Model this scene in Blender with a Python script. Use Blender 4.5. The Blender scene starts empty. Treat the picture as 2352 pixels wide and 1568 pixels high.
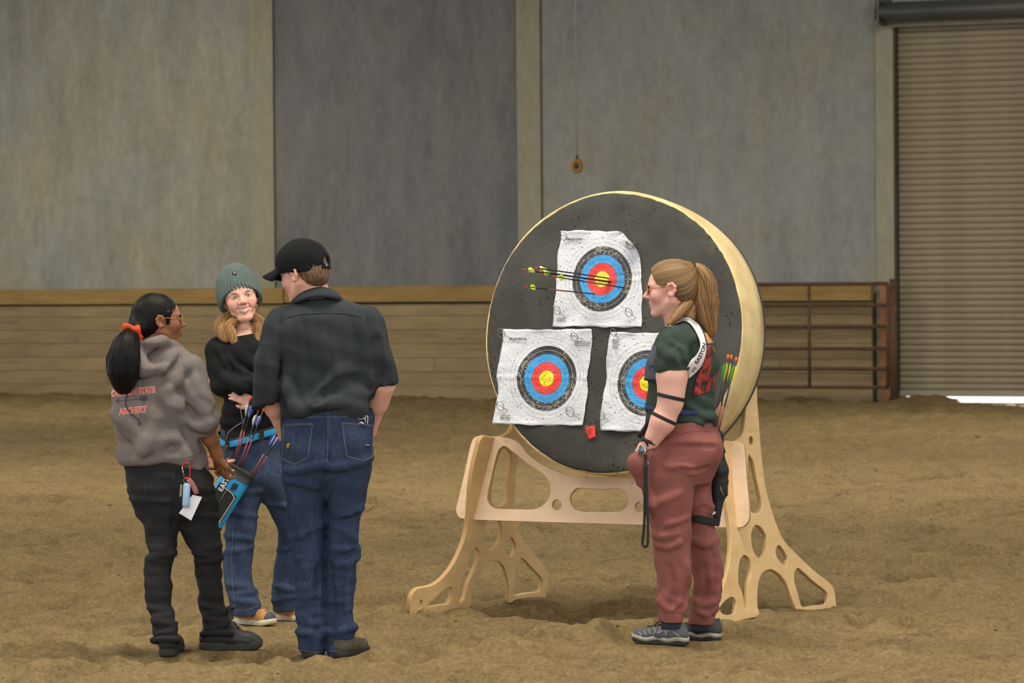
import bpy, bmesh, math, random
import numpy as np
from mathutils import Vector, Matrix
from mathutils.bvhtree import BVHTree

SC = bpy.context.scene
COL = SC.collection
RNG = random.Random(7)

# ------------------------------------------------------------------ camera
FPX = 8800.0                       # focal length in pixels of the 2352 x 1568 frame
W_PX, H_PX = 2352.0, 1568.0
CAM_H = 1.57
PITCH = math.atan(144.0 / FPX)
ROLL = 0.008
_F = Vector((0, math.cos(PITCH), -math.sin(PITCH)))
_R0 = Vector((1, 0, 0))
_U0 = Vector((0, math.sin(PITCH), math.cos(PITCH)))
_R = _R0 * math.cos(ROLL) - _U0 * math.sin(ROLL)
_U = _R0 * math.sin(ROLL) + _U0 * math.cos(ROLL)
CAM = Vector((0, 0, CAM_H))
cam_data = bpy.data.cameras.new('camera')
cam_data.sensor_width = 36.0
cam_data.lens = FPX * 36.0 / W_PX
cam_data.clip_end = 500
cam = bpy.data.objects.new('camera', cam_data)
COL.objects.link(cam)
m = Matrix((( _R.x, _U.x, -_F.x, CAM.x), (_R.y, _U.y, -_F.y, CAM.y), (_R.z, _U.z, -_F.z, CAM.z), (0, 0, 0, 1)))
cam.matrix_world = m
cam_data.dof.use_dof = True
cam_data.dof.focus_distance = 17.2
cam_data.dof.aperture_fstop = (cam_data.lens / 1000.0) / 0.016
SC.camera = cam

# ------------------------------------------------------------------ light
world = bpy.data.worlds.new('overcast_daylight')
SC.world = world
world.use_nodes = True
bg = world.node_tree.nodes['Background']
bg.inputs['Color'].default_value = (0.86, 0.93, 1.0, 1)
bg.inputs['Strength'].default_value = 2.1
sun_d = bpy.data.lights.new('sun', 'SUN'); sun_d.energy = 9.0; sun_d.angle = 0.02; sun_d.color = (1, 0.96, 0.9)
sun = bpy.data.objects.new('sun', sun_d); COL.objects.link(sun)
sun.rotation_euler = (math.radians(-48), 0, math.radians(-14))   # stands behind the far wall, lights the yard outside

def lamp(x, y, z, sx, sy, watt, color):
    d = bpy.data.lights.new('high_bay_lamp', 'AREA'); d.shape = 'RECTANGLE'; d.size = sx; d.size_y = sy
    d.energy = watt; d.color = color
    o = bpy.data.objects.new('high_bay_lamp', d); COL.objects.link(o); o.location = (x, y, z)
    return o
WARM = (1.0, 0.92, 0.76)
LAMP_Z = 7.4
for ly in (1, 15, 29):                              # rows of lamps under the arena roof
    for lx in (-9, 0, 9):
        lamp(lx, ly - 0.2 * lx, LAMP_Z, 5.0, 2.0, 620, WARM)
for lx in (-8, 6):
    lamp(lx, 42 - 0.48 * lx, LAMP_Z, 5.0, 2.0, 620, WARM)
vs = SC.view_settings
SC.display_settings.display_device = 'sRGB'
vs.view_transform = 'Standard'; vs.look = 'None'; vs.gamma = 1.0; vs.use_curve_mapping = False
vs.exposure = 0.0

SC.cycles.use_adaptive_sampling = True; SC.cycles.adaptive_threshold = 0.04; SC.cycles.max_bounces = 5; SC.cycles.diffuse_bounces = 3; SC.cycles.glossy_bounces = 3; SC.cycles.transmission_bounces = 4; SC.cycles.caustics_reflective = False; SC.cycles.caustics_refractive = False

# ------------------------------------------------------------------ measuring helpers
def ray(px, py):
    return _F + _R * ((px - W_PX / 2) / FPX) - _U * ((py - H_PX / 2) / FPX)
def P(px, py, d):
    r = ray(px, py)
    return CAM + r * (d / r.y)
def G(px, py, z=0.0):
    r = ray(px, py)
    return CAM + r * ((z - CAM.z) / r.z)
def on_plane(px, py, p0, n):
    r = ray(px, py)
    return CAM + r * ((p0 - CAM).dot(n) / r.dot(n))

# ------------------------------------------------------------------ materials
def lin(c):
    return tuple((x / 12.92 if x <= 0.04045 else ((x + 0.055) / 1.055) ** 2.4) for x in (v / 255.0 for v in c))
class NT:
    def __init__(s, name):
        s.m = bpy.data.materials.new(name); s.m.use_nodes = True
        s.t = s.m.node_tree; s.b = s.t.nodes['Principled BSDF']
    def n(s, kind, **kw):
        nd = s.t.nodes.new(kind)
        for k, v in kw.items(): setattr(nd, k, v)
        return nd
    def l(s, a, b): s.t.links.new(a, b)
    def coord(s, scale=(1, 1, 1), rot=(0, 0, 0), which='Object'):
        tc = s.n('ShaderNodeTexCoord'); mp = s.n('ShaderNodeMapping')
        s.l(tc.outputs[which], mp.inputs[0]); mp.inputs['Scale'].default_value = scale; mp.inputs['Rotation'].default_value = rot
        return mp.outputs[0]
    def noise(s, vec, scale, detail=4, rough=0.55):
        nd = s.n('ShaderNodeTexNoise'); s.l(vec, nd.inputs['Vector'])
        nd.inputs['Scale'].default_value = scale; nd.inputs['Detail'].default_value = detail; nd.inputs['Roughness'].default_value = rough
        return nd.outputs['Fac']
    def ramp(s, fac, stops, interp='LINEAR'):
        r = s.n('ShaderNodeValToRGB'); s.l(fac, r.inputs[0]); e = r.color_ramp.elements; r.color_ramp.interpolation = interp
        while len(e) < len(stops): e.new(0.5)
        for el, (p, c) in zip(e, stops):
            el.position = p; el.color = (*c, 1) if len(c) == 3 else c
        return r.outputs[0]
    def mix(s, fac, a, b, mode='MIX'):
        mx = s.n('ShaderNodeMix', data_type='RGBA', blend_type=mode)
        for sock, v in ((mx.inputs[0], fac), (mx.inputs[6], a), (mx.inputs[7], b)):
            if hasattr(v, 'links'): s.l(v, sock)
            elif isinstance(v, (int, float)): sock.default_value = v
            else: sock.default_value = (*v, 1)
        return mx.outputs[2]
    def math(s, op, a, b=None, c=None):
        nd = s.n('ShaderNodeMath', operation=op)
        for i, v in enumerate((a, b, c)):
            if v is None: continue
            if hasattr(v, 'links'): s.l(v, nd.inputs[i])
            else: nd.inputs[i].default_value = v
        return nd.outputs[0]
    def bump(s, h, strength=0.3, dist=0.01):
        bp = s.n('ShaderNodeBump'); s.l(h, bp.inputs['Height']); bp.inputs['Strength'].default_value = strength; bp.inputs['Distance'].default_value = dist
        s.l(bp.outputs[0], s.b.inputs['Normal'])
    def base(s, v):
        if hasattr(v, 'links'): s.l(v, s.b.inputs['Base Color'])
        else: s.b.inputs['Base Color'].default_value = (*v, 1)
    def rough(s, v): s.b.inputs['Roughness'].default_value = v
    def spec(s, v): s.b.inputs['Specular IOR Level'].default_value = v

def plain(name, rgb, rough=0.6, var=0.12, scale=30, bump=0.0, metal=0.0, spec=0.4, bdist=0.003):
    t = NT(name); c = lin(rgb)
    nz = t.noise(t.coord(), scale, 4)
    lo = tuple(x * (1 - var) for x in c); hi = tuple(min(1, x * (1 + var)) for x in c)
    t.base(t.ramp(nz, [(0.3, lo), (0.7, hi)])); t.rough(rough); t.spec(spec)
    t.b.inputs['Metallic'].default_value = metal
    if bump: t.bump(nz, bump, bdist)
    return t.m
def cloth(name, rgb, rgb2=None, rough=0.9, weave=900, patch=7, bump=0.15, sheen=0.0):
    """woven or knitted cloth: broad fading, fine thread speckle"""
    t = NT(name); c = lin(rgb); c2 = lin(rgb2) if rgb2 else tuple(x * 0.8 for x in c)
    v = t.coord()
    a = t.noise(v, patch, 3); b = t.noise(v, weave, 2)
    base = t.ramp(a, [(0.3, c2), (0.7, c)])
    t.base(t.mix(0.22, base, t.ramp(b, [(0.3, (0.0, 0.0, 0.0)), (0.7, tuple(min(1, x * 2) for x in c))])))
    t.rough(rough); t.spec(0.2); t.bump(t.math('ADD', b, t.math('MULTIPLY', t.noise(v, 60, 3), 2.0)), bump, 0.002)
    if sheen: t.b.inputs['Sheen Weight'].default_value = sheen
    return t.m
def attr_mat(name, rough=0.5, spec=0.4, sss=0.0, bump=0.0, bscale=300, var=0.06):
    t = NT(name)
    at = t.n('ShaderNodeAttribute'); at.attribute_name = 'Col'
    nz = t.noise(t.coord(), bscale * 0.3, 3)
    t.base(t.mix(1.0, at.outputs['Color'], t.ramp(nz, [(0.3, (1 - var,) * 3), (0.7, (1, 1, 1))]), 'MULTIPLY'))
    t.rough(rough); t.spec(spec)
    if sss:
        t.b.inputs['Subsurface Weight'].default_value = sss; t.b.inputs['Subsurface Radius'].default_value = (0.012, 0.005, 0.003)
        t.b.inputs['Subsurface Scale'].default_value = 0.6
    if bump: t.bump(t.noise(t.coord(), bscale, 3), bump, 0.001)
    return t.m

# ------------------------------------------------------------------ objects
def prop(o, label=None, cat=None, group=None, kind=None):
    if label: o['label'] = label
    if cat: o['category'] = cat
    if group: o['group'] = group
    if kind: o['kind'] = kind
    return o
def empty(name, loc=(0, 0, 0)):
    o = bpy.data.objects.new(name, None); COL.objects.link(o); o.location = loc; o.empty_display_size = 0.1
    return o
def link(name, me, mat, parent=None, smooth=False):
    o = bpy.data.objects.new(name, me); COL.objects.link(o)
    if mat is not None and not me.materials: me.materials.append(mat)
    if parent is not None:
        o.parent = parent; o.matrix_parent_inverse = parent_world(parent).inverted()
    if smooth and len(me.polygons): me.polygons.foreach_set('use_smooth', np.ones(len(me.polygons), bool))
    return o
def parent_world(o):
    mw = o.matrix_basis.copy()
    while o.parent is not None:
        mw = o.parent.matrix_basis @ o.matrix_parent_inverse @ mw if False else (parent_world(o.parent) @ o.matrix_parent_inverse @ o.matrix_basis)
        return mw
    return mw
def mesh_np(name, V, Q, mat, parent=None, smooth=True, col=None, center=True):
    """V (n,3) world coordinates, Q (m,4) or (m,3); the object's origin goes to the middle of its base"""
    V = np.asarray(V, float); Q = np.asarray(Q, np.int64)
    off = np.zeros(3)
    if center and len(V):
        lo, hi = V.min(0), V.max(0); off = np.array([(lo[0] + hi[0]) / 2, (lo[1] + hi[1]) / 2, lo[2]])
    me = bpy.data.meshes.new(name)
    me.vertices.add(len(V)); me.vertices.foreach_set('co', (V - off).astype(np.float32).ravel())
    k = Q.shape[1]
    me.loops.add(Q.size); me.loops.foreach_set('vertex_index', Q.astype(np.int32).ravel())
    me.polygons.add(len(Q)); me.polygons.foreach_set('loop_start', np.arange(0, Q.size, k, dtype=np.int32))
    if col is not None:
        a = me.attributes.new('Col', 'FLOAT_COLOR', 'POINT')
        c4 = np.ones((len(V), 4), np.float32); c4[:, :3] = col
        a.data.foreach_set('color', c4.ravel())
    me.update(calc_edges=True); me.validate()
    o = link(name, me, mat, None, smooth)
    o.location = off
    if parent is not None:
        o.parent = parent; o.matrix_parent_inverse = parent_world(parent).inverted()
    return o
def mesh_py(name, V, Fs, mat, parent=None, smooth=False, center=True):
    V = [Vector(v) for v in V]
    off = Vector((0, 0, 0))
    if center and V:
        xs = [v.x for v in V]; ys = [v.y for v in V]; zs = [v.z for v in V]
        off = Vector(((min(xs) + max(xs)) / 2, (min(ys) + max(ys)) / 2, min(zs)))
    me = bpy.data.meshes.new(name); me.from_pydata([v - off for v in V], [], Fs); me.validate(); me.update()
    o = link(name, me, mat, None, smooth); o.location = off
    if parent is not None:
        o.parent = parent; o.matrix_parent_inverse = parent_world(parent).inverted()
    return o
def merge(parts):
    V, Fs = [], []
    for v, f in parts:
        n = len(V); V += list(v); Fs += [tuple(i + n for i in ff) for ff in f]
    return V, Fs
def box_vf(o, ex, ey, ez):
    """box from corner o and three edge vectors"""
    o, ex, ey, ez = map(Vector, (o, ex, ey, ez))
    V = [o, o + ex, o + ex + ey, o + ey, o + ez, o + ex + ez, o + ex + ey + ez, o + ey + ez]
    Fs = [(0, 3, 2, 1), (4, 5, 6, 7), (0, 1, 5, 4), (1, 2, 6, 5), (2, 3, 7, 6), (3, 0, 4, 7)]
    if ex.cross(ey).dot(ez) < 0: Fs = [tuple(reversed(f)) for f in Fs]
    return V, Fs
def tube_vf(pts, rad, seg=8, cap=True, flat=None, closed=False):
    """swept tube; rad number or list; flat=(w,t,up) gives a ribbon section"""
    pts = [Vector(p) for p in pts]; n = len(pts)
    rad = [rad] * n if isinstance(rad, (int, float)) else list(rad)
    V, Fs = [], []
    prev = None
    for i, p in enumerate(pts):
        if closed: t = (pts[(i + 1) % n] - pts[i - 1])
        else: t = pts[min(i + 1, n - 1)] - pts[max(i - 1, 0)]
        t.normalize()
        if flat is not None: ref = flat[2][i] if isinstance(flat[2], list) else Vector(flat[2])
        else: ref = prev if prev is not None else (Vector((0, 0, 1)) if abs(t.z) < 0.9 else Vector((1, 0, 0)))
        a = (ref - t * ref.dot(t)); a = a.normalized() if a.length > 1e-6 else t.orthogonal().normalized()
        prev = a; b = t.cross(a)
        for k in range(seg):
            an = 2 * math.pi * (k + 0.5) / seg
            if flat is not None:
                ca, sa = math.cos(an), math.sin(an)
                ex = 0.35
                V.append(p + b * (flat[0] / 2 * math.copysign(abs(ca) ** ex, ca)) + a * (flat[1] / 2 * math.copysign(abs(sa) ** ex, sa)))
            else:
                V.append(p + (a * math.cos(an) + b * math.sin(an)) * rad[i])
    m_ = n if closed else n - 1
    for i in range(m_):
        for k in range(seg):
            i2 = (i + 1) % n
            Fs.append((i * seg + k, i * seg + (k + 1) % seg, i2 * seg + (k + 1) % seg, i2 * seg + k))
    if cap and not closed:
        Fs.append(tuple(reversed(range(seg)))); Fs.append(tuple(range((n - 1) * seg, n * seg)))
    return V, Fs
def smooth_path(pts, sub=6, closed=False):
    pts = [Vector(p) for p in pts]; n = len(pts); out = []
    if n < 3: return pts
    rng = range(n) if closed else range(n - 1)
    for i in rng:
        if closed: p0, p1, p2, p3 = pts[i - 1], pts[i], pts[(i + 1) % n], pts[(i + 2) % n]
        else: p0, p1, p2, p3 = pts[max(i - 1, 0)], pts[i], pts[i + 1], pts[min(i + 2, n - 1)]
        for k in range(sub):
            t = k / sub
            out.append(0.5 * ((2 * p1) + (p2 - p0) * t + (2 * p0 - 5 * p1 + 4 * p2 - p3) * t * t + (3 * p1 - p0 - 3 * p2 + p3) * t ** 3))
    if not closed: out.append(pts[-1])
    return out
def tube(name, pts, rad, mat, parent=None, seg=8, sub=0, flat=None, closed=False):
    if sub: pts = smooth_path(pts, sub, closed)
    V, Fs = tube_vf(pts, rad if isinstance(rad, (int, float)) or len(rad) == len(pts) else list(np.interp(np.linspace(0, 1, len(pts)), np.linspace(0, 1, len(rad)), rad)), seg, True, flat, closed)
    return mesh_py(name, V, Fs, mat, parent, True)
def sheet(name, loops, frame, thick, mat, parent=None, bevel=0.0):
    """flat board with holes: loops of (a, b) in the frame (origin, ea, eb), thickness centred on it"""
    cu = bpy.data.curves.new(name, 'CURVE'); cu.dimensions = '2D'; cu.fill_mode = 'BOTH'
    cu.extrude = thick / 2 - bevel; cu.bevel_depth = bevel; cu.bevel_resolution = 0
    for lp in loops:
        sp = cu.splines.new('POLY'); sp.points.add(len(lp) - 1); sp.use_cyclic_u = True
        for pt, (a, b) in zip(sp.points, lp): pt.co = (a, b, 0, 1)
    tmp = bpy.data.objects.new('tmp', cu); COL.objects.link(tmp)
    dg = bpy.context.evaluated_depsgraph_get()
    me = bpy.data.meshes.new_from_object(tmp.evaluated_get(dg)); me.name = name
    bpy.data.objects.remove(tmp); bpy.data.curves.remove(cu)
    o_, ea, eb = frame
    en = ea.cross(eb).normalized()
    me.materials.clear()
    o = link(name, me, mat)
    o.matrix_basis = Matrix(((ea.x, eb.x, en.x, o_.x), (ea.y, eb.y, en.y, o_.y), (ea.z, eb.z, en.z, o_.z), (0, 0, 0, 1)))
    if parent is not None:
        o.parent = parent; o.matrix_parent_inverse = parent_world(parent).inverted()
    return o
def text_mesh(txt, size, bold=0.0, sub=True):
    cu = bpy.data.curves.new('txt', 'FONT'); cu.body = txt; cu.size = size; cu.offset = bold; cu.resolution_u = 3
    cu.align_x = 'CENTER'; cu.align_y = 'CENTER'
    tmp = bpy.data.objects.new('tmp', cu); COL.objects.link(tmp)
    dg = bpy.context.evaluated_depsgraph_get()
    me = bpy.data.meshes.new_from_object(tmp.evaluated_get(dg))
    bpy.data.objects.remove(tmp); bpy.data.curves.remove(cu)
    bm = bmesh.new(); bm.from_mesh(me)
    if sub:
        bmesh.ops.triangulate(bm, faces=bm.faces[:])
        for _ in range(3):
            ed = [e for e in bm.edges if e.calc_length() > size * 0.18]
            if not ed: break
            bmesh.ops.subdivide_edges(bm, edges=ed, cuts=1, use_grid_fill=False)
            bmesh.ops.triangulate(bm, faces=bm.faces[:])
    V = [v.co.copy() for v in bm.verts]; bm.verts.index_update()
    Fs = [tuple(v.index for v in f.verts) for f in bm.faces]; bm.free(); bpy.data.meshes.remove(me)
    return V, Fs
def bvh_of(o):
    me = o.data; mw = parent_world(o)
    return BVHTree.FromPolygons([mw @ v.co for v in me.vertices], [tuple(p.vertices) for p in me.polygons])
def decal(name, V2, Fs, origin, eu, ev, bvh, mat, parent, lift=0.002, thick=0.0015, push=0.5):
    """print a flat outline (u, v in metres) onto a curved surface, seen along -normal"""
    en = eu.cross(ev).normalized()
    out = []
    for v in V2:
        p = origin + eu * v[0] + ev * v[1] + en * push
        hit = bvh.ray_cast(p, -en, push * 3)
        out.append((hit[0] + en * lift) if hit[0] is not None else None)
    good = [q for q in out if q is not None]
    if not good: return None
    Fs = [f for f in Fs if all(out[i] is not None for i in f)]
    Fs = [f for f in Fs if max((out[f[i]] - out[f[i - 1]]).length for i in range(len(f))) < 0.05]
    out = [q if q is not None else good[0] for q in out]
    used = sorted({i for f in Fs for i in f}); mp = {u: k for k, u in enumerate(used)}
    return mesh_py(name, [out[i] for i in used], [tuple(mp[i] for i in f) for f in Fs], mat, parent, True)
# ------------------------------------------------------------------ sculpting: smooth unions of shapes turned into one skin
def smin(a, b, k):
    if k <= 0: return np.minimum(a, b)
    h = np.clip(0.5 + 0.5 * (b - a) / k, 0, 1)
    return b + (a - b) * h - k * h * (1 - h)
def nvec(v): return np.array([v[0], v[1], v[2]], float)
class Vol:
    def __init__(s, lo, hi, vox, focus=(), fine=None):
        s.ax = []
        for a in range(3):
            pts = [lo[a]]
            while pts[-1] < hi[a]:
                x = pts[-1]; st = vox
                for flo, fhi in focus:
                    if flo[a] - 0.01 <= x <= fhi[a] + 0.005: st = fine
                pts.append(x + st)
            s.ax.append(np.array(pts))
        s.D = np.full([len(a) for a in s.ax], 0.3, np.float32)
    def _sl(s, lo, hi):
        r = []
        for a in range(3):
            i0 = max(0, np.searchsorted(s.ax[a], lo[a]) - 1); i1 = min(len(s.ax[a]), np.searchsorted(s.ax[a], hi[a]) + 1)
            r.append(slice(i0, max(i1, i0)))
        return tuple(r)
    def put(s, fn, lo, hi, k, op):
        mg = k + 0.012
        sl = s._sl(np.asarray(lo) - mg, np.asarray(hi) + mg)
        X = s.ax[0][sl[0]].astype(np.float32)[:, None, None]; Y = s.ax[1][sl[1]].astype(np.float32)[None, :, None]; Z = s.ax[2][sl[2]].astype(np.float32)[None, None, :]
        if X.size == 0 or Y.size == 0 or Z.size == 0: return
        d = fn(X, Y, Z).astype(np.float32)
        if op == 'add': s.D[sl] = smin(s.D[sl], d, k)
        else: s.D[sl] = -smin(-s.D[sl], d, k)
    def cone(s, a, b, ra, rb=None, k=0.01, op='add', cut=None, flat=None):
        """limb segment; cut='b' ends it flat at b; flat=(dir, factor) squeezes it along a direction"""
        a, b = nvec(a), nvec(b); rb = ra if rb is None else rb
        ab = b - a; L2 = ab @ ab + 1e-12; L = math.sqrt(L2)
        r = max(ra, rb); lo = np.minimum(a, b) - r; hi = np.maximum(a, b) + r
        def fn(X, Y, Z):
            px, py, pz = X - a[0], Y - a[1], Z - a[2]
            t = (px * ab[0] + py * ab[1] + pz * ab[2]) / L2
            tc = np.clip(t, 0, 1)
            qx, qy, qz = px - tc * ab[0], py - tc * ab[1], pz - tc * ab[2]
            q2 = qx * qx + qy * qy + qz * qz
            if flat is not None:
                fd = nvec(flat[0]); fd /= np.linalg.norm(fd)
                w = qx * fd[0] + qy * fd[1] + qz * fd[2]
                q2 = q2 + w * w * (flat[1] ** 2 - 1)
            d = np.sqrt(q2) - (ra + (rb - ra) * tc)
            if cut and 'b' in cut: d = np.maximum(d, (t - 1) * L)
            if cut and 'a' in cut: d = np.maximum(d, -t * L)
            return d
        s.put(fn, lo, hi, k, op)
    def chain(s, pts, rad, k=0.01, op='add', **kw):
        for i in range(len(pts) - 1): s.cone(pts[i], pts[i + 1], rad[i], rad[i + 1], k, op, **kw)
    def ell(s, c, r, M=None, k=0.01, op='add'):
        c = nvec(c); r = np.asarray(r, float)
        M = np.eye(3) if M is None else np.asarray(M, float)      # rows: local axes
        ext = np.sqrt(((M * r[:, None]) ** 2).sum(0)); mr = r.min()
        def fn(X, Y, Z):
            p = (X - c[0], Y - c[1], Z - c[2]); q2 = 0
            for i in range(3): q2 = q2 + ((p[0] * M[i, 0] + p[1] * M[i, 1] + p[2] * M[i, 2]) / r[i]) ** 2
            q = np.sqrt(q2)
            return (q - 1) * mr
        s.put(fn, c - ext, c + ext, k, op)
    def zloft(s, rows, k=0.01, op='add', ang=0.0, sq=2.0, cap=True):
        """upright body from stacked sections: rows of (z, cx, cy, rx, ry); ang turns the sections about z"""
        R = sorted(rows, key=lambda q: q[0]); A = np.array(R, float)
        zz = np.linspace(A[0, 0], A[-1, 0], 240)
        def interp(j):
            x, y = A[:, 0], A[:, j]
            h = np.diff(x); dl = np.diff(y) / h; m_ = np.zeros(len(x))
            m_[0], m_[-1] = dl[0], dl[-1]
            for i in range(1, len(x) - 1):
                m_[i] = 0 if dl[i - 1] * dl[i] <= 0 and False else (dl[i - 1] * h[i] + dl[i] * h[i - 1]) / (h[i] + h[i - 1])
            idx = np.clip(np.searchsorted(x, zz) - 1, 0, len(h) - 1); t = (zz - x[idx]) / h[idx]; hh = h[idx]
            return (2 * t ** 3 - 3 * t ** 2 + 1) * y[idx] + (t ** 3 - 2 * t ** 2 + t) * hh * m_[idx] + (-2 * t ** 3 + 3 * t ** 2) * y[idx + 1] + (t ** 3 - t ** 2) * hh * m_[idx + 1]
        T = [interp(j) for j in range(1, 5)]
        ca, sa = math.cos(ang), math.sin(ang)
        rm = max(A[:, 3].max(), A[:, 4].max()) * 1.1
        lo = (A[:, 1].min() - rm, A[:, 2].min() - rm, A[0, 0]); hi = (A[:, 1].max() + rm, A[:, 2].max() + rm, A[-1, 0])
        def fn(X, Y, Z):
            z = Z.ravel(); cx, cy, rx, ry = (np.interp(z, zz, t).astype(np.float32)[None, None, :] for t in T)
            rx = np.maximum(rx, 1e-3); ry = np.maximum(ry, 1e-3)
            u = (X - cx) * ca + (Y - cy) * sa; v = -(X - cx) * sa + (Y - cy) * ca
            q = (np.abs(u / rx) ** sq + np.abs(v / ry) ** sq) ** (1.0 / sq)
            d = (q - 1) * np.minimum(rx, ry)
            if cap: d = np.maximum(d, np.maximum(Z - A[-1, 0], A[0, 0] - Z))
            return d
        s.put(fn, lo, hi, k, op)
    def plane(s, p, n):
        """cut away everything on the side the normal points to"""
        p, n = nvec(p), nvec(n); n = n / np.linalg.norm(n)
        d = (s.ax[0][:, None, None] - p[0]) * n[0] + (s.ax[1][None, :, None] - p[1]) * n[1] + (s.ax[2][None, None, :] - p[2]) * n[2]
        s.D = np.maximum(s.D, d.astype(np.float32))
    def near(s, w=0.03):
        i, j, k = np.nonzero(np.abs(s.D) < w)
        return i, j, k, np.stack([s.ax[0][i], s.ax[1][j], s.ax[2][k]], 1)
    def ripple(s, amp, freq, seed, stretch=(1, 1, 1), ridge=False, mask=None, waves=7, rot=None):
        """cloth folds / lock grooves: a sum of waves, longer along the stretched axes"""
        i, j, k, p = s.near(amp * 2 + 0.02)
        if len(i) == 0: return
        rs = np.random.RandomState(seed); q = p if rot is None else p @ np.asarray(rot).T
        acc = np.zeros(len(p))
        for _ in range(waves):
            kv = rs.normal(size=3); kv *= freq * rs.uniform(0.6, 1.5) / np.linalg.norm(kv); kv /= np.asarray(stretch, float)
            warp = 0.5 * np.sin(q @ (rs.normal(size=3) * freq * 0.35 / np.asarray(stretch)) + rs.uniform(0, 6.3))
            acc += np.sin(q @ kv * 2 * math.pi + rs.uniform(0, 6.3) + 2.2 * warp)
        acc /= math.sqrt(waves / 2)
        if ridge: acc = 1.0 - 1.6 * np.abs(acc)
        w = amp if mask is None else amp * mask(p)
        s.D[i, j, k] -= (acc * w).astype(np.float32)
    def disp(s, fn, w=0.03):
        i, j, k, p = s.near(w)
        s.D[i, j, k] -= fn(p).astype(np.float32)
    def hit(s, px, py):
        """first point of the shape met by the sight line through a pixel"""
        r = ray(px, py); y = np.arange(s.ax[1][0], s.ax[1][-1], 0.003); t = y / r.y
        X = CAM.x + r.x * t; Z = CAM.z + r.z * t
        i = np.clip(np.searchsorted(s.ax[0], X), 0, len(s.ax[0]) - 1); j = np.clip(np.searchsorted(s.ax[1], y), 0, len(s.ax[1]) - 1); k = np.clip(np.searchsorted(s.ax[2], Z), 0, len(s.ax[2]) - 1)
        w = np.nonzero(s.D[i, j, k] < 0)[0]
        return None if len(w) == 0 else (X[w[0]], y[w[0]], Z[w[0]])
    def fold(s, pts, r, per, valley=False, k=0.022, amt=0.5):
        """crease (ridge or valley) lying on the cloth along a path of pixels"""
        Q = smooth_path([Vector((x, y, 0)) for x, y in pts], 4) if len(pts) > 2 else [Vector((pts[0][0] + (pts[1][0] - pts[0][0]) * t, pts[0][1] + (pts[1][1] - pts[0][1]) * t, 0)) for t in np.linspace(0, 1, 6)]
        hs = [s.hit(q.x, q.y) for q in Q]; r = r / per.s; n = len(Q); C = []
        for q, h in enumerate(hs):
            if h is None: continue
            e = math.sin(math.pi * (q + 0.6) / (n + 0.2)) ** 0.6
            C.append((np.array((h[0], h[1] + (r * (1 - amt * e) if not valley else -r * (1 - amt * e)), h[2])), r))
        for (a, ra), (b, rb) in zip(C[:-1], C[1:]): s.cone(a, b, ra, rb, k if not valley else k * 0.6, 'sub' if valley else 'add')
    def mesh(s):
        D = s.D; S = D < 0
        nx, ny, nz = D.shape
        cnt = np.zeros((nx - 1, ny - 1, nz - 1), np.uint8)
        for a in (0, 1):
            for b in (0, 1):
                for c in (0, 1): cnt += S[a:nx - 1 + a, b:ny - 1 + b, c:nz - 1 + c]
        act = (cnt > 0) & (cnt < 8)
        I, J, K = np.nonzero(act); n = len(I)
        idx = np.full(act.shape, -1, np.int32); idx[I, J, K] = np.arange(n)
        ax, ay, az = s.ax
        acc = np.zeros((n, 3)); w = np.zeros(n)
        cor = {}
        for a in (0, 1):
            for b in (0, 1):
                for c in (0, 1): cor[a, b, c] = D[I + a, J + b, K + c]
        for (c0, c1) in [((a, b, c), tuple(v + (1 if q == ax_ else 0) for q, v in enumerate((a, b, c)))) for a in (0, 1) for b in (0, 1) for c in (0, 1) for ax_ in range(3) if (a, b, c)[ax_] == 0]:
            d0, d1 = cor[c0], cor[c1]; mk = (d0 < 0) != (d1 < 0)
            if not mk.any(): continue
            t = d0[mk] / (d0[mk] - d1[mk]); i, j, k = I[mk], J[mk], K[mk]
            p0 = np.stack([ax[i + c0[0]], ay[j + c0[1]], az[k + c0[2]]], 1); p1 = np.stack([ax[i + c1[0]], ay[j + c1[1]], az[k + c1[2]]], 1)
            acc[mk] += p0 + (p1 - p0) * t[:, None]; w[mk] += 1
        V = acc / w[:, None]
        Q = []
        e = S[:-1] != S[1:]; i, j, k = np.nonzero(e[:, 1:-1, 1:-1]); j += 1; k += 1
        q = np.stack([idx[i, j - 1, k - 1], idx[i, j, k - 1], idx[i, j, k], idx[i, j - 1, k]], 1); f = ~S[i, j, k]; q[f] = q[f][:, ::-1]; Q.append(q)
        e = S[:, :-1] != S[:, 1:]; i, j, k = np.nonzero(e[1:-1, :, 1:-1]); i += 1; k += 1
        q = np.stack([idx[i - 1, j, k - 1], idx[i - 1, j, k], idx[i, j, k], idx[i, j, k - 1]], 1); f = ~S[i, j, k]; q[f] = q[f][:, ::-1]; Q.append(q)
        e = S[:, :, :-1] != S[:, :, 1:]; i, j, k = np.nonzero(e[1:-1, 1:-1, :]); i += 1; j += 1
        q = np.stack([idx[i - 1, j - 1, k], idx[i, j - 1, k], idx[i, j, k], idx[i - 1, j, k]], 1); f = ~S[i, j, k]; q[f] = q[f][:, ::-1]; Q.append(q)
        return V, np.concatenate(Q)
def relax(V, Q, it=1, lam=0.5):
    """even out the skin a little"""
    E = np.concatenate([Q[:, [0, 1]], Q[:, [1, 2]], Q[:, [2, 3]], Q[:, [3, 0]]]); E = np.concatenate([E, E[:, ::-1]])
    deg = np.bincount(E[:, 0], minlength=len(V))[:, None].astype(float); deg[deg == 0] = 1
    for _ in range(it):
        S = np.stack([np.bincount(E[:, 0], weights=V[E[:, 1], a], minlength=len(V)) for a in range(3)], 1)
        V = V + lam * (S / deg - V)
    return V
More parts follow.
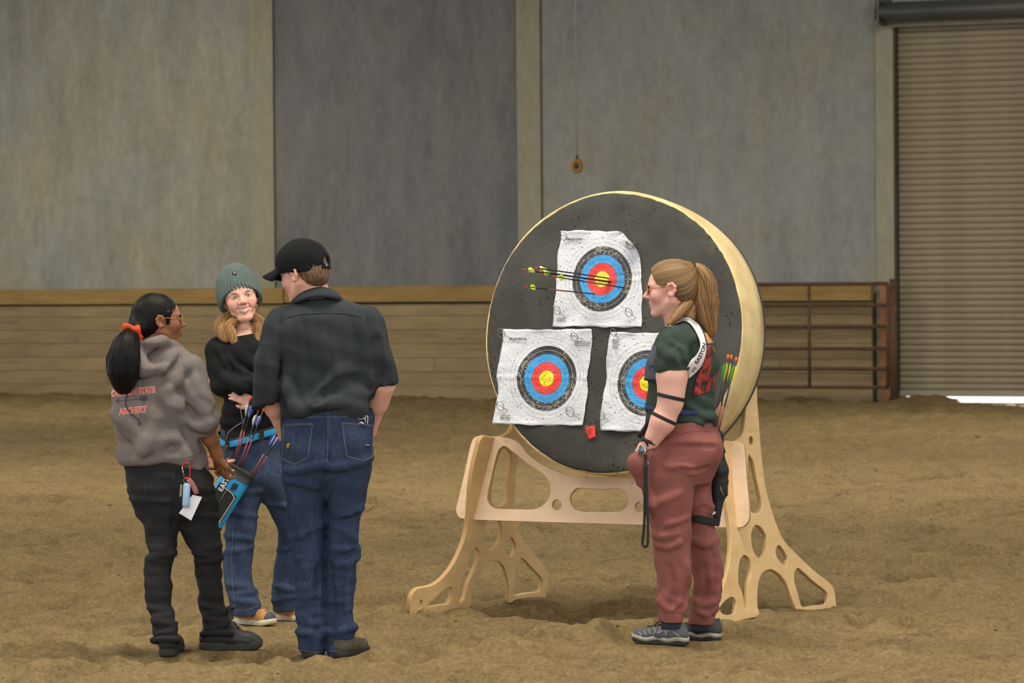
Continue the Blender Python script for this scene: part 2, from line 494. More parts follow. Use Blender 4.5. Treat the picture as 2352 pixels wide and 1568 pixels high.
class Frame:
    """local axes of a head, hand or shoe: right, forward, up"""
    def __init__(s, o, fwd, up, scale=1.0):
        s.o = nvec(o); f = nvec(fwd); f /= np.linalg.norm(f); u = nvec(up); u -= f * (u @ f); u /= np.linalg.norm(u)
        s.f, s.u, s.r = f, u, np.cross(f, u); s.sc = scale
        s.M = np.stack([s.r, s.f, s.u])
    def __call__(s, x, y, z): return s.o + (s.r * x + s.f * y + s.u * z) * s.sc
    def v(s, x, y, z): return Vector(s(x, y, z))
    def loc(s, p): return ((p - s.o) @ s.M.T) / s.sc
class Person:
    def __init__(s, d0): s.d = d0; s.s = FPX / d0
    def J(s, px, py, dy=0.0): return P(px, py, s.d + dy / s.s)
    def row(s, py, xl, xr, yc=0.0, hd=40.0):
        c = s.J((xl + xr) / 2, py, yc)
        return (c.z, c.x, c.y, (xr - xl) / 2 / s.s, hd / s.s)
    def rows(s, L): return [s.row(*q) for q in L]
    def r(s, px): return px / s.s
    def gz(s, px, dy=0.0):
        """pixel row where the ground lies at this depth"""
        d = s.d + dy / s.s; lo, hi = 900.0, 2200.0
        for _ in range(40):
            md = (lo + hi) / 2
            if P(px, md, d).z > 0: lo = md
            else: hi = md
        return lo

# ------------------------------------------------------------------ anatomy
def head_shape(v, F, ears=(1, 1), smile=False, jaw=1.0, nose=1.0, ez=0.0):
    """adult head: F is a Frame with its origin at the chin level under the skull centre; z=0 chin, z=0.225 crown"""
    sc = F.sc; E = lambda c, r, k=0.012, op='add': v.ell(F(*c), np.array(r) * sc, F.M, k * sc, op)
    Cn = lambda a, b, ra, rb, k=0.01, op='add', **kw: v.cone(F(*a), F(*b), ra * sc, rb * sc, k * sc, op, **kw)
    E((0, -0.012, 0.138), (0.074, 0.096, 0.086), 0.01)
    E((0, 0.032, 0.118), (0.066, 0.062, 0.075), 0.02)
    E((0, 0.036, 0.070), (0.054 * jaw, 0.052, 0.062), 0.02)
    for sx in (-1, 1):
        Cn((sx * 0.054 * jaw, -0.004, 0.062), (sx * 0.018, 0.066, 0.016), 0.020, 0.015, 0.02)
        E((sx * 0.040, 0.058, 0.083), (0.025, 0.026, 0.024), 0.018)
        Cn((sx * 0.014, 0.084, 0.128), (sx * 0.045, 0.070, 0.129), 0.010, 0.009, 0.012)
        if smile: E((sx * 0.036, 0.070, 0.068), (0.017, 0.014, 0.019), 0.012)
    E((0, 0.075, 0.014), (0.020, 0.017, 0.016), 0.018)
    E((0, 0.074, 0.052), (0.030, 0.018, 0.024), 0.015)
    Cn((0, 0.084, 0.120), (0, 0.104 * (0.5 + 0.5 * nose) + 0.002, 0.086), 0.0085, 0.0095, 0.008)
    E((0, 0.1045, 0.084), (0.0115, 0.012, 0.010), 0.006)
    for sx in (-1, 1):
        E((sx * 0.0125, 0.094, 0.080), (0.0075, 0.010, 0.008), 0.005)
        E((sx * 0.031, 0.0935, 0.112), (0.0155, 0.013, 0.0105), 0.010, 'sub')
        E((sx * 0.031, 0.073, 0.112), (0.0165, 0.0145, 0.013), 0.004)
        E((sx * 0.006, 0.106, 0.0755), (0.0035, 0.005, 0.003), 0.003, 'sub')
    if smile:
        Cn((-0.027, 0.075, 0.061), (0, 0.0925, 0.0555), 0.005, 0.006, 0.006); Cn((0, 0.0925, 0.0555), (0.027, 0.075, 0.061), 0.006, 0.005, 0.006)
        Cn((-0.024, 0.076, 0.052), (0, 0.0905, 0.0395), 0.005, 0.006, 0.006); Cn((0, 0.0905, 0.0395), (0.024, 0.076, 0.052), 0.006, 0.005, 0.006)
        for q in (-1, 1): Cn((q * 0.016, 0.094, 0.0515), (0, 0.099, 0.0485), 0.0065, 0.0090, 0.003, 'sub'); Cn((q * 0.016, 0.094, 0.0515), (q * 0.027, 0.086, 0.0590), 0.0065, 0.0040, 0.003, 'sub'); Cn((q * 0.020, 0.090, 0.076), (q * 0.036, 0.078, 0.052), 0.0025, 0.002, 0.008, 'sub')
    else:
        Cn((-0.020, 0.080, 0.0545), (0, 0.0925, 0.0565), 0.004, 0.0062, 0.006); Cn((0, 0.0925, 0.0565), (0.020, 0.080, 0.0545), 0.0062, 0.004, 0.006)
        Cn((-0.017, 0.081, 0.0475), (0, 0.0905, 0.0455), 0.004, 0.0068, 0.006); Cn((0, 0.0905, 0.0455), (0.017, 0.081, 0.0475), 0.0068, 0.004, 0.006)
        Cn((-0.019, 0.0875, 0.0515), (0.019, 0.0875, 0.0515), 0.0018, 0.0018, 0.003, 'sub')
        Cn((-0.006, 0.0975, 0.0513), (0.006, 0.0975, 0.0513), 0.0025, 0.0025, 0.004, 'sub')
    for sx, on in zip((-1, 1), ears):
        if not on: continue
        a = 0.070 * jaw ** 0.3
        pts = [(sx * (a + 0.004), 0.004, 0.085), (sx * (a + 0.010), -0.012, 0.083), (sx * (a + 0.015), -0.024, 0.100), (sx * (a + 0.016), -0.026, 0.118), (sx * (a + 0.013), -0.014, 0.131), (sx * (a + 0.008), 0.002, 0.128), (sx * (a + 0.005), 0.008, 0.112)]
        pts = [(x, y, z + ez) for x, y, z in pts]
        for i in range(len(pts) - 1): Cn(pts[i], pts[i + 1], 0.0058, 0.0052, 0.004)
        E((sx * (a + 0.006), -0.010, 0.107 + ez), (0.006, 0.014, 0.022), 0.006)
        E((sx * (a + 0.008), -0.001, 0.088 + ez), (0.005, 0.008, 0.009), 0.005)
        E((sx * (a + 0.014), -0.006, 0.107 + ez), (0.007, 0.008, 0.012), 0.004, 'sub')
def hand_shape(v, wrist, along, palm, size=0.185, curl=(0.5, 0.5, 0.5, 0.5), thumb=1, spread=0.12, tcurl=0.3, wr=0.024):
    """hand with palm and five fingers: along points to the fingertips, palm is the palm's outward normal, thumb=+1/-1 picks its side"""
    a = nvec(along); a /= np.linalg.norm(a); n = nvec(palm); n -= a * (n @ a); n /= np.linalg.norm(n)
    sd = np.cross(a, n) * thumb; w = nvec(wrist); S = size
    pc = w + a * S * 0.27
    v.ell(pc, (S * 0.215, S * 0.27, S * 0.075), np.stack([sd, a, n]), 0.008)
    v.cone(w - a * 0.01, w + a * S * 0.14, wr, wr * 0.95, 0.012, flat=(n, 1.25))
    lens = (0.40, 0.44, 0.415, 0.33); offs = (0.155, 0.052, -0.052, -0.150); st = (0.46, 0.485, 0.465, 0.42); rad = (0.047, 0.048, 0.046, 0.040)
    tips = []
    for i in range(4):
        p = w + a * S * st[i] + sd * S * offs[i]; L = S * lens[i]; an = 0.15 + curl[i] * 0.55
        base = p - a * S * 0.12
        d0 = a + sd * (spread * (1.5 - i) * 0.7); d0 /= np.linalg.norm(d0)
        pts = [base, p]; cur = 0.0
        for q, fr in enumerate((0.46, 0.30, 0.24)):
            cur += an * (0.8, 1.1, 0.8)[q] * (1 if curl[i] else 0.3)
            dd = d0 * math.cos(cur) + n * math.sin(cur)
            pts.append(pts[-1] + dd * L * fr)
        r = S * rad[i]
        v.chain(pts, [r * 1.05, r * 1.08, r * 0.98, r * 0.92, r * 0.78], 0.004)
        tips.append(pts[-1])
    b = w + a * S * 0.10 + sd * S * 0.10; d1 = a * 0.72 + sd * 0.62 + n * 0.25; d1 /= np.linalg.norm(d1)
    p1 = b + d1 * S * 0.24; d2 = a * 0.93 + sd * 0.25 * (1 - tcurl) + n * (0.1 + 0.8 * tcurl); d2 /= np.linalg.norm(d2)
    p2 = p1 + d2 * S * 0.18; d3 = a * (1 - 0.3 * tcurl) + n * (0.1 + tcurl) - sd * 0.2 * tcurl; d3 /= np.linalg.norm(d3)
    p3 = p2 + d3 * S * 0.13
    v.chain([b, p1, p2, p3], [S * 0.085, S * 0.062, S * 0.053, S * 0.042], 0.008)
    return tips
def skin_color(F, base, lip, V, blush=0.25, blush_rgb=(0.62, 0.27, 0.22)):
    """skin tone with lips and a little warmth on cheeks, nose and ears"""
    c = np.tile(np.array(base), (len(V), 1)); q = F.loc(V)
    def g(x, y, z, r): return np.exp(-(((q[:, 0] - x) ** 2 + (q[:, 1] - y) ** 2 + (q[:, 2] - z) ** 2) / r ** 2))
    def mixin(wt, rgb):
        nonlocal c
        w = np.clip(wt, 0, 1)[:, None]; c = c * (1 - w) + np.array(rgb) * w
    for sx in (-1, 1):
        mixin(g(sx * 0.043, 0.07, 0.078, 0.026) * blush, blush_rgb); mixin(g(sx * 0.082, -0.01, 0.107, 0.03) * blush, blush_rgb)
    mixin(g(0, 0.108, 0.083, 0.015) * blush, blush_rgb)
    lipm = (np.abs(q[:, 0]) < 0.021) & (q[:, 1] > 0.074)
    for z0, r in ((0.0565, 0.0048), (0.0462, 0.0056)):
        mixin(lipm * np.exp(-(((q[:, 2] - z0) / r) ** 2)) * np.clip(1.3 - (q[:, 0] / 0.020) ** 2, 0, 1) * np.clip((q[:, 1] - 0.078) / 0.006, 0, 1) * 0.8, lip)
    return c
# ================================================================== the arena
TH = math.atan(0.484)
W0 = G(1000, 914); W0.z = 0
WU = Vector((math.cos(TH), -math.sin(TH), 0)); WN = Vector((-math.sin(TH), -math.cos(TH), 0)); ZV = Vector((0, 0, 1))
def wuz(px, py, out=0.0):
    p = on_plane(px, py, W0 + WN * out, WN) - W0
    return p.dot(WU), p.z
WALLM = Matrix(((WU.x, WN.x, 0, W0.x), (WU.y, WN.y, 0, W0.y), (0, 0, 1, 0), (0, 0, 0, 1)))
def wobj(name, V, Fs, mat, parent=None, smooth=False, at=None):
    """object in wall coordinates (u along, out towards the room, z up)"""
    me = bpy.data.meshes.new(name)
    a = Vector(at) if at else Vector((0, 0, 0))
    me.from_pydata([Vector(v) - a for v in V], [], Fs); me.validate(); me.update()
    bm = bmesh.new(); bm.from_mesh(me); bmesh.ops.recalc_face_normals(bm, faces=bm.faces[:]); bm.to_mesh(me); bm.free()
    o = link(name, me, mat, None, smooth); o.matrix_basis = WALLM @ Matrix.Translation(a)
    if parent is not None:
        o.parent = parent; o.matrix_parent_inverse = parent_world(parent).inverted()
    return o
def wbox(name, u0, u1, o0, o1, z0, z1, mat, parent=None):
    return wobj(name, *box_vf((u0, o0, z0), (u1 - u0, 0, 0), (0, o1 - o0, 0), (0, 0, z1 - z0)), mat, parent, at=((u0 + u1) / 2, o0, z0))

def concrete(name, base, warm, dark, streak=0.5):
    """cast concrete: broad stains, soft vertical runs, fine grain"""
    t = NT(name); v1 = t.coord((1, 1, 0.75)); v = t.coord((1, 1, 0.28))
    big = t.noise(v1, 0.8, 6, 0.68); st = t.noise(v, 2.0, 7, 0.72); fine = t.noise(t.coord((1, 1, 0.6)), 9, 5, 0.7)
    c = t.mix(t.ramp(big, [(0.38, (0, 0, 0)), (0.62, (1, 1, 1))]), lin(base), lin(warm))
    c = t.mix(t.math('MULTIPLY', t.ramp(st, [(0.40, (0, 0, 0)), (0.66, (1, 1, 1))]), streak), c, lin(dark))
    c = t.mix(t.math('MULTIPLY', t.ramp(st, [(0.24, (1, 1, 1)), (0.40, (0, 0, 0))]), 0.45), c, tuple(min(1, x * 1.45) for x in lin(base)))
    c = t.mix(0.30, c, t.ramp(fine, [(0.3, tuple(x * 0.6 for x in lin(base))), (0.7, tuple(x * 1.35 for x in lin(base)))]))
    t.base(c); t.rough(0.85); t.spec(0.25)
    return t.m
M_CON_A = concrete('concrete_weathered_warm', (152, 152, 144), (160, 148, 120), (112, 112, 106), 0.7)
M_CON_B = concrete('concrete_dark_grey', (116, 116, 118), (126, 122, 112), (82, 84, 88), 0.75)
M_CON_C = concrete('concrete_grey', (146, 148, 146), (148, 143, 124), (112, 115, 118), 0.7)
M_CON_P = concrete('concrete_pilaster', (150, 145, 128), (148, 140, 118), (124, 120, 108), 0.35)
def wood(name, c1, c2, dark, gs=(0.6, 14, 14), rnd=0.25):
    t = NT(name); v = t.coord(gs)
    g = t.noise(v, 3.0, 6, 0.6); g2 = t.noise(t.coord((1.2, 3, 3)), 1.4, 4)
    oi = t.n('ShaderNodeObjectInfo')
    c = t.ramp(g, [(0.25, lin(dark)), (0.5, lin(c1)), (0.75, lin(c2))])
    c = t.mix(0.4, c, t.ramp(g2, [(0.3, lin(dark)), (0.7, lin(c2))]))
    c = t.mix(1.0, c, t.ramp(oi.outputs['Random'], [(0, (1 - rnd,) * 3), (1, (1, 1, 1))]), 'MULTIPLY')
    t.base(c); t.rough(0.8); t.spec(0.2)
    return t.m
M_PLANK = wood('old_plank', (146, 128, 96), (160, 140, 104), (120, 104, 78), rnd=0.14)
M_PLANKCAP = wood('cap_plank', (166, 136, 82), (178, 148, 92), (132, 108, 66))
M_STEEL = plain('dark_steel', (64, 62, 58), 0.5, 0.2, 8, metal=0.2)

u_l = wuz(-260, 600)[0]; u_p1a = wuz(578, 500)[0]; u_p1b = wuz(632, 500)[0]; u_p2a = wuz(1191, 400)[0]; u_p2b = wuz(1244, 400)[0]
u_j0 = wuz(2014, 400)[0]; u_j1 = wuz(2054, 400)[0]; u_d1 = u_j1 + 5.2
ROOF = 8.3
wall = prop(wbox('wall_back', -40, u_j1, -0.40, -0.20, 0, ROOF, M_CON_B), kind='structure')
wall2 = prop(wbox('wall_back', u_d1, 42, -0.40, 0.0, 0, ROOF, M_CON_C), kind='structure')
zt = wuz(600, 700)[1]
for (a, b, mt) in ((-40, u_p1a, M_CON_A), (u_p1b, u_p2a, M_CON_B), (u_p2b, u_j0, M_CON_C)):
    wbox('concrete_panel', a + 0.012, b - 0.012, -0.21, 0.0, 0.0, ROOF, mt, wall)
for (a, b) in ((u_p1a, u_p1b), (u_p2a, u_p2b), (u_j0, u_j1)):
    wbox('pilaster', a, b, -0.21, 0.035, 0.0, ROOF if a < u_j0 - 0.1 else wuz(2020, 45)[1], M_CON_P, wall)
z_drum = wuz(2030, 27)[1]
z_head = wuz(2100, 58)[1]
wbox('lintel_panel', u_j1 - 0.02, u_d1 + 0.02, -0.40, -0.02, z_head, ROOF, M_CON_C, wall)

# timber kickboards
kb = prop(wbox('baseboard_back', -12.5, u_j0 - 0.02, 0.0, 0.06, -0.05, 1.36, plain('dusty_backing', (84, 72, 52), 0.9)), kind='structure')
ztop = wuz(900, 657, 0.16)[1]; zc = wuz(300, 696, 0.16)[1]
zs = [zc - i * (zc + 0.02) / 7.0 for i in range(8)]
rr = random.Random(3)
for r in range(7):
    u = -12.5 + rr.uniform(-1.5, 0)
    while u < u_j0 - 0.03:
        L = rr.choice((3.6, 4.2, 4.9)); a, b = max(u, -12.5), min(u + L, u_j0 - 0.03)
        if b - a > 0.1:
            off = rr.uniform(0, 0.012)
            wbox('plank', a + 0.004, b - 0.004, 0.05, 0.115 + off, zs[r + 1] + 0.003, zs[r] - 0.002 - (0.03 if r == 0 else 0), M_PLANK, kb)
        u += L
for (a, b, lift) in ((-12.5, -6.9, 0.0), (-6.88, -2.2, -0.01), (-2.18, 1.6, 0.0), (1.62, u_j0 - 0.03, -0.012)):
    wbox('cap_plank', a, b, 0.04, 0.17, zc + lift, ztop + lift, M_PLANKCAP, kb)

# roller door with its slats
M_SLAT = plain('painted_slat', (140, 128, 108), 0.6, 0.10, 3, metal=0.1)
M_BAR = plain('door_bar', (146, 138, 118), 0.5, 0.1, 4)
z_bot = wuz(2200, 896, -0.1)[1]; z_bar0 = wuz(2300, 911, -0.1)[1]
DU0, DU1 = wuz(2062, 500, -0.1)[0], u_d1
door = prop(wbox('door_1', DU0, DU1, -0.16, -0.14, z_bar0 + 0.01, z_head + 0.05, plain('door_backing', (58, 54, 48), 0.8)), kind='structure')
pit = 0.0798; n_sl = int((z_head + 0.04 - z_bot) / pit)
prof = [(-0.122, 0.0), (-0.110, 0.010), (-0.104, 0.024), (-0.101, 0.040), (-0.104, 0.058), (-0.112, 0.072), (-0.122, 0.0795)]
V = []; Fs = []
for uu in (0, DU1 - DU0):
    for (o, z) in prof: V.append((uu, o, z))
    V += [(uu, -0.14, 0.0795), (uu, -0.14, 0.0)]
npf = 9
for i in range(npf): Fs.append((i, (i + 1) % npf, npf + (i + 1) % npf, npf + i))
Fs += [tuple(range(npf)), tuple(reversed(range(npf, 2 * npf)))]
sl0 = wobj('slat', V, Fs, M_SLAT)
sl_me = sl0.data; bpy.data.objects.remove(sl0)
for i in range(n_sl):
    o = bpy.data.objects.new('slat', sl_me); COL.objects.link(o); o.matrix_basis = WALLM @ Matrix.Translation((DU0, 0, z_bot + i * pit))
    o.parent = door; o.matrix_parent_inverse = parent_world(door).inverted()
wbox('bottom_bar', DU0, DU1, -0.15, -0.08, z_bar0, z_bot, M_BAR, door)
wbox('door_guide', DU0 - 0.10, DU0 + 0.02, -0.16, -0.01, 0.0, z_head + 0.05, M_STEEL, door)
ud0 = wuz(2022, 27, 0.25)[0]
zdr = wuz(2030, 28, 0.25)[1]
V = []; Fs = []; ns = 28
for uu in (ud0, u_d1 + 0.4):
    for k in range(ns):
        an = 2 * math.pi * k / ns; V.append((uu, 0.21 + 0.135 * math.cos(an), zdr + 0.125 * math.sin(an)))
for k in range(ns): Fs.append((k, (k + 1) % ns, ns + (k + 1) % ns, ns + k))
Fs += [tuple(range(ns)), tuple(reversed(range(ns, 2 * ns)))]
wobj('drum_hood', V, Fs, plain('hood_steel', (88, 88, 82), 0.45, 0.15, 2, metal=0.3), door, True)
wbox('hood_bracket', ud0 - 0.02, ud0 + 0.01, 0.0, 0.34, zdr - 0.16, zdr + 0.15, plain('bracket_steel', (96, 88, 76), 0.5), door)
wbox('head_trim', u_j0 + 0.05, u_d1, 0.0, 0.05, z_head - 0.02, z_head + 0.05, M_CON_P, door)

# roof over the arena and the yard beyond the wall
M_ROOF = plain('roof_sheet', (120, 112, 96), 0.8, 0.1, 2)
c0, c1 = W0 + WU * -40, W0 + WU * 42
ROOF_EDGE = -5.0
def slab(name, pts, z0, z1, mat):
    n = len(pts); V = [(p[0], p[1], z0) for p in pts] + [(p[0], p[1], z1) for p in pts]
    Fs = [tuple(reversed(range(n))), tuple(range(n, 2 * n))] + [(i, (i + 1) % n, n + (i + 1) % n, n + i) for i in range(n)]
    return prop(mesh_py(name, V, Fs, mat, center=False), kind='structure')
slab('ceiling', [(c0.x, ROOF_EDGE), (c1.x, ROOF_EDGE), (c1.x, c1.y), (c0.x, c0.y)], ROOF, ROOF + 0.2, M_ROOF)
y0, y1 = W0 + WU * -40 - WN * 0.42, W0 + WU * 42 - WN * 0.42
slab('floor_yard', [(y0.x, y0.y), (y1.x, y1.y), (y1.x - WN.x * 40, y1.y - WN.y * 40), (y0.x - WN.x * 40, y0.y - WN.y * 40)], -0.3, -0.02, plain('yard_concrete', (205, 203, 198), 0.9))

# sand floor
_rs = np.random.RandomState(11)
_lat = [_rs.uniform(-1, 1, (256, 256)) for _ in range(10)]
def vnoise(x, y, q):
    L = _lat[q % 10]; xi = np.floor(x).astype(int); yi = np.floor(y).astype(int); fx = x - xi; fy = y - yi
    fx = fx * fx * (3 - 2 * fx); fy = fy * fy * (3 - 2 * fy)
    g = lambda a, b: L[a % 256, b % 256]
    return (g(xi, yi) * (1 - fx) + g(xi + 1, yi) * fx) * (1 - fy) + (g(xi, yi + 1) * (1 - fx) + g(xi + 1, yi + 1) * fx) * fy
_R1 = np.random.RandomState(5)
_NP = 1300
_px = _R1.uniform(-7, 7, _NP); _py = 13.5 + 37 * _R1.uniform(0, 1, _NP) ** 1.3
_pa = _R1.normal(0, 0.45, _NP); _pd = _R1.uniform(0.02, 0.065, _NP); _pl = _R1.uniform(0.08, 0.30, _NP); _pw = _R1.uniform(0.05, 0.11, _NP)
def sand_h(x, y):
    h = 0.024 * vnoise(x * 0.8, y * 0.6, 0) + 0.024 * vnoise(x * 2.1 + 9, y * 1.7, 1) + 0.020 * vnoise(x * 5.2, y * 4.6 + 3, 2)
    n = vnoise(x * 9.5, y * 8.0, 3); h = h + 0.021 * n - 0.034 * np.clip(vnoise(x * 6.3, y * 5.1, 4) - 0.35, 0, 1)
    h = h + 0.011 * vnoise(x * 21, y * 19, 5) + 0.005 * vnoise(x * 43, y * 40, 6)
    return h
xs = np.unique(np.concatenate([np.arange(-2.9, 2.9, 0.021), np.arange(-8.4, -2.9, 0.055), np.arange(2.9, 8.4, 0.055), np.linspace(-42, -8.4, 40), np.linspace(8.4, 44, 40)]))
ysl = list(np.linspace(-8, 13.4, 60)); yv = 13.4
while yv < 19.5: ysl.append(yv); yv += 0.024
while yv < 60: ysl.append(yv); yv += 0.024 * (yv / 19.5) ** 1.8
ysl += [64, 70, 78]
ys = np.array(sorted(set(ysl)))
XX, YY = np.meshgrid(xs, ys, indexing='ij')
HH = sand_h(XX, YY)
for i in range(_NP):                                  # scuffs and hoof marks
    i0, i1 = np.searchsorted(xs, [_px[i] - 0.6, _px[i] + 0.6]); j0, j1 = np.searchsorted(ys, [_py[i] - 0.6, _py[i] + 0.6])
    if i1 - i0 < 2 or j1 - j0 < 2: continue
    dx = XX[i0:i1, j0:j1] - _px[i]; dy = YY[i0:i1, j0:j1] - _py[i]
    u = dx * math.cos(_pa[i]) + dy * math.sin(_pa[i]); w = -dx * math.sin(_pa[i]) + dy * math.cos(_pa[i])
    q = (u / _pl[i]) ** 2 + (w / _pw[i]) ** 2
    HH[i0:i1, j0:j1] += -_pd[i] * np.exp(-q * q) + 0.45 * _pd[i] * np.exp(-(np.sqrt(q) - 1.35) ** 2 * 6)
wd = (XX - W0.x) * WN.x + (YY - W0.y) * WN.y; wu_ = (XX - W0.x) * WU.x + (YY - W0.y) * WU.y
HH += 0.05 * np.exp(-np.clip(wd, 0, 9) / 0.25) * (1 + vnoise(wu_ * 1.5, wd, 7)) * (wu_ < u_j1 + 0.1)
HH += 0.10 * np.exp(-((wu_ - wuz(2110, 900)[0]) / 0.45) ** 2 - (wd / 0.5) ** 2)
HH -= 0.055 * np.exp(-(np.clip(wd, -5, 9) / 0.5) ** 2) * (wu_ > wuz(2190, 900)[0])
HH -= 0.012
HH = np.where(wd < -0.25, np.minimum(HH, -0.06), HH)
FEET = []          # (x, y, r) places flattened under what stands there
# ================================================================== target butt, stand and faces
TY, TT = math.radians(27), math.radians(7)
TU = Vector((math.cos(TY), -math.sin(TY), 0))
TN = Vector((-math.sin(TY) * math.cos(TT), -math.cos(TY) * math.cos(TT), math.sin(TT)))
TV = TN.cross(TU); TV = TV if TV.z > 0 else -TV
TC = P(1403, 763, 17.85)
TR_ = 326 * 17.85 / FPX
def tf(px, py, lift=0.0):
    p = on_plane(px, py, TC + TN * lift, TN) - TC
    return p.dot(TU), p.dot(TV)
def tp(a, b, lift=0.0): return TC + TU * a + TV * b + TN * lift

def foam_mat():
    t = NT('black_foam'); v = t.coord()
    a = t.noise(v, 3.2, 5, 0.6); b = t.noise(v, 90, 4, 0.7)
    c = t.mix(t.ramp(a, [(0.4, (0, 0, 0)), (0.75, (1, 1, 1))]), lin((66, 66, 64)), lin((88, 87, 82)))
    c = t.mix(t.math('MULTIPLY', t.ramp(t.noise(v, 2.1, 3), [(0.60, (0, 0, 0)), (0.72, (1, 1, 1))]), 0.35), c, lin((128, 114, 90)))
    vo = t.n('ShaderNodeTexVoronoi'); t.l(v, vo.inputs['Vector']); vo.inputs['Scale'].default_value = 42
    hole = t.ramp(vo.outputs['Distance'], [(0.13, (1, 1, 1)), (0.21, (0, 0, 0))])
    pick = t.ramp(t.noise(v, 4, 2), [(0.42, (0, 0, 0)), (0.56, (1, 1, 1))])
    hp = t.math('MULTIPLY', hole, pick)
    t.base(t.mix(hp, c, (0.008, 0.008, 0.008))); t.rough(0.85); t.spec(0.2)
    t.bump(t.math('SUBTRACT', b, t.math('MULTIPLY', hp, 2.0)), 0.4, 0.006)
    return t.m
M_FOAM = foam_mat()
def band_mat():
    t = NT('cream_foam_band'); v = t.coord()
    a = t.noise(v, 6, 5, 0.6); b = t.noise(v, 40, 4)
    c = t.mix(t.ramp(a, [(0.35, (0, 0, 0)), (0.7, (1, 1, 1))]), lin((196, 172, 118)), lin((228, 208, 158)))
    c = t.mix(t.math('MULTIPLY', t.ramp(b, [(0.66, (0, 0, 0)), (0.72, (1, 1, 1))]), 0.6), c, lin((96, 80, 48)))
    t.base(c); t.rough(0.7); t.bump(a, 0.2, 0.006)
    return t.m
M_BAND = band_mat()
TTH = 0.29
butt = empty('target_butt', tp(0, -TR_, -TTH / 2)); prop(butt, 'big round black foam archery butt with a cream outer band', 'archery butt')
NS = 160
def wob(k, seed): return 1 + 0.004 * math.sin(3 * 2 * math.pi * k / NS + seed) + 0.003 * math.sin(7 * 2 * math.pi * k / NS + seed * 2.3)
rb = random.Random(4)
V, Fs = [], []
prof = [(0.0, 0.0), (0.35, 0.0), (0.7, 0.001), (0.90, 0.0), (0.975, -0.003), (0.992, -0.012), (0.992, -0.05)]
for (rf, zf) in prof[1:]:
    for k in range(NS):
        an = 2 * math.pi * k / NS; r = TR_ * rf * wob(k, 1.0)
        if rf > 0.9 and 12 < k < 40: r *= 1 - 0.005 * rb.random()
        V.append(tp(r * math.cos(an), r * math.sin(an), zf + (rb.uniform(-0.002, 0.002) if rf > 0.9 else 0)))
V.append(tp(0, 0, 0)); ci = len(V) - 1
for k in range(NS): Fs.append((ci, k, (k + 1) % NS))
for r in range(len(prof) - 2):
    for k in range(NS): Fs.append((r * NS + k, (r + 1) * NS + k, (r + 1) * NS + (k + 1) % NS, r * NS + (k + 1) % NS))
mesh_py('foam_face', V, Fs, M_FOAM, butt, True)
def ringband(name, r0, prof, mat, sd):
    V, Fs = [], []
    for (dr, z) in prof:
        for k in range(NS):
            an = 2 * math.pi * k / NS; r = r0 * wob(k, sd) + dr
            V.append(tp(r * math.cos(an), r * math.sin(an), z))
    n = len(prof)
    for i in range(n - 1):
        for k in range(NS): Fs.append((i * NS + k, (i + 1) * NS + k, (i + 1) * NS + (k + 1) % NS, i * NS + (k + 1) % NS))
    return mesh_py(name, V, Fs, mat, butt, True)
ringband('cream_band', TR_, [(-0.03, -0.012), (0.0, -0.012), (0.004, -0.018), (0.006, -0.10), (0.004, -0.2), (0.0, -TTH + 0.03), (-0.03, -TTH + 0.028)], M_BAND, 1.6)
ringband('back_foam', TR_, [(-0.25, -TTH), (-0.012, -TTH), (0.0, -TTH + 0.008), (0.0, -TTH + 0.03), (-0.05, -TTH + 0.034)], M_FOAM, 1.6)
V = [tp(0.9 * TR_ * math.cos(2 * math.pi * k / 48), 0.9 * TR_ * math.sin(2 * math.pi * k / 48), -TTH - 0.001) for k in range(48)]
mesh_py('back_panel', V, [tuple(reversed(range(48)))], M_FOAM, butt)

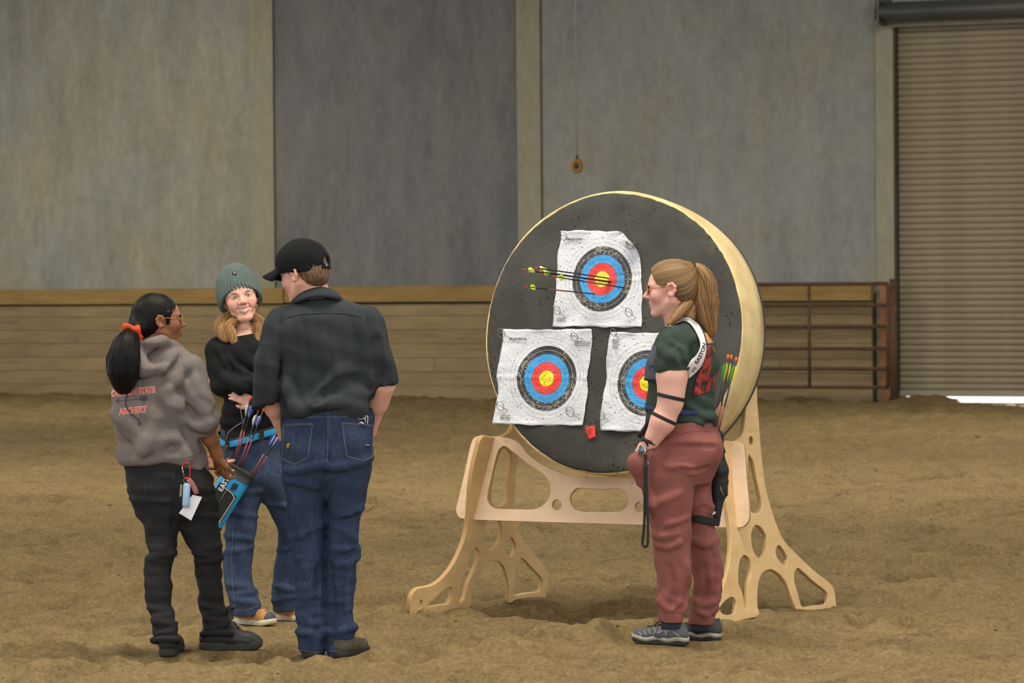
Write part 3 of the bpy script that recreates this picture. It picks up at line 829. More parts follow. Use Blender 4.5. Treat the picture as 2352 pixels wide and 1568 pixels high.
# printed paper faces
def paper_mat():
    t = NT('printed_face'); uv = t.n('ShaderNodeUVMap'); uv.uv_map = 'print'
    sp = t.n('ShaderNodeSeparateXYZ'); t.l(uv.outputs[0], sp.inputs[0])
    r = t.math('SQRT', t.math('ADD', t.math('POWER', sp.outputs[0], 2.0), t.math('POWER', sp.outputs[1], 2.0)))
    st = 0.0191; q = t.math('DIVIDE', r, st * 12)
    W, K, B, R, Y = (0.68, 0.70, 0.77), (0.035, 0.035, 0.035), lin((62, 158, 226)), lin((232, 62, 52)), lin((232, 220, 40))
    c = t.ramp(q, [(0, Y), (2 / 12, R), (4 / 12, B), (6 / 12, K), (8 / 12, W)], 'CONSTANT')
    f = t.math('FRACT', t.math('DIVIDE', r, st)); edge = t.math('ABSOLUTE', t.math('SUBTRACT', f, 0.5))
    line = t.ramp(edge, [(0.462, (0, 0, 0)), (0.47, (1, 1, 1))])
    inside = t.ramp(q, [(0, (1, 1, 1)), (10.06 / 12, (0, 0, 0))], 'CONSTANT')
    lc = t.ramp(q, [(0, (0.02, 0.02, 0.02)), (6.4 / 12, (0.75, 0.75, 0.75)), (7.6 / 12, (0.05, 0.05, 0.05))], 'CONSTANT')
    c = t.mix(t.math('MULTIPLY', t.math('MULTIPLY', line, inside), 0.75), c, lc)
    # scuffed black ink, arrow holes, smudged print in the corners
    v = t.n('ShaderNodeMapping'); t.l(uv.outputs[0], v.inputs[0]); oi = t.n('ShaderNodeObjectInfo')
    ad = t.n('ShaderNodeVectorMath', operation='ADD'); t.l(uv.outputs[0], ad.inputs[0])
    cb = t.n('ShaderNodeCombineXYZ'); t.l(t.math('MULTIPLY', oi.outputs['Random'], 7.0), cb.inputs[0]); t.l(t.math('MULTIPLY', oi.outputs['Random'], 3.0), cb.inputs[2]); t.l(cb.outputs[0], ad.inputs[1])
    vec = ad.outputs[0]
    isk = t.math('MULTIPLY', t.ramp(q, [(0, (0, 0, 0)), (6 / 12, (1, 1, 1)), (8 / 12, (0, 0, 0))], 'CONSTANT'), 1.0)
    scuff = t.math('MULTIPLY', t.ramp(t.noise(vec, 90, 4, 0.7), [(0.50, (0, 0, 0)), (0.60, (1, 1, 1))]), t.ramp(t.noise(vec, 9, 2), [(0.36, (0, 0, 0)), (0.58, (1, 1, 1))]))
    c = t.mix(t.math('MULTIPLY', t.math('MULTIPLY', scuff, isk), 0.7), c, (0.55, 0.50, 0.40))
    vo = t.n('ShaderNodeTexVoronoi'); t.l(vec, vo.inputs['Vector']); vo.inputs['Scale'].default_value = 75
    hole = t.ramp(vo.outputs['Distance'], [(0.17, (1, 1, 1)), (0.23, (0, 0, 0))])
    sel = t.n('ShaderNodeSeparateColor'); t.l(vo.outputs['Color'], sel.inputs[0])
    dens = t.math('LESS_THAN', sel.outputs[0], t.math('MULTIPLY_ADD', t.math('LESS_THAN', q, 0.56), 0.22, 0.24))
    c = t.mix(t.math('MULTIPLY', hole, dens), c, (0.012, 0.012, 0.012))
    vo2 = t.n('ShaderNodeTexVoronoi'); t.l(vec, vo2.inputs['Vector']); vo2.inputs['Scale'].default_value = 130
    fl = t.math('MULTIPLY', t.ramp(vo2.outputs['Distance'], [(0.12, (1, 1, 1)), (0.2, (0, 0, 0))]), t.math('LESS_THAN', q, 0.5))
    sel2 = t.n('ShaderNodeSeparateColor'); t.l(vo2.outputs['Color'], sel2.inputs[0])
    c = t.mix(t.math('MULTIPLY', fl, t.math('LESS_THAN', sel2.outputs[1], 0.35)), c, (0.6, 0.6, 0.6))
    c = t.mix(t.ramp(t.noise(vec, 14, 3), [(0.5, (0, 0, 0)), (0.8, (0.25, 0.25, 0.25))]), c, t.mix(0.5, c, (0.35, 0.45, 0.75)))
    t.base(c); t.rough(0.34); t.spec(0.45)
    t.bump(t.math('ADD', t.noise(vec, 16, 4, 0.6), t.math('MULTIPLY', t.noise(vec, 50, 3, 0.6), 0.5)), 0.8, 0.009)
    return t.m
M_PAPER = paper_mat(); M_INK = plain('printed_ink', (112, 112, 116), 0.6, 0.4, 200)
def paper(corners, center, label, seed, curl=None):
    """corners TL, TR, BR, BL in face coordinates"""
    N = 44; rs = random.Random(seed); ph = [rs.uniform(0, 6.3) for _ in range(8)]
    tl, tr, br, bl = [Vector((*tf(*c), 0)) for c in corners]; c0 = Vector((*tf(*center), 0))
    V, UV = [], []
    for j in range(N + 1):
        for i in range(N + 1):
            s, t_ = i / N, j / N
            e = 0.0022 * math.sin(11 * t_ + ph[0]) + 0.0016 * math.sin(23 * t_ + ph[1])
            f = 0.0018 * math.sin(9 * s + ph[2]) + 0.0014 * math.sin(27 * s + ph[3])
            p = (tl * (1 - s) + tr * s) * (1 - t_) + (bl * (1 - s) + br * s) * t_
            if i in (0, N): p.x += e * 1.4 + (rs.uniform(-1, 1) * 0.0006)
            if j in (0, N): p.y += f * 1.2 + (rs.uniform(-1, 1) * 0.0006)
            h = 0.006 + 0.003 * math.sin(5 * s + 3 * t_ + ph[4]) + 0.0035 * math.sin(9 * t_ - 4 * s + ph[5]) + 0.002 * math.sin(17 * s + 11 * t_ + ph[6])
            h += 0.004 * math.exp(-((t_ - 0.5) / 0.012) ** 2) - 0.003 * math.exp(-((t_ - 0.47) / 0.02) ** 2) + 0.002 * math.exp(-((s - 0.5) / 0.012) ** 2)
            ed = min(s, t_, 1 - s, 1 - t_); h += 0.010 * math.exp(-ed / 0.03) * (0.5 + 0.5 * math.sin(13 * (s + t_) + ph[7]))
            cx = p.copy()
            if curl:
                k = max(0, (s - curl[0]) + (curl[1] - t_)) if s > curl[0] - 0.2 and t_ < curl[1] + 0.2 else 0
                k = max(0.0, (s - t_) - curl[2])
                h += 0.9 * k * k * 1.6; cx = p + Vector((-0.35, -0.25, 0)) * k * k * 2.0
            V.append(tp(cx.x, cx.y, max(0.002, h))); UV.append((p.x - c0.x, p.y - c0.y))
    Fs = [(j * (N + 1) + i, (j + 1) * (N + 1) + i, (j + 1) * (N + 1) + i + 1, j * (N + 1) + i + 1) for j in range(N) for i in range(N)]
    o = mesh_py('paper_target', V, Fs, M_PAPER, None, True)
    me = o.data; ul = me.uv_layers.new(name='print')
    uv = np.array([UV[l.vertex_index] for l in me.loops], np.float32); ul.data.foreach_set('uv', uv.ravel())
    sm = o.modifiers.new('paper', 'SOLIDIFY'); sm.thickness = 0.0006
    prop(o, label, 'target face', 'paper target faces pinned on the butt')
    return o, c0
f_top, ct = paper([(1289, 530), (1474, 532), (1476, 752), (1271, 750)], (1384, 641), 'creased paper target face at the top of the butt, stuck with arrows', 1, curl=(0.8, 0.2, 0.70))
f_left, cl = paper([(1156, 757), (1362, 757), (1343, 978), (1137, 974)], (1257, 869), 'paper target face on the lower left of the butt, wholly in view', 2)
f_right, cr_ = paper([(1403, 762), (1605, 768), (1586, 995), (1380, 988)], (1488, 880), 'paper target face half hidden behind the woman in mauve trousers', 3)
def smudge(face, px0, py0, w, h, rows, seed):
    """faint rows of print, worn past reading"""
    rs = random.Random(seed); parts = []
    for r in range(rows):
        x = px0
        while x < px0 + w:
            l = rs.uniform(1.5, 4.5); y = py0 + (r + 0.5) * h / rows
            a0, b0 = tf(x, y + h / rows * 0.33); a1, b1 = tf(x + l, y - h / rows * rs.uniform(0.15, 0.33))
            parts.append(([tp(a0, b0, 0.0135), tp(a1, b0, 0.0135), tp(a1, b1, 0.0135), tp(a0, b1, 0.0135)], [(0, 1, 2, 3)])); x += l + rs.uniform(0.6, 1.6)
    V, Fs = merge(parts); o = mesh_py('worn_print', V, Fs, M_INK, face); o['kind'] = 'stuff'
smudge(f_top, 1301, 545, 40, 9, 1, 1); smudge(f_left, 1173, 774, 40, 9, 1, 2); smudge(f_left, 1323, 783, 34, 12, 3, 3); smudge(f_left, 1152, 952, 22, 12, 3, 4); smudge(f_top, 1282, 729, 18, 10, 3, 5); smudge(f_right, 1410, 779, 12, 22, 5, 6)

# wire pins
M_WIRE = plain('pin_wire', (150, 150, 146), 0.35, 0.1, 50, metal=0.7)
def pin(cx, cy, rpx, sx, sy, label, seed, lift=0.03):
    rs = random.Random(seed); a, b = tf(cx, cy, lift); r = rpx / 493.0
    pts = []
    for k in range(26):
        an = 2.4 + 2 * math.pi * 1.12 * k / 25; rr_ = r * (1.0 if k < 22 else 1 - 0.12 * (k - 21))
        pts.append(tp(a + rr_ * math.cos(an) * 0.95, b + rr_ * math.sin(an), lift + 0.012 * math.sin(an)))
    a2, b2 = tf(sx, sy)
    pts += [tp(a + 0.1 * r, b + 0.25 * r, lift), tp(a + 0.35 * (a2 - a), b + 0.35 * (b2 - b), lift * 0.8), tp(a2, b2, 0.012), tp(a2 + (a2 - a) * 1.2, b2 + (b2 - b) * 1.2, -0.05)]
    o = tube('wire_pin', pts, 0.0016, M_WIRE, None, 6)
    prop(o, label, 'pin', 'curled wire pins holding the paper')
PINS = [(1294, 542, 9, 1316, 551, 'wire pin at the upper left of the top paper face'), (1446, 562, 9, 1462, 558, 'wire pin beside the curled corner of the top paper face'),
        (1279, 713, 9, 1296, 726, 'wire pin at the lower left of the top paper face'), (1444, 717, 9, 1460, 728, 'wire pin at the lower right of the top paper face'),
        (1151, 765, 10, 1180, 781, 'wire pin at the upper left of the lower left face'), (1319, 773, 9, 1340, 779, 'wire pin at the upper right of the lower left face'),
        (1149, 932, 10, 1166, 941, 'wire pin at the lower left of the lower left face'), (1309, 945, 11, 1332, 961, 'wire pin at the lower right of the lower left face'),
        (1409, 763, 8, 1424, 778, 'wire pin at the upper left of the half hidden face'), (1380, 953, 10, 1400, 966, 'wire pin at the lower left of the half hidden face'),
        (1348, 986, 8, 1358, 994, 'wire pin through the small red tag')]
for i, q in enumerate(PINS): pin(*q, seed=i)
tagp = [tp(*tf(x, y, 0.008), 0.008) for x, y in ((1345, 982), (1365, 977), (1370, 1003), (1351, 1010))]
c_ = sum(tagp, Vector()) / 4
V = []; Fs = []
for j in range(7):
    for i in range(7):
        s, t_ = i / 6, j / 6; p = (tagp[0] * (1 - s) + tagp[1] * s) * (1 - t_) + (tagp[3] * (1 - s) + tagp[2] * s) * t_
        V.append(p + TN * (0.004 * math.sin(4 * s + 5 * t_) + 0.004 * s))
Fs = [(j * 7 + i, (j + 1) * 7 + i, (j + 1) * 7 + i + 1, j * 7 + i + 1) for j in range(6) for i in range(6)]
o = mesh_py('red_tag', V, Fs, plain('red_card', (240, 70, 56), 0.6, 0.15, 40), None, True); o.modifiers.new('card', 'SOLIDIFY').thickness = 0.001
prop(o, 'small square red tag pinned below the paper faces', 'tag')

# arrows
def arrow(name, tip, nock, label, cat_group, shaft_m, nock_m, vane_ms, band_m=None, vane=(0.048, 0.013), seed=0, rad=0.0032, tipless=True, band=(0.28, 0.42)):
    tip, nock = Vector(tip), Vector(nock); ax = (nock - tip).normalized(); L = (nock - tip).length
    root = empty(name, tip); prop(root, label, 'arrow', cat_group)
    tube('shaft', [tip - ax * 0.04, nock - ax * 0.012], rad, shaft_m, root, 8)
    if band_m: tube('wrap', [nock - ax * L * band[1], nock - ax * L * band[0]], rad * 1.12, band_m, root, 8)
    tube('nock', [nock - ax * 0.016, nock - ax * 0.008, nock + ax * 0.004, nock + ax * 0.006], [rad * 0.9, rad * 1.25, rad * 1.35, rad * 0.8], nock_m, root, 8)
    u = ax.orthogonal().normalized(); w = ax.cross(u); rs = random.Random(seed); a0 = rs.uniform(0, 2)
    for k in range(3):
        an = a0 + k * 2 * math.pi / 3; d = u * math.cos(an) + w * math.sin(an); n = ax.cross(d)
        V = []; e = nock - ax * 0.03
        cur = [(0, 0.0), (0.12, 0.62), (0.35, 1.0), (0.6, 0.85), (0.85, 0.4), (1.0, 0.02)]
        for (t_, hh) in cur:
            q = e - ax * vane[0] * t_
            for sd in (-1, 1): V.append(q + d * (rad * 0.8) + n * sd * 0.0006)
            for sd in (-1, 1): V.append(q + d * (rad + vane[1] * hh) + n * (sd * 0.0005 + 0.002 * hh))
        Fs = []
        for i in range(len(cur) - 1):
            b = i * 4
            Fs += [(b, b + 4, b + 6, b + 2), (b + 1, b + 3, b + 7, b + 5), (b + 2, b + 6, b + 7, b + 3)]
        mesh_py('vane', V, Fs, vane_ms[k % len(vane_ms)], root, True)
    return root
M_CARBON = plain('black_carbon', (26, 26, 28), 0.35, 0.2, 60); M_NOCK_R = plain('red_nock', (206, 38, 46), 0.35, 0.05); M_VANE_Y = plain('yellow_vane', (206, 226, 52), 0.45, 0.06)
M_VANE_W = plain('white_vane', (226, 226, 222), 0.5, 0.05); M_SHAFTR = plain('maroon_wrap', (128, 66, 72), 0.4, 0.35, 300); M_WHITEBAND = plain('white_band', (205, 200, 200), 0.4, 0.1)
ARR = [((1203, 619.5), (1402, 648), 'arrow in the top face with the leftmost nock of the upper three', 0.66), ((1232, 615), (1399, 639), 'arrow ending highest in the gold of the top face', 0.60),
       ((1241, 623.5), (1404, 647), 'arrow in the gold whose vanes overlap the highest arrow', 0.60), ((1273, 635), (1432, 660.5), 'arrow in the top face that ends in the blue ring', 0.60),
       ((1209, 659), (1366, 675), 'lowest arrow in the top face with a pink wrap', 0.62)]
for i, ((nx, ny), (tx, ty), lb, L) in enumerate(ARR):
    tip = tp(*tf(tx, ty, 0.004), 0.004)
    lo, hi = 14.0, tip.y + 0.05
    for _ in range(50):
        md = (lo + hi) / 2
        if (P(nx, ny, md) - tip).length > L: lo = md
        else: hi = md
    arrow('arrow', tip, P(nx, ny, lo), lb, 'arrows standing in the top face', M_CARBON, M_NOCK_R, [M_VANE_Y, M_VANE_Y, M_VANE_W], M_SHAFTR if i in (3, 4) else None, seed=i + 2, vane=(0.050, 0.0135), band=(0.30, 0.55) if i == 4 else (0.42, 0.6))

# plywood stand
def ply_mat(name='plywood', c1=(206, 172, 122), c2=(222, 190, 142), c3=(190, 156, 106)):
    t = NT(name); g = t.noise(t.coord((1.2, 9, 9)), 3.0, 5, 0.6); g2 = t.noise(t.coord(), 4, 3); g3 = t.noise(t.coord(), 26, 4)
    c = t.mix(t.ramp(g, [(0.3, (0, 0, 0)), (0.7, (1, 1, 1))]), lin(c1), lin(c2))
    c = t.mix(t.math('MULTIPLY', t.ramp(g2, [(0.45, (0, 0, 0)), (0.7, (1, 1, 1))]), 0.4), c, lin(c3))
    c = t.mix(t.math('MULTIPLY', t.ramp(g3, [(0.64, (0, 0, 0)), (0.74, (1, 1, 1))]), 0.35), c, lin((150, 118, 78)))
    t.base(c); t.rough(0.6); t.spec(0.3)
    return t.m
def edge_mat():
    t = NT('plywood_edge'); v = t.coord(); sp = t.n('ShaderNodeSeparateXYZ'); t.l(v, sp.inputs[0])
    f = t.math('FRACT', t.math('MULTIPLY', sp.outputs[2], 190.0))
    t.base(t.ramp(f, [(0.0, lin((216, 180, 124))), (0.5, lin((150, 112, 68)))], 'CONSTANT')); t.rough(0.7)
    return t.m
M_PLY, M_PLYE = ply_mat(), edge_mat(); M_PLY_LIT = ply_mat('plywood_lit', (226, 196, 166), (238, 210, 182), (212, 178, 144))  # paler copy of the plywood for the beam, cool front light in its colour
def board(name, outer, holes, frame_plane, thick, parent, face=None):
    o_, ea, eb = frame_plane; en = ea.cross(eb).normalized()
    def loop(px): return [((p - o_).dot(ea) / ea.length_squared, None) for p in px]
    def conv(pts, sub=5):
        out = []
        for (x, y) in pts:
            p = on_plane(x, y, o_, en) - o_
            b = p.dot(eb - ea * eb.dot(ea)) / (eb - ea * eb.dot(ea)).length_squared; a = (p - eb * b).dot(ea)
            out.append(Vector((a, b, 0)))
        return [(q.x, q.y) for q in smooth_path(out, sub, True)]
    ob = sheet(name, [conv(outer, 4)] + [conv(h, 5) for h in holes], (o_, ea, eb), thick, face or M_PLY, parent, 0.0015)
    ob.data.materials.append(M_PLYE)
    for p in ob.data.polygons:
        if abs(p.normal.z) < 0.5: p.material_index = 1
    return ob
stand = empty('target_stand', G(1400, 1400)); prop(stand, 'plywood target stand of two cut-out side frames and a cradle beam', 'stand')
PHI = math.radians(31); EA = Vector((math.sin(PHI), math.cos(PHI), 0)); SIDE = Vector((math.cos(PHI), -math.sin(PHI), 0))
EBL = (ZV + SIDE * math.tan(math.radians(12.7))).normalized(); EBR = (ZV - SIDE * math.tan(math.radians(9))).normalized()
right_outer = [(1732, 880), (1735, 925), (1738, 960), (1741, 1005), (1745, 1050), (1752, 1110), (1763, 1155), (1777, 1200), (1795, 1240), (1822, 1270), (1864, 1310), (1900, 1338), (1911, 1355), (1915, 1380), (1914, 1402), (1885, 1410), (1850, 1415), (1833, 1413), (1825, 1400), (1815, 1375), (1805, 1345), (1790, 1322), (1772, 1309), (1757, 1308), (1745, 1318), (1738, 1335), (1735, 1360), (1735, 1390), (1738, 1414), (1712, 1420), (1680, 1429), (1645, 1435), (1602, 1436), (1598, 1400), (1615, 1380), (1640, 1370), (1655, 1355), (1668, 1310), (1675, 1255), (1672, 1205), (1664, 1150), (1660, 1100), (1657, 1060), (1656, 1020), (1663, 1013), (1685, 1014), (1700, 1000), (1706, 980), (1709, 950), (1712, 915), (1716, 880)]
right_holes = [[(1721, 1001), (1726, 1008), (1726, 1018), (1721, 1023), (1716, 1018), (1716, 1007)], [(1714.5, 1047), (1721, 1050), (1727, 1061), (1734, 1098), (1745, 1150), (1743.6, 1171), (1737.5, 1179), (1725, 1178), (1717, 1165), (1713, 1100)],
               [(1733, 1205), (1745, 1212), (1755, 1228), (1757, 1241), (1755, 1265), (1743.6, 1284), (1732, 1276), (1723.7, 1260), (1720.7, 1229), (1725, 1212)], [(1785, 1251), (1797, 1265), (1805, 1281), (1803, 1292), (1798.7, 1301), (1790, 1293), (1780, 1280), (1777, 1263)],
               [(1828, 1304), (1840, 1312), (1866, 1336), (1893.6, 1358), (1898, 1376), (1892, 1388.5), (1866, 1391), (1840, 1394.6), (1832, 1379), (1826, 1357), (1820, 1336), (1820, 1315)],
               [(1705, 1274), (1713, 1278), (1719, 1287.5), (1722, 1312), (1716, 1336), (1714, 1362), (1713, 1388.5), (1710, 1404), (1705, 1391.5), (1701, 1364), (1691.6, 1339.5), (1691.6, 1306), (1696, 1284)],
               [(1676, 1370), (1683, 1374), (1687, 1385), (1686, 1400), (1682, 1411), (1661, 1413), (1650, 1404), (1649, 1394.6), (1661, 1379)]]
left_outer = [(1106.7, 1001), (1098, 1012), (1094, 1027), (1085, 1064), (1077.6, 1107), (1074.6, 1150), (1071.5, 1189.6), (1067, 1223), (1054.7, 1260), (1036, 1297), (1012, 1327), (987, 1344), (957, 1350), (943, 1364), (938, 1388), (942, 1413), (981, 1414), (1027, 1407), (1067, 1396), (1077.6, 1388), (1079, 1367), (1087, 1339.5), (1097.5, 1318), (1110, 1297), (1122, 1287), (1140, 1287), (1154, 1300), (1163, 1327), (1165, 1355), (1164, 1381), (1174, 1381), (1210, 1378), (1244.5, 1374), (1252, 1355), (1256, 1324), (1250.6, 1306), (1226, 1275), (1201.6, 1244.6), (1189, 1220), (1183, 1195.7), (1178.6, 1168), (1180, 1098), (1186, 1049), (1190, 1010), (1196, 960), (1202, 900), (1190, 900), (1183, 950), (1172, 985), (1158, 999), (1140, 1004), (1122, 1003)]
left_holes = [[(1159, 1030), (1168, 1036), (1172, 1049), (1166, 1098), (1163, 1144), (1152, 1160), (1134, 1162), (1125, 1150), (1125, 1120), (1132, 1080), (1147, 1035)], [(1145, 1194), (1149.6, 1214), (1145, 1241.6), (1131, 1261.5), (1119, 1261.5), (1110, 1244.6), (1108, 1226), (1112, 1203), (1122, 1190), (1136, 1187)],
              [(1169.5, 1231), (1180, 1244.6), (1180, 1263), (1171, 1278), (1157, 1266), (1155.7, 1251)], [(1197, 1280), (1220, 1304), (1241, 1327), (1241, 1345.7), (1235, 1358), (1205, 1362), (1178.6, 1365.6), (1177, 1342.6), (1180, 1303), (1189, 1284.5)],
              [(1088, 1255), (1096, 1261), (1097.5, 1275), (1088, 1303), (1073, 1336.5), (1064, 1370), (1054.7, 1383), (1051, 1373), (1054.7, 1336.5), (1067, 1297), (1079, 1266)], [(1031.7, 1345.7), (1036, 1358), (1027, 1384), (1005, 1389), (981, 1392), (981, 1384), (999.6, 1367), (1015, 1352)],
              [(963, 1374), (967, 1380), (964, 1392), (959, 1397), (956, 1390), (959, 1379)]]
gr_ = G(1738, 1416); gl_ = G(1077, 1390)
board('side_frame', right_outer, right_holes, (gr_, EA, EBR), 0.021, stand)
board('side_frame', left_outer, left_holes, (gl_, EA, EBL), 0.021, stand)
BO = tp(0, -TR_ - 0.02, -0.19)
beam_outer = [(1098, 1003), (1085, 1018), (1071, 1080), (1054.7, 1150), (1050, 1171), (1057, 1187), (1070, 1191), (1091, 1193), (1240, 1198), (1379, 1202), (1486, 1205), (1600, 1208), (1687, 1211), (1713, 1205), (1722, 1180), (1716, 1105), (1710, 1030), (1700, 1018), (1685, 1015), (1645, 1016), (1610, 1022), (1585, 1036), (1558, 1058), (1530, 1074), (1497, 1085), (1456, 1092), (1410, 1095), (1348.5, 1096), (1303, 1090), (1272, 1079), (1241, 1064), (1214, 1043), (1192, 1017), (1165, 1006), (1122, 1003)]
beam_holes = [[(1162, 1024), (1180, 1036.5), (1214, 1064), (1250.6, 1088.5), (1266, 1113), (1263, 1143.6), (1244.5, 1165), (1220, 1170.6), (1180, 1170), (1140, 1168), (1125, 1159), (1120.5, 1140.6), (1131, 1091.6), (1142, 1045.7), (1149.6, 1030)],
              [(1280.6 + 11.5 * math.cos(a), 1159.6 + 13 * math.sin(a)) for a in [2 * math.pi * k / 12 for k in range(12)]], [(1470 + 11.5 * math.cos(a), 1165 + 13 * math.sin(a)) for a in [2 * math.pi * k / 12 for k in range(12)]],
              [(1310, 1145), (1316, 1130), (1332, 1120), (1380, 1123), (1425, 1122), (1440, 1131), (1446, 1148), (1441, 1164), (1425, 1175), (1380, 1176), (1332, 1174), (1316, 1162)],
              [(1600, 1036), (1616, 1034), (1628, 1045), (1638, 1092), (1645, 1145), (1640, 1165), (1622, 1176), (1550, 1177), (1520, 1170), (1502, 1150), (1500, 1120), (1518, 1098), (1560, 1076)]]
board('cradle_beam', beam_outer, beam_holes, (BO, TU, TV), 0.021, stand, M_PLY_LIT)
for q in ((940, 1080, 1395), (1165, 1250, 1372), (1600, 1740, 1424), (1833, 1914, 1406)):
    for f in (0.15, 0.5, 0.85):
        g_ = G(q[0] + (q[1] - q[0]) * f, q[2]); FEET.append((g_.x, g_.y, 0.13, -0.002))
# ================================================================== people: shared makers
M_SKIN = attr_mat('skin', 0.5, 0.35, 0.12, 0.1)
M_HAIR = attr_mat('hair', 0.5, 0.35, 0, 0.15, 900, 0.12)
M_EYEW = plain('eye_white', (226, 220, 214), 0.25, 0.02); M_PUPIL = plain('pupil', (24, 22, 22), 0.15, 0.02)
M_TEETH = plain('teeth', (236, 226, 210), 0.3, 0.03)
M_GLASS = NT('lens_glass'); M_GLASS.b.inputs['Transmission Weight'].default_value = 1.0; M_GLASS.b.inputs['Roughness'].default_value = 0.02; M_GLASS.b.inputs['IOR'].default_value = 1.05; M_GLASS.base((0.97, 0.98, 0.98)); M_GLASS = M_GLASS.m
def bounds(pts, pad):
    A = np.array([nvec(p) for p in pts]); return A.min(0) - pad, A.max(0) + pad
def hash1(x, seed=0):
    i = np.floor(x).astype(int); f = x - i; f = f * f * (3 - 2 * f)
    h = lambda n: np.modf(np.abs(np.sin(n * 12.9898 + seed * 78.233) * 43758.5453))[0]
    return h(i) * (1 - f) + h(i + 1) * f
def flow_azimuth(p, a, b):
    """angle around the line a-b: constant along hair combed from a to b"""
    a, b = nvec(a), nvec(b); ax = (b - a) / np.linalg.norm(b - a); o = np.array((0.31, 0.2, 0.93)); u = o - ax * (o @ ax); u /= np.linalg.norm(u); w = np.cross(ax, u)
    q = p - a; return np.arctan2(q @ w, q @ u)
def hair_color(p, az, dark, mid, light, freq=40, seed=0):
    n = 0.62 * hash1(az * freq, seed) + 0.38 * hash1(az * freq * 2.3 + 5, seed + 1)
    n = np.clip(n, 0, 1)[:, None]; d, m_, l = (np.array(lin(c)) for c in (dark, mid, light))
    return np.where(n < 0.45, d + (m_ - d) * (n / 0.45), m_ + (l - m_) * ((n - 0.45) / 0.55))
def strands(name, guide, radii, n, mat, parent, r=0.0011, seed=0, curl=0.004, cols=None, fray=0.3):
    """a lock: many thin hairs along a guide path, spread by radii"""
    g = smooth_path(guide, 5); m_ = len(g); rad = np.interp(np.linspace(0, 1, m_), np.linspace(0, 1, len(radii)), radii)
    rs = np.random.RandomState(seed); V, Q, C = [], [], []
    for i in range(n):
        a0 = rs.uniform(0, 6.283); q = math.sqrt(rs.uniform(0.55, 1.0)); t1 = rs.uniform(1 - fray, 1.0); ph = rs.uniform(0, 6.3); fr = rs.uniform(1.5, 4)
        col = np.array(lin(cols[rs.randint(len(cols))])) * rs.uniform(0.75, 1.2)
        pts = []
        last = max(3, int(m_ * t1))
        for k in range(last):
            t = (g[min(k + 1, m_ - 1)] - g[max(k - 1, 0)]).normalized(); u = t.cross(Vector((0.2, 1, 0.1))).normalized(); w = t.cross(u)
            f = k / (m_ - 1); an = a0 + 0.16 * math.sin(fr * f * 2 + ph)
            pts.append(g[k] + (u * math.cos(an) + w * math.sin(an)) * rad[k] * q + u * curl * math.sin(fr * 5 * f + ph) * f)
        v, fs = tube_vf(pts, list(np.linspace(r, r * 0.4, len(pts))), 4, False)
        b = len(V); V += v; Q += [tuple(x + b for x in f_) for f_ in fs]; C += [col] * len(v)
    o = mesh_np(name, [tuple(v) for v in V], np.array(Q), mat, parent, True, col=np.array(C)); o['kind'] = 'stuff'
    return o
def cam_hit(bvh, px, py, lift=0.0015):
    r = ray(px, py).normalized(); h = bvh.ray_cast(CAM, r, 60)
    return None if h[0] is None else h[0] - r * lift
def stitch(name, pts, bvh, mat, parent, r=0.0012, step=3.0, flat=None, closed=False, lift=0.001):
    """seam or stitching that follows the cloth through the given points"""
    P2 = [Vector((x, y, 0)) for x, y in pts]; out = []
    if closed: P2.append(P2[0])
    for a, b in zip(P2[:-1], P2[1:]):
        n = max(1, int((b - a).length / step))
        for k in range(n):
            q = a + (b - a) * k / n; h = cam_hit(bvh, q.x, q.y, lift)
            if h is not None: out.append(h)
    h = cam_hit(bvh, P2[-1].x, P2[-1].y, lift)
    if h is not None: out.append(h)
    if len(out) < 3: return None
    A = np.array(out); A[1:-1] = 0.25 * A[:-2] + 0.5 * A[1:-1] + 0.25 * A[2:]
    return tube(name, [Vector(p) for p in A], r, mat, parent, 6, flat=flat)
def patch(name, poly, bvh, mat, parent, n=12, lift=0.003):
    """patch of cloth or print laid on the surface: quad poly TL, TR, BR, BL"""
    tl, tr, br, bl = [Vector((x, y, 0)) for x, y in poly]; V, ok = [], []
    for j in range(n + 1):
        for i in range(n + 1):
            s, t_ = i / n, j / n; q = (tl * (1 - s) + tr * s) * (1 - t_) + (bl * (1 - s) + br * s) * t_
            h = cam_hit(bvh, q.x, q.y, lift); V.append(h if h is not None else Vector((0, 0, 0))); ok.append(h is not None)
    Fs = [(j * (n + 1) + i, (j + 1) * (n + 1) + i, (j + 1) * (n + 1) + i + 1, j * (n + 1) + i + 1) for j in range(n) for i in range(n)]
    Fs = [f for f in Fs if all(ok[k] for k in f) and max((V[f[k]] - V[f[k - 1]]).length for k in range(4)) < 0.06]
    used = sorted({k for f in Fs for k in f}); mp = {u: k for k, u in enumerate(used)}
    if not Fs: return None
    o = mesh_py(name, [V[k] for k in used], [tuple(mp[k] for k in f) for f in Fs], mat, parent, True)
    md = o.modifiers.new('cloth', 'SOLIDIFY'); md.thickness = 0.0015; md.offset = 1
    return o
SOLE = [(0.0, 0.0), (0.026, 0.012), (0.036, 0.05), (0.034, 0.12), (0.031, 0.16), (0.038, 0.20), (0.046, 0.25), (0.044, 0.285), (0.030, 0.312), (0.008, 0.322), (-0.014, 0.316), (-0.032, 0.295), (-0.041, 0.26), (-0.040, 0.21), (-0.032, 0.16), (-0.033, 0.11), (-0.035, 0.05), (-0.026, 0.012)]
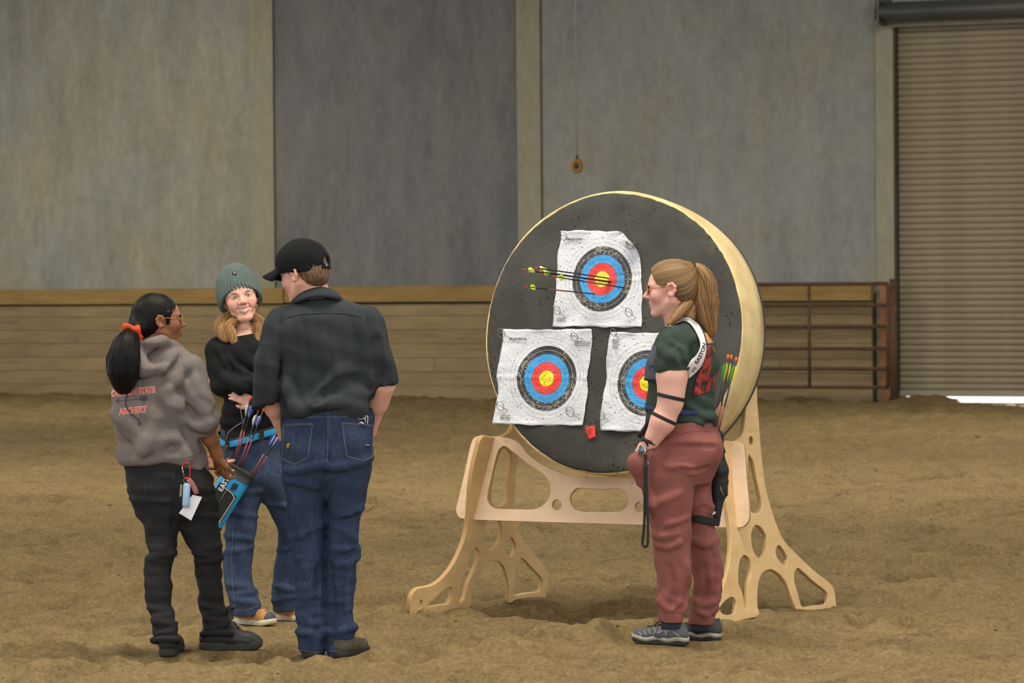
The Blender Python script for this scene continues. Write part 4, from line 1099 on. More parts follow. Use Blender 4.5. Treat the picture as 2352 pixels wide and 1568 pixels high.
def shoe(parent, heel, toe, m_up, m_sole, collar=0.10, name='shoe', m_toe=None, m_lace=None, wide=1.0, thick=0.028, sink=0.0, lift_heel=0.0, m_mid=None, toe_h=1.0, m_line=None):
    a, b = G(*heel), G(*toe)
    if (b - a).length > 0.285: b = a + (b - a).normalized() * 0.285
    L = (b - a).length; F = Frame(a + Vector((0, 0, -sink)), b - a, (0, 0, 1)); k = L / 0.322
    FEET.append((*(a + (b - a) * 0.25).to_2d(), 0.11, -0.001 - sink)); FEET.append((*(a + (b - a) * 0.75).to_2d(), 0.11, -0.001 - sink))
    lo, hi = bounds([F(-0.07, -0.03, -0.01), F(0.07, L + 0.02, collar + 0.03), F(-0.07, L + 0.02, 0), F(0.07, -0.03, 0)], 0.01)
    v = Vol(lo, hi, 0.0035)
    w = wide
    v.cone(F(0, 0.13 * L, 0.050), F(0, 0.42 * L, 0.052), 0.036 * w, 0.040 * w, 0.015)
    v.cone(F(0, 0.42 * L, 0.050), F(0.004, 0.78 * L, 0.036 * toe_h), 0.040 * w, 0.042 * w, 0.02, flat=((0, 0, 1), 1.15))
    v.cone(F(0.004, 0.78 * L, 0.034 * toe_h), F(0.006, 0.87 * L, 0.030 * toe_h), 0.042 * w, 0.034 * w, 0.02)
    v.cone(F(0, 0.20 * L, 0.055), F(0, 0.22 * L, collar + 0.02), 0.040 * w, 0.041 * w, 0.02)
    v.cone(F(0, 0.26 * L, collar), F(0, 0.58 * L, 0.075), 0.034 * w, 0.024 * w, 0.025)
    v.plane(F(0, 0, thick - 0.012), (0, 0, -1)); v.plane(F(0, 0, collar), nvec((0, 0, 1)) + F.f * 0.15)
    v.cone(F(0, 0.2 * L, collar + 0.005), F(0, 0.2 * L, collar - 0.02), 0.030 * w, 0.028 * w, 0.003, 'sub')
    V, Q = v.mesh()
    up = mesh_np(name, V, Q, m_up, parent)
    out = smooth_path([Vector((x * w * 1.08, y * k, 0)) for x, y in SOLE], 4, True); n = len(out); cx = Vector((0, 0.16 * k, 0))
    lay = [(0.98, 0.0), (1.02, 0.004), (1.02, thick * 0.8), (0.97, thick)]
    SV = []; SF = []
    for (sc, z) in lay:
        for p in out:
            q = cx + (p - cx) * sc; rise = 0.012 * max(0, (q.y / L - 0.80) / 0.2) ** 2
            SV.append(F.v(q.x, q.y, z + rise))
    for i in range(len(lay) - 1):
        for j in range(n): SF.append((i * n + j, i * n + (j + 1) % n, (i + 1) * n + (j + 1) % n, (i + 1) * n + j))
    SF += [tuple(reversed(range(n))), tuple(range((len(lay) - 1) * n, len(lay) * n))]
    mesh_py('sole', SV, SF, m_sole, up, True)
    if m_mid:
        SV = []; SF = []
        for (sc, z) in ((1.035, thick * 0.45), (1.035, thick * 0.95)):
            for p in out:
                q = cx + (p - cx) * sc; SV.append(F.v(q.x, q.y, z + 0.012 * max(0, (q.y / L - 0.80) / 0.2) ** 2 + 0.004 * math.sin(q.y * 60)))
        for j in range(n): SF.append((j, (j + 1) % n, n + (j + 1) % n, n + j))
        o = mesh_py('midsole', SV, SF, m_mid, up, True); o.modifiers.new('s', 'SOLIDIFY').thickness = 0.004
    if m_toe:
        v = Vol(lo, hi, 0.0035)
        v.cone(F(0.004, 0.74 * L, 0.036 * toe_h), F(0.006, 0.87 * L, 0.031 * toe_h), 0.044 * w, 0.037 * w, 0.02); v.plane(F(0, 0, thick - 0.008), (0, 0, -1)); v.plane(F(0, 0.70 * L, 0), -F.f + 0.4 * F.u)
        V, Q = v.mesh(); mesh_np('toe_cap', V, Q, m_toe, up)
    if m_lace:
        bv = bvh_of(up); parts = []
        for q in range(5):
            y0 = (0.36 + 0.07 * q) * L; pts = []
            for s in range(-5, 6):
                p = F.v(s * 0.0046, y0 + (0.012 if q % 2 else -0.012) * s / 5, 0.3); h = bv.ray_cast(p, Vector((0, 0, -1)), 0.5)
                if h[0] is not None: pts.append(h[0] + Vector((0, 0, 0.002)))
            if len(pts) > 3: tube('lace', pts, 0.0022, m_lace, up, 6)
        for s in (-1, 1):
            c_ = F(0, 0.34 * L, collar * 0.92)
            pts = [F.v(s * (0.004 + 0.03 * math.sin(t)), 0.36 * L + 0.03 * (1 - math.cos(t)), min(collar * 0.95, 0.105) + 0.014 * math.sin(2 * t)) for t in np.linspace(0, math.pi, 9)]
            tube('lace', pts, 0.0018, m_lace, up, 6)
    return up, F, L

# ================================================================== man in the black cap
M_SHIRT = cloth('charcoal_shirt', (52, 57, 61), (42, 47, 51), 0.92, 700, 5)
def denim(name, c1, c2, c3):
    t = NT(name); v = t.coord(); a = t.noise(v, 4.5, 4, 0.6); b = t.noise(t.coord((1, 1, 0.35)), 260, 3, 0.6); c = t.noise(t.coord((1, 1, 0.3)), 22, 4, 0.65)
    col = t.mix(t.ramp(a, [(0.35, (0, 0, 0)), (0.68, (1, 1, 1))]), lin(c1), lin(c2))
    col = t.mix(t.math('MULTIPLY', t.ramp(c, [(0.50, (0, 0, 0)), (0.75, (1, 1, 1))]), 0.45), col, lin(c3))
    col = t.mix(0.28, col, t.ramp(b, [(0.3, tuple(x * 0.4 for x in lin(c1))), (0.7, tuple(x * 1.4 for x in lin(c3)))]))
    t.base(col); t.rough(0.9); t.spec(0.15); t.bump(b, 0.2, 0.002)
    return t.m
M_JEANS_D = denim('dark_denim', (35, 43, 64), (44, 56, 82), (70, 86, 112)); M_JEANS_L = denim('blue_denim', (42, 54, 80), (56, 72, 102), (90, 106, 132))
M_THREAD = plain('stitch_thread', (112, 112, 116), 0.8, 0.3, 400); M_CAP = cloth('black_cap_cloth', (24, 26, 28), (19, 20, 22), 0.95, 900, 8)
M_BOOT = plain('dusty_boot', (84, 76, 62), 0.7, 0.25, 40, bump=0.2); M_DARKSOLE = plain('dark_sole', (42, 38, 34), 0.8, 0.2, 40)
M_METAL = plain('bright_metal', (190, 190, 186), 0.25, 0.1, 60, metal=0.9)
LIGHT_SKIN = lin((226, 172, 154)); LIP = lin((190, 98, 92))

def build_man():
    gy = G(750, 1508); A = Person(gy.y); J, R = A.J, A.r
    root = empty('person', (gy.x, gy.y, 0)); prop(root, 'person in a black cap, charcoal short-sleeved shirt and dark jeans, seen from behind', 'person', 'people gathered before the target')
    f = nvec((-0.78, 0.54, -0.31)); up = nvec((-0.20, 0.20, 0.95))
    cen = nvec(J(699, 609, 0)); F = Frame((0, 0, 0), f, up, 1.03); F.o = cen - (F.r * 0 + F.f * -0.012 + F.u * 0.138) * F.sc
    # body
    lo, hi = bounds([J(575, 540, -150), J(925, 1515, 150)], 0.03); lo[2] = -0.01
    fl, fh = bounds([F(-0.1, -0.12, -0.03), F(0.1, 0.13, 0.24)], 0.0)
    v = Vol(lo, hi, 0.0065, [(fl, fh)], 0.003)
    v.zloft(A.rows([(690, 715, 765, 5, 25), (705, 670, 815, 5, 36), (730, 650, 835, 5, 44), (780, 650, 838, 5, 50), (850, 655, 838, 2, 50), (930, 662, 838, 0, 46), (990, 660, 842, -4, 52), (1050, 660, 840, -6, 52)]), 0.03)
    for pts, rr_ in (([(700, 1040), (708, 1250), (716, 1480)], (42, 24, 17)), ([(800, 1040), (787, 1250), (778, 1480)], (42, 24, 17))):
        v.chain([J(*p) for p in pts], [R(x) for x in rr_], 0.04)
    v.cone(F(0, -0.030, 0.075), J(735, 700, 6), R(29), R(33), 0.03)
    v.cone(F(0, 0.0, 0.03), J(728, 705, 20), R(20), R(26), 0.03)
    head_shape(v, F, nose=0.9, ez=-0.010)
    for sh, el, wr_, hd, th in ((J(650, 745), J(614, 890, -6), J(656, 1002, 74), (0.55, 0.75, -0.45), -1), (J(835, 745), J(880, 882, -10), J(848, 992, 74), (-0.55, 0.75, -0.45), 1)):
        v.chain([sh, el, wr_], [R(26), R(25), R(15.5)], 0.02)
        v.cone(el, (el * 0.6 + wr_ * 0.4), R(26), R(25), 0.015)
        hand_shape(v, wr_, hd, (0, -0.8, -0.4), 0.19, (0.6, 0.6, 0.7, 0.7), th)
    V, Q = v.mesh(); V = relax(V, Q, 1, 0.4)
    mesh_np('body', V, Q, M_SKIN, root, col=skin_color(F, LIGHT_SKIN, LIP, V, 0.3))
    # hair below the cap
    lo, hi = bounds([F(-0.1, -0.13, 0.0), F(0.1, 0.12, 0.25), F(0.1, -0.13, 0.0), F(-0.1, 0.12, 0.25)], 0.02); v = Vol(lo, hi, 0.0032)
    E = lambda c, r, k=0.01, op='add': v.ell(F(*c), np.array(r) * F.sc, F.M, k, op)
    E((0, -0.016, 0.134), (0.078, 0.097, 0.080)); E((0, -0.055, 0.085), (0.060, 0.055, 0.058), 0.02)
    E((0, 0.10, 0.09), (0.11, 0.085, 0.10), 0.004, 'sub')
    for sx in (-1, 1): E((sx * 0.088, -0.004, 0.098), (0.030, 0.028, 0.032), 0.006, 'sub')
    for sx in (-1, 1): v.cone(F(sx * 0.064, 0.024, 0.150), F(sx * 0.062, 0.020, 0.106), 0.016, 0.009, 0.006)
    v.ripple(0.001, 45, 4, (1, 1, 2.2))
    V, Q = v.mesh(); az = V[:, 2] * 30 + V[:, 0] * 60 + V[:, 1] * 60
    mesh_np('hair', V, Q, M_HAIR, root, col=hair_color(V, az, (62, 46, 32), (98, 74, 50), (138, 108, 74), 6, 3))
    # cap
    cap_up = nvec((-0.02, 0.05, 1.0)); cf = nvec((-0.90, 0.44, -0.16)); FC = Frame(nvec(J(696, 606, 0)), cf, cap_up, 1.03)
    lo, hi = bounds([FC(-0.13, -0.14, -0.06), FC(0.13, 0.14, 0.13), FC(0.13, -0.14, -0.06), FC(-0.13, 0.14, 0.13)], 0.02); v = Vol(lo, hi, 0.0035)
    v.ell(FC(0, -0.004, 0.0), (0.091, 0.112, 0.101), FC.M, 0.01); v.ell(FC(0, 0.012, 0.012), (0.088, 0.100, 0.086), FC.M, 0.03)
    v.plane(FC(0, 0, -0.036), -FC.u + 0.10 * FC.f)
    v.ell(FC(0, -0.006, -0.02), (0.083, 0.104, 0.09), FC.M, 0.002, 'sub')
    v.ell(FC(0, -0.118, -0.004), (0.026, 0.03, 0.018), FC.M, 0.006, 'sub')
    def seams(p):
        q = FC.loc(p); az = np.arctan2(q[:, 0], q[:, 1]); return -0.0018 * np.exp(-((np.modf(np.abs(az / (math.pi / 3)) + 0.5)[0] - 0.5) / 0.02) ** 2) * (q[:, 2] > -0.02)
    v.disp(seams); v.ripple(0.0012, 14, 8)
    V, Q = v.mesh(); cap = mesh_np('cap', V, Q, M_CAP, root)
    VB, FB = [], []
    nb = 17
    for i in range(nb):
        t = -1.02 + 2.04 * i / (nb - 1)
        for j in range(7):
            e = j / 6; rr_ = 0.086 + (0.078 * math.cos(t * 0.95) ** 0.7 + 0.004) * e
            x = 0.088 * math.sin(t) * (1 + 0.02 * e) if e < 0.01 else (0.088 * math.sin(t)) * (1 - 0.06 * e); y = 0.092 * math.cos(t) * 0.98 + 0.098 * e * math.cos(t * 1.0) ** 0.55 - 0.0
            z = -0.026 + 0.030 * math.cos(t) - 0.012 * e - 0.030 * (math.sin(t)) ** 2 * e - 0.010 * e * e
            VB.append(FC.v(x, y, z))
    for i in range(nb - 1):
        for j in range(6): FB.append((i * 7 + j, (i + 1) * 7 + j, (i + 1) * 7 + j + 1, i * 7 + j + 1))
    br = mesh_py('brim', VB, FB, M_CAP, cap, True); br.modifiers.new('s', 'SOLIDIFY').thickness = 0.008
    b = FC.v(0, -0.002, 0.099); V, Fs = tube_vf([b, b + Vector((0, 0, 0.004)), b + Vector((0, 0, 0.006))], [0.008, 0.007, 0.003], 10); mesh_py('button', V, Fs, M_CAP, cap, True)
    pts = [FC.v(0.088 * math.sin(a), -0.004 - 0.110 * math.cos(a), -0.030) for a in np.linspace(-0.42, 0.42, 9)]
    tube('strap', pts, 0.006, M_CAP, cap, 8, flat=(0.016, 0.003, [(p - FC.v(0, 0, -0.03)).normalized() for p in pts]))
    bk = FC.v(-0.022, -0.117, -0.029); mesh_py('buckle', *box_vf(bk, FC.v(0.011, -0.118, -0.029) - FC.v(0, -0.118, -0.029), Vector(FC.u) * 0.007, Vector(FC.f) * -0.003), M_METAL, cap)
    # shirt
    lo, hi = bounds([J(570, 645, -110), J(930, 965, 120)], 0.03); v = Vol(lo, hi, 0.0048)
    v.zloft(A.rows([(676, 705, 768, 8, 30), (688, 684, 792, 6, 40), (703, 658, 832, 4, 52), (722, 634, 856, 2, 60), (750, 622, 862, 2, 64), (800, 634, 858, 2, 68), (850, 642, 852, 0, 66), (900, 646, 848, -3, 66), (935, 644, 855, -5, 68), (950, 647, 857, -6, 66), (962, 650, 852, -6, 60)]), 0.02, sq=2.3)
    v.chain([J(646, 742, -4), J(622, 830, -8), J(613, 940, -8)], [R(38), R(37), R(37)], 0.022, cut=None)
    v.chain([J(838, 742, -4), J(862, 820, -10), J(884, 905, -12)], [R(38), R(38), R(39)], 0.022)
    v.plane(J(600, 921, -8), J(600, 921, -8) * 0 + Vector((-0.28, 0, -1))) if False else None
    def hem(p):
        d = np.zeros(len(p)); return d
    for (c, n_, xlim) in ((J(616, 928, -8), Vector((0.30, -0.1, -0.95)), 'l'), (J(878, 891, -12), Vector((0.44, -0.1, -0.90)), 'r')):
        X = v.ax[0][:, None, None]; Y = v.ax[1][None, :, None]; Z = v.ax[2][None, None, :]; n_.normalize()
        d = (X - c.x) * n_.x + (Y - c.y) * n_.y + (Z - c.z) * n_.z
        lim = J(645, 900).x if xlim == 'l' else J(849, 900).x
        side = (X < lim) if xlim == 'l' else (X > lim)
        side = side & (Z > J(700, 946).z - (0.02 if xlim == 'l' else 0)) if False else side
        v.D = np.where(side, np.maximum(v.D, d), v.D).astype(np.float32)
    # gaps between sleeves and body, long drapes
    for pts in ([(649, 760), (647, 830), (645, 930)], [(850, 740), (851, 820), (847, 905)]): v.fold(pts, 9, A, True, 0.02, 0.75)
    for pts, r0 in (([(672, 735), (664, 800), (660, 900)], 12), ([(690, 940), (740, 900), (790, 850)], 12), ([(700, 946), (770, 915), (845, 905)], 10), ([(826, 735), (838, 800), (846, 880)], 12), ([(862, 745), (878, 810), (896, 870)], 12), ([(628, 745), (612, 820), (600, 900)], 12), ([(640, 760), (628, 840), (622, 915)], 9), ([(655, 870), (668, 915), (690, 945)], 9), ([(720, 930), (780, 925), (850, 940)], 9)):
        v.fold(pts, r0, A, False, 0.03, 0.42)
    v.fold([(715, 925), (780, 880), (830, 868)], 10, A, True, 0.03, 0.3); v.fold([(870, 770), (872, 830), (868, 895)], 9, A, True, 0.03, 0.35)
    v.ripple(0.0032, 7.0, 2, (1, 1, 2.5)); v.ripple(0.0020, 15, 5, (1, 1, 1.6))
    V, Q = v.mesh(); V = relax(V, Q, 1, 0.4); shirt = mesh_np('shirt', V, Q, M_SHIRT, root)
    bv = bvh_of(shirt)
    # collar
    cpts = [J(681, 688, 20), J(690, 680, -22), J(712, 670, -38), J(738, 666, -40), J(760, 670, -30), J(772, 678, -4), J(768, 684, 22), J(740, 694, 40), J(702, 696, 40)]
    lo, hi = bounds(cpts, 0.05); v = Vol(lo, hi, 0.0035); cp = smooth_path(cpts, 5, True)
    for p, q in zip(cp, cp[1:] + cp[:1]): v.cone(p, q, R(12.5), R(12.5), 0.006, flat=(Vector((p.x - J(728, 680).x, p.y - J(728, 680).y, 0.15)), 2.4))
    for p, q in zip(cp, cp[1:] + cp[:1]):
        cc = J(728, 690); o1 = Vector((p.x - cc.x, p.y - cc.y, 0)) * 0.14 - Vector((0, 0, R(9))); o2 = Vector((q.x - cc.x, q.y - cc.y, 0)) * 0.14 - Vector((0, 0, R(9)))
        v.cone(p + o1, q + o2, R(10), R(10), 0.008, flat=(Vector((p.x - cc.x, p.y - cc.y, 0.15)), 1.6))
    V, Q = v.mesh(); mesh_np('collar', V, Q, M_SHIRT, shirt)
    M_SEAM = plain('dark_seam', (36, 40, 43), 0.9)
    stitch('yoke_seam', [(660, 729), (690, 722), (740, 719), (790, 720), (830, 728)], bv, M_SEAM, shirt, 0.0016)
    stitch('sleeve_seam', [(646, 722), (641, 760), (645, 800), (646, 860)], bv, M_SEAM, shirt, 0.0006); stitch('sleeve_seam', [(838, 715), (850, 750), (852, 800), (848, 850)], bv, M_SEAM, shirt, 0.0006)
    # jeans
    lo, hi = bounds([J(635, 940, -90), J(870, 1515, 90)], 0.03); lo[2] = 0.0; v = Vol(lo, hi, 0.005)
    v.zloft(A.rows([(938, 655, 852, -5, 60), (960, 648, 857, -6, 63), (1000, 645, 858, -10, 66), (1046, 645, 856, -13, 68), (1080, 648, 853, -10, 62), (1110, 656, 844, -2, 46), (1150, 690, 812, 8, 22)]), 0.02, sq=2.3)
    v.zloft(A.rows([(1030, 646, 752, -8, 62), (1094, 650, 752, -6, 58), (1165, 658, 749, 0, 48), (1228, 667, 747, 3, 43), (1295, 673, 746, 2, 40), (1355, 679, 745, -2, 38), (1434, 680, 746, -2, 38), (1485, 686, 747, 0, 40), (1509, 694, 748, 4, 42)]), 0.012, sq=2.2)
    v.zloft(A.rows([(1030, 752, 857, -8, 62), (1102, 752, 850, -6, 58), (1161, 750, 837, 0, 48), (1193, 749, 829, 2, 45), (1256, 748, 823, 3, 42), (1307, 747, 819, 2, 40), (1374, 746, 813, -2, 38), (1418, 746, 813, -3, 38), (1446, 747, 817, -2, 39), (1483, 748, 810, 2, 41), (1507, 749, 808, 6, 42)]), 0.012, sq=2.2)
    for c, r0 in ((J(700, 1020, -34), 42), (J(802, 1018, -34), 42)): v.ell(c, (R(46), R(40), R(46)), None, 0.03)
    v.chain([J(751, 955, -74), J(751.5, 1040, -80), J(750, 1090, -62)], [R(2), R(3), R(4)], 0.014, 'sub')
    for pts, r0 in (([(655, 1082), (700, 1076), (745, 1066)], 8), ([(757, 1074), (800, 1068), (850, 1052)], 8), ([(775, 1186), (800, 1182), (828, 1166)], 7), ([(765, 1205), (790, 1215), (812, 1238)], 7), ([(758, 1258), (790, 1264), (820, 1260)], 7), ([(770, 1296), (800, 1290), (820, 1276)], 6), ([(670, 1236), (700, 1222), (738, 1200)], 6), ([(684, 1446), (715, 1456), (742, 1452)], 7), ([(752, 1452), (785, 1450), (815, 1436)], 7), ([(690, 1140), (694, 1230), (702, 1320)], 8), ([(800, 1300), (795, 1360), (800, 1430)], 8), ([(655, 1100), (690, 1110), (735, 1120)], 7)):
        v.fold(pts, r0, A, False, 0.02, 0.4)
    for pts, r0 in (([(780, 1196), (805, 1195), (824, 1182)], 7), ([(770, 1276), (795, 1276), (818, 1268)], 6), ([(754, 1300), (765, 1400), (762, 1470)], 9), ([(735, 1300), (728, 1400), (730, 1470)], 9)): v.fold(pts, r0, A, True, 0.02, 0.4)
    v.ripple(0.0028, 9, 12, (1, 1, 1.5)); v.ripple(0.0022, 13, 13, (1.5, 1.5, 0.7), mask=lambda p: np.clip((0.5 - p[:, 2]) / 0.3, 0, 1))
    V, Q = v.mesh(); V = relax(V, Q, 1, 0.3); jeans = mesh_np('jeans', V, Q, M_JEANS_D, root); bj = bvh_of(jeans)
    for poly in ([(651, 974), (718, 972), (707, 1050), (676, 1066), (648, 1053)], [(786, 970), (857, 976), (856, 1048), (835, 1058), (796, 1048)]):
        stitch('pocket_stitch', poly, bj, M_THREAD, jeans, 0.0013, closed=True); inn = [(x + (682 if x < 740 else 820) * 0.03 - x * 0.03 + 0, y + 2.5) for x, y in poly]
        stitch('pocket_stitch', [inn[0], inn[1]], bj, M_THREAD, jeans, 0.0010)
    stitch('waistband_stitch', [(649, 962), (690, 958), (750, 957), (810, 957), (856, 958)], bj, M_THREAD, jeans, 0.0012); stitch('seat_seam', [(753, 952), (753, 1000), (752, 1060)], bj, M_THREAD, jeans, 0.0013); stitch('seat_seam', [(757.5, 952), (757, 1010)], bj, M_THREAD, jeans, 0.0010)
    stitch('hem_stitch', [(688, 1492), (715, 1497), (744, 1496)], bj, M_THREAD, jeans, 0.0012); stitch('hem_stitch', [(750, 1494), (780, 1496), (807, 1490)], bj, M_THREAD, jeans, 0.0012)
    for x in (683, 753, 822): patch('belt_loop', [(x - 4.5, 942), (x + 4.5, 942), (x + 4.5, 962), (x - 4.5, 962)], bj, M_JEANS_L, jeans, 4, 0.003)
    patch('leather_mark', [(659, 1019), (666, 1017), (664, 1029), (659, 1029)], bj, plain('tan_mark', (168, 120, 48), 0.7), jeans, 3); patch('pocket_tab', [(838, 1021), (850, 1021), (850, 1026), (838, 1026)], bj, plain('tab', (52, 34, 32), 0.7), jeans, 3); patch('pocket_tab', [(840, 1021), (848, 1021), (848, 1022.5), (840, 1022.5)], bj, plain('tab_white', (180, 176, 172), 0.7), jeans, 3, 0.005)
    # release aid clipped in the back pocket
    clip = empty('metal_clip', J(829, 978, -80)); prop(clip, 'silver metal clip sticking out of the back jeans pocket', 'clip')
    bz = cam_hit(bj, 830, 968, 0.006); dd = bz.y
    q = lambda x, y: P(x, y, dd)
    tube('loop', [q(813, 976), q(812, 963), q(816, 957), q(820, 960), q(819, 972)], 0.0022, M_METAL, clip, 6, 3); tube('loop', [q(843, 976), q(845, 960), q(842, 955), q(838, 958), q(840, 972)], 0.0022, M_METAL, clip, 6, 3)
    tube('bar', [q(817, 964), q(830, 962), q(841, 960)], 0.0022, M_METAL, clip, 6); tube('body', [q(823, 973), q(829, 970), q(836, 974)], 0.006, M_METAL, clip, 8)
    shoe(root, (716, 1512), (722, 1484), M_BOOT, M_DARKSOLE, 0.10, 'boot'); shoe(root, (776, 1512), (842, 1494), M_BOOT, M_DARKSOLE, 0.10, 'boot')
build_man()
# ================================================================== woman in the grey hoodie
M_HOOD = cloth('grey_hoodie_fleece', (124, 115, 112), (110, 101, 99), 0.95, 500, 6, 0.2)
M_BLACKJEAN = cloth('black_trousers', (44, 44, 46), (36, 36, 38), 0.9, 700, 6)
M_BOOTB = plain('black_leather_boot', (46, 46, 46), 0.5, 0.2, 60, bump=0.15); M_SOLEB = plain('boot_sole', (56, 56, 50), 0.8, 0.25, 50, bump=0.3); M_LACEB = plain('black_lace', (30, 30, 30), 0.8)
M_SCRUNCH = cloth('orange_scrunchie', (222, 84, 48), (200, 62, 36), 0.9, 500, 30); M_PRINT_O = plain('orange_print', (232, 112, 92), 0.7, 0.12, 120); M_PRINT_W = plain('white_print_edge', (214, 196, 192), 0.7, 0.05); M_PRINT_K = plain('dark_print', (76, 68, 72), 0.8, 0.1)
M_HAIRK = attr_mat('black_hair', 0.5, 0.16, 0, 0.1, 900, 0.1)
BROWN_SKIN = lin((146, 96, 68))
def spectacles(F, parent, m_frame, half_only=None, r=0.0013, lens=(0.0235, 0.021), rim=True, arm_col=None):
    g = empty('eyeglasses', F.v(0, 0.1, 0.11))
    for sx in (-1, 1):
        if rim:
            pts = [F.v(sx * 0.0325 + lens[0] * math.cos(a), 0.099 - 0.004 * abs(math.cos(a)), 0.109 + lens[1] * math.sin(a)) for a in [2 * math.pi * k / 28 for k in range(28)]]
            V, Fs = tube_vf(pts, r * F.sc, 6, closed=True); mesh_py('rim', V, Fs, m_frame, g, True)
            mesh_py('lens', pts, [tuple(range(28))], M_GLASS, g)
        tube('temple', [F.v(sx * 0.056, 0.094, 0.114), F.v(sx * 0.070, 0.080, 0.116), F.v(sx * 0.079, 0.02, 0.120), F.v(sx * 0.083, -0.012, 0.122), F.v(sx * 0.082, -0.028, 0.110)], r * F.sc * 1.1, m_frame, g, 6, 3)
        tube('nose_pad', [F.v(sx * 0.010, 0.100, 0.106), F.v(sx * 0.012, 0.096, 0.102)], 0.002 * F.sc, m_frame, g, 6)
    tube('bridge', [F.v(-0.010, 0.100, 0.113), F.v(0, 0.104, 0.117), F.v(0.010, 0.100, 0.113)], r * F.sc, m_frame, g, 6, 3)
    return g
def eyes(F, parent, iris, open_=1.0):
    for sx in (-1, 1):
        c = F(sx * 0.031, 0.0815, 0.112); v = Vol(c - 0.016, c + 0.016, 0.0016); v.ell(c, np.array((0.0118, 0.0085, 0.0052 * open_)) * F.sc, F.M, 0.001); V, Q = v.mesh(); e = mesh_np('eye', V, Q, M_EYEW, parent)
        n_ = 14; o = F(sx * 0.031, 0.0815 + 0.0088, 0.112)
        pts = [Vector(o + F.r * 0.0046 * F.sc * math.cos(a) + F.u * min(0.0046, 0.0050 * open_) * F.sc * math.sin(a)) for a in [2 * math.pi * k / n_ for k in range(n_)]]
        tip = Vector(o + F.f * 0.0012); V = pts + [tip]; mesh_py('iris', V, [(i, (i + 1) % n_, n_) for i in range(n_)], iris, e, True)
        bp = [F.v(sx * x, y, z) for x, y, z in ((0.014, 0.0935, 0.126), (0.028, 0.0925, 0.1305), (0.046, 0.080, 0.1275))]
        lid = [F.v(sx * 0.031 + 0.0125 * t, 0.0905 - 0.0035 * t * t, 0.112 + (0.0055 * open_) * (1 - t * t)) for t in np.linspace(-1, 1, 9)]
        tube('eyelash', lid, 0.0009, M_PUPIL, parent, 5)
        yield bp
def build_left():
    gy = G(450, 1500); A = Person(gy.y); J, R = A.J, A.r
    root = empty('person', (gy.x, gy.y, 0)); prop(root, 'person with a black ponytail, grey hoodie and black trousers, turned towards the beanie wearer', 'person', 'people gathered before the target')
    F = Frame((0, 0, 0), (0.965, 0.26, 0.05), (-0.03, 0.0, 1), 0.96); cen = nvec(J(358, 722, 0)); F.o = cen - (F.f * -0.012 + F.u * 0.138) * F.sc
    wr_ = J(499, 1046, 8)
    lo, hi = bounds([J(275, 665, -110), J(560, 1512, 140)], 0.03); lo[2] = -0.01
    fl, fh = bounds([F(-0.1, -0.12, -0.03), F(0.1, 0.13, 0.24)], 0.0); hl, hh = bounds([J(465, 1030, -30), J(545, 1105, 60)], 0)
    v = Vol(lo, hi, 0.0065, [(fl, fh), (hl, hh)], 0.003)
    v.zloft(A.rows([(800, 345, 405, 0, 30), (830, 305, 440, 0, 44), (880, 285, 440, 0, 48), (960, 285, 435, 0, 48), (1040, 295, 460, 0, 50), (1110, 300, 480, 0, 52), (1180, 335, 490, 0, 46)]), 0.03)
    v.chain([J(365, 1170, -20), J(366, 1290, -30), J(376, 1430, -48)], [R(34), R(18), R(10)], 0.03); v.chain([J(455, 1170, 10), J(478, 1290, 34), J(490, 1415, 54)], [R(34), R(18), R(10)], 0.03)
    v.cone(F(0, -0.03, 0.07), J(362, 808, 0), R(27), R(32), 0.03); v.cone(F(0, 0.02, 0.03), J(380, 805, 10), R(20), R(24), 0.03)
    head_shape(v, F, nose=1.0)
    v.chain([J(436, 850, -26), J(462, 945, -26), wr_], [R(18), R(19), R(14.5)], 0.02); v.cone(J(466, 965, -30), J(482, 1005, -12), R(23), R(20), 0.02)
    v.chain([J(310, 850, 30), J(330, 950, 70), J(450, 1050, 85)], [R(24), R(22), R(14.5)], 0.02)
    hand_shape(v, wr_, (0.12, 0.42, -0.90), (0.75, 0.60, 0.3), 0.168, (0.8, 0.9, 1.0, 1.0), 1, tcurl=0.4, wr=0.023)
    hand_shape(v, J(452, 1052, 84), (0.8, -0.1, -0.35), (0, -0.5, 0.8), 0.168, (0.5, 0.6, 0.7, 0.7), -1, wr=0.023)
    V, Q = v.mesh(); V = relax(V, Q, 1, 0.4); mesh_np('body', V, Q, M_SKIN, root, col=skin_color(F, BROWN_SKIN, lin((140, 74, 66)), V, 0.15, lin((150, 84, 60))))
    brow = plain('dark_brow', (30, 24, 22), 0.8)
    for bp in eyes(F, root, M_PUPIL, 0.9): tube('eyebrow', bp, 0.0022, brow, root, 6, 3)
    # hair combed back to a low tail
    tie = J(304, 764, -58)
    lo, hi = bounds([F(-0.1, -0.15, 0.0), F(0.1, 0.12, 0.25), F(0.1, -0.15, 0.0), F(-0.1, 0.12, 0.25), tie], 0.03); v = Vol(lo, hi, 0.003)
    E = lambda c, r, k=0.01, op='add': v.ell(F(*c), np.array(r) * F.sc, F.M, k, op)
    E((0, -0.016, 0.142), (0.082, 0.105, 0.093)); E((0, -0.05, 0.10), (0.072, 0.07, 0.07), 0.02)
    v.cone(F(0, -0.085, 0.095), tie, 0.045, 0.022, 0.03)
    for sx in (-1, 1): v.cone(F(sx * 0.068, 0.03, 0.14), F(sx * 0.068, 0.028, 0.098), 0.012, 0.006, 0.008)
    E((0, 0.115, 0.085), (0.10, 0.075, 0.105), 0.006, 'sub')
    for sx in (-1, 1): E((sx * 0.085, -0.004, 0.098), (0.030, 0.026, 0.034), 0.006, 'sub')
    front = F(0, 0.08, 0.20); v.disp(lambda p: 0.0014 * (hash1(flow_azimuth(p, front, tie) * 30, 2) - 0.5) * 2)
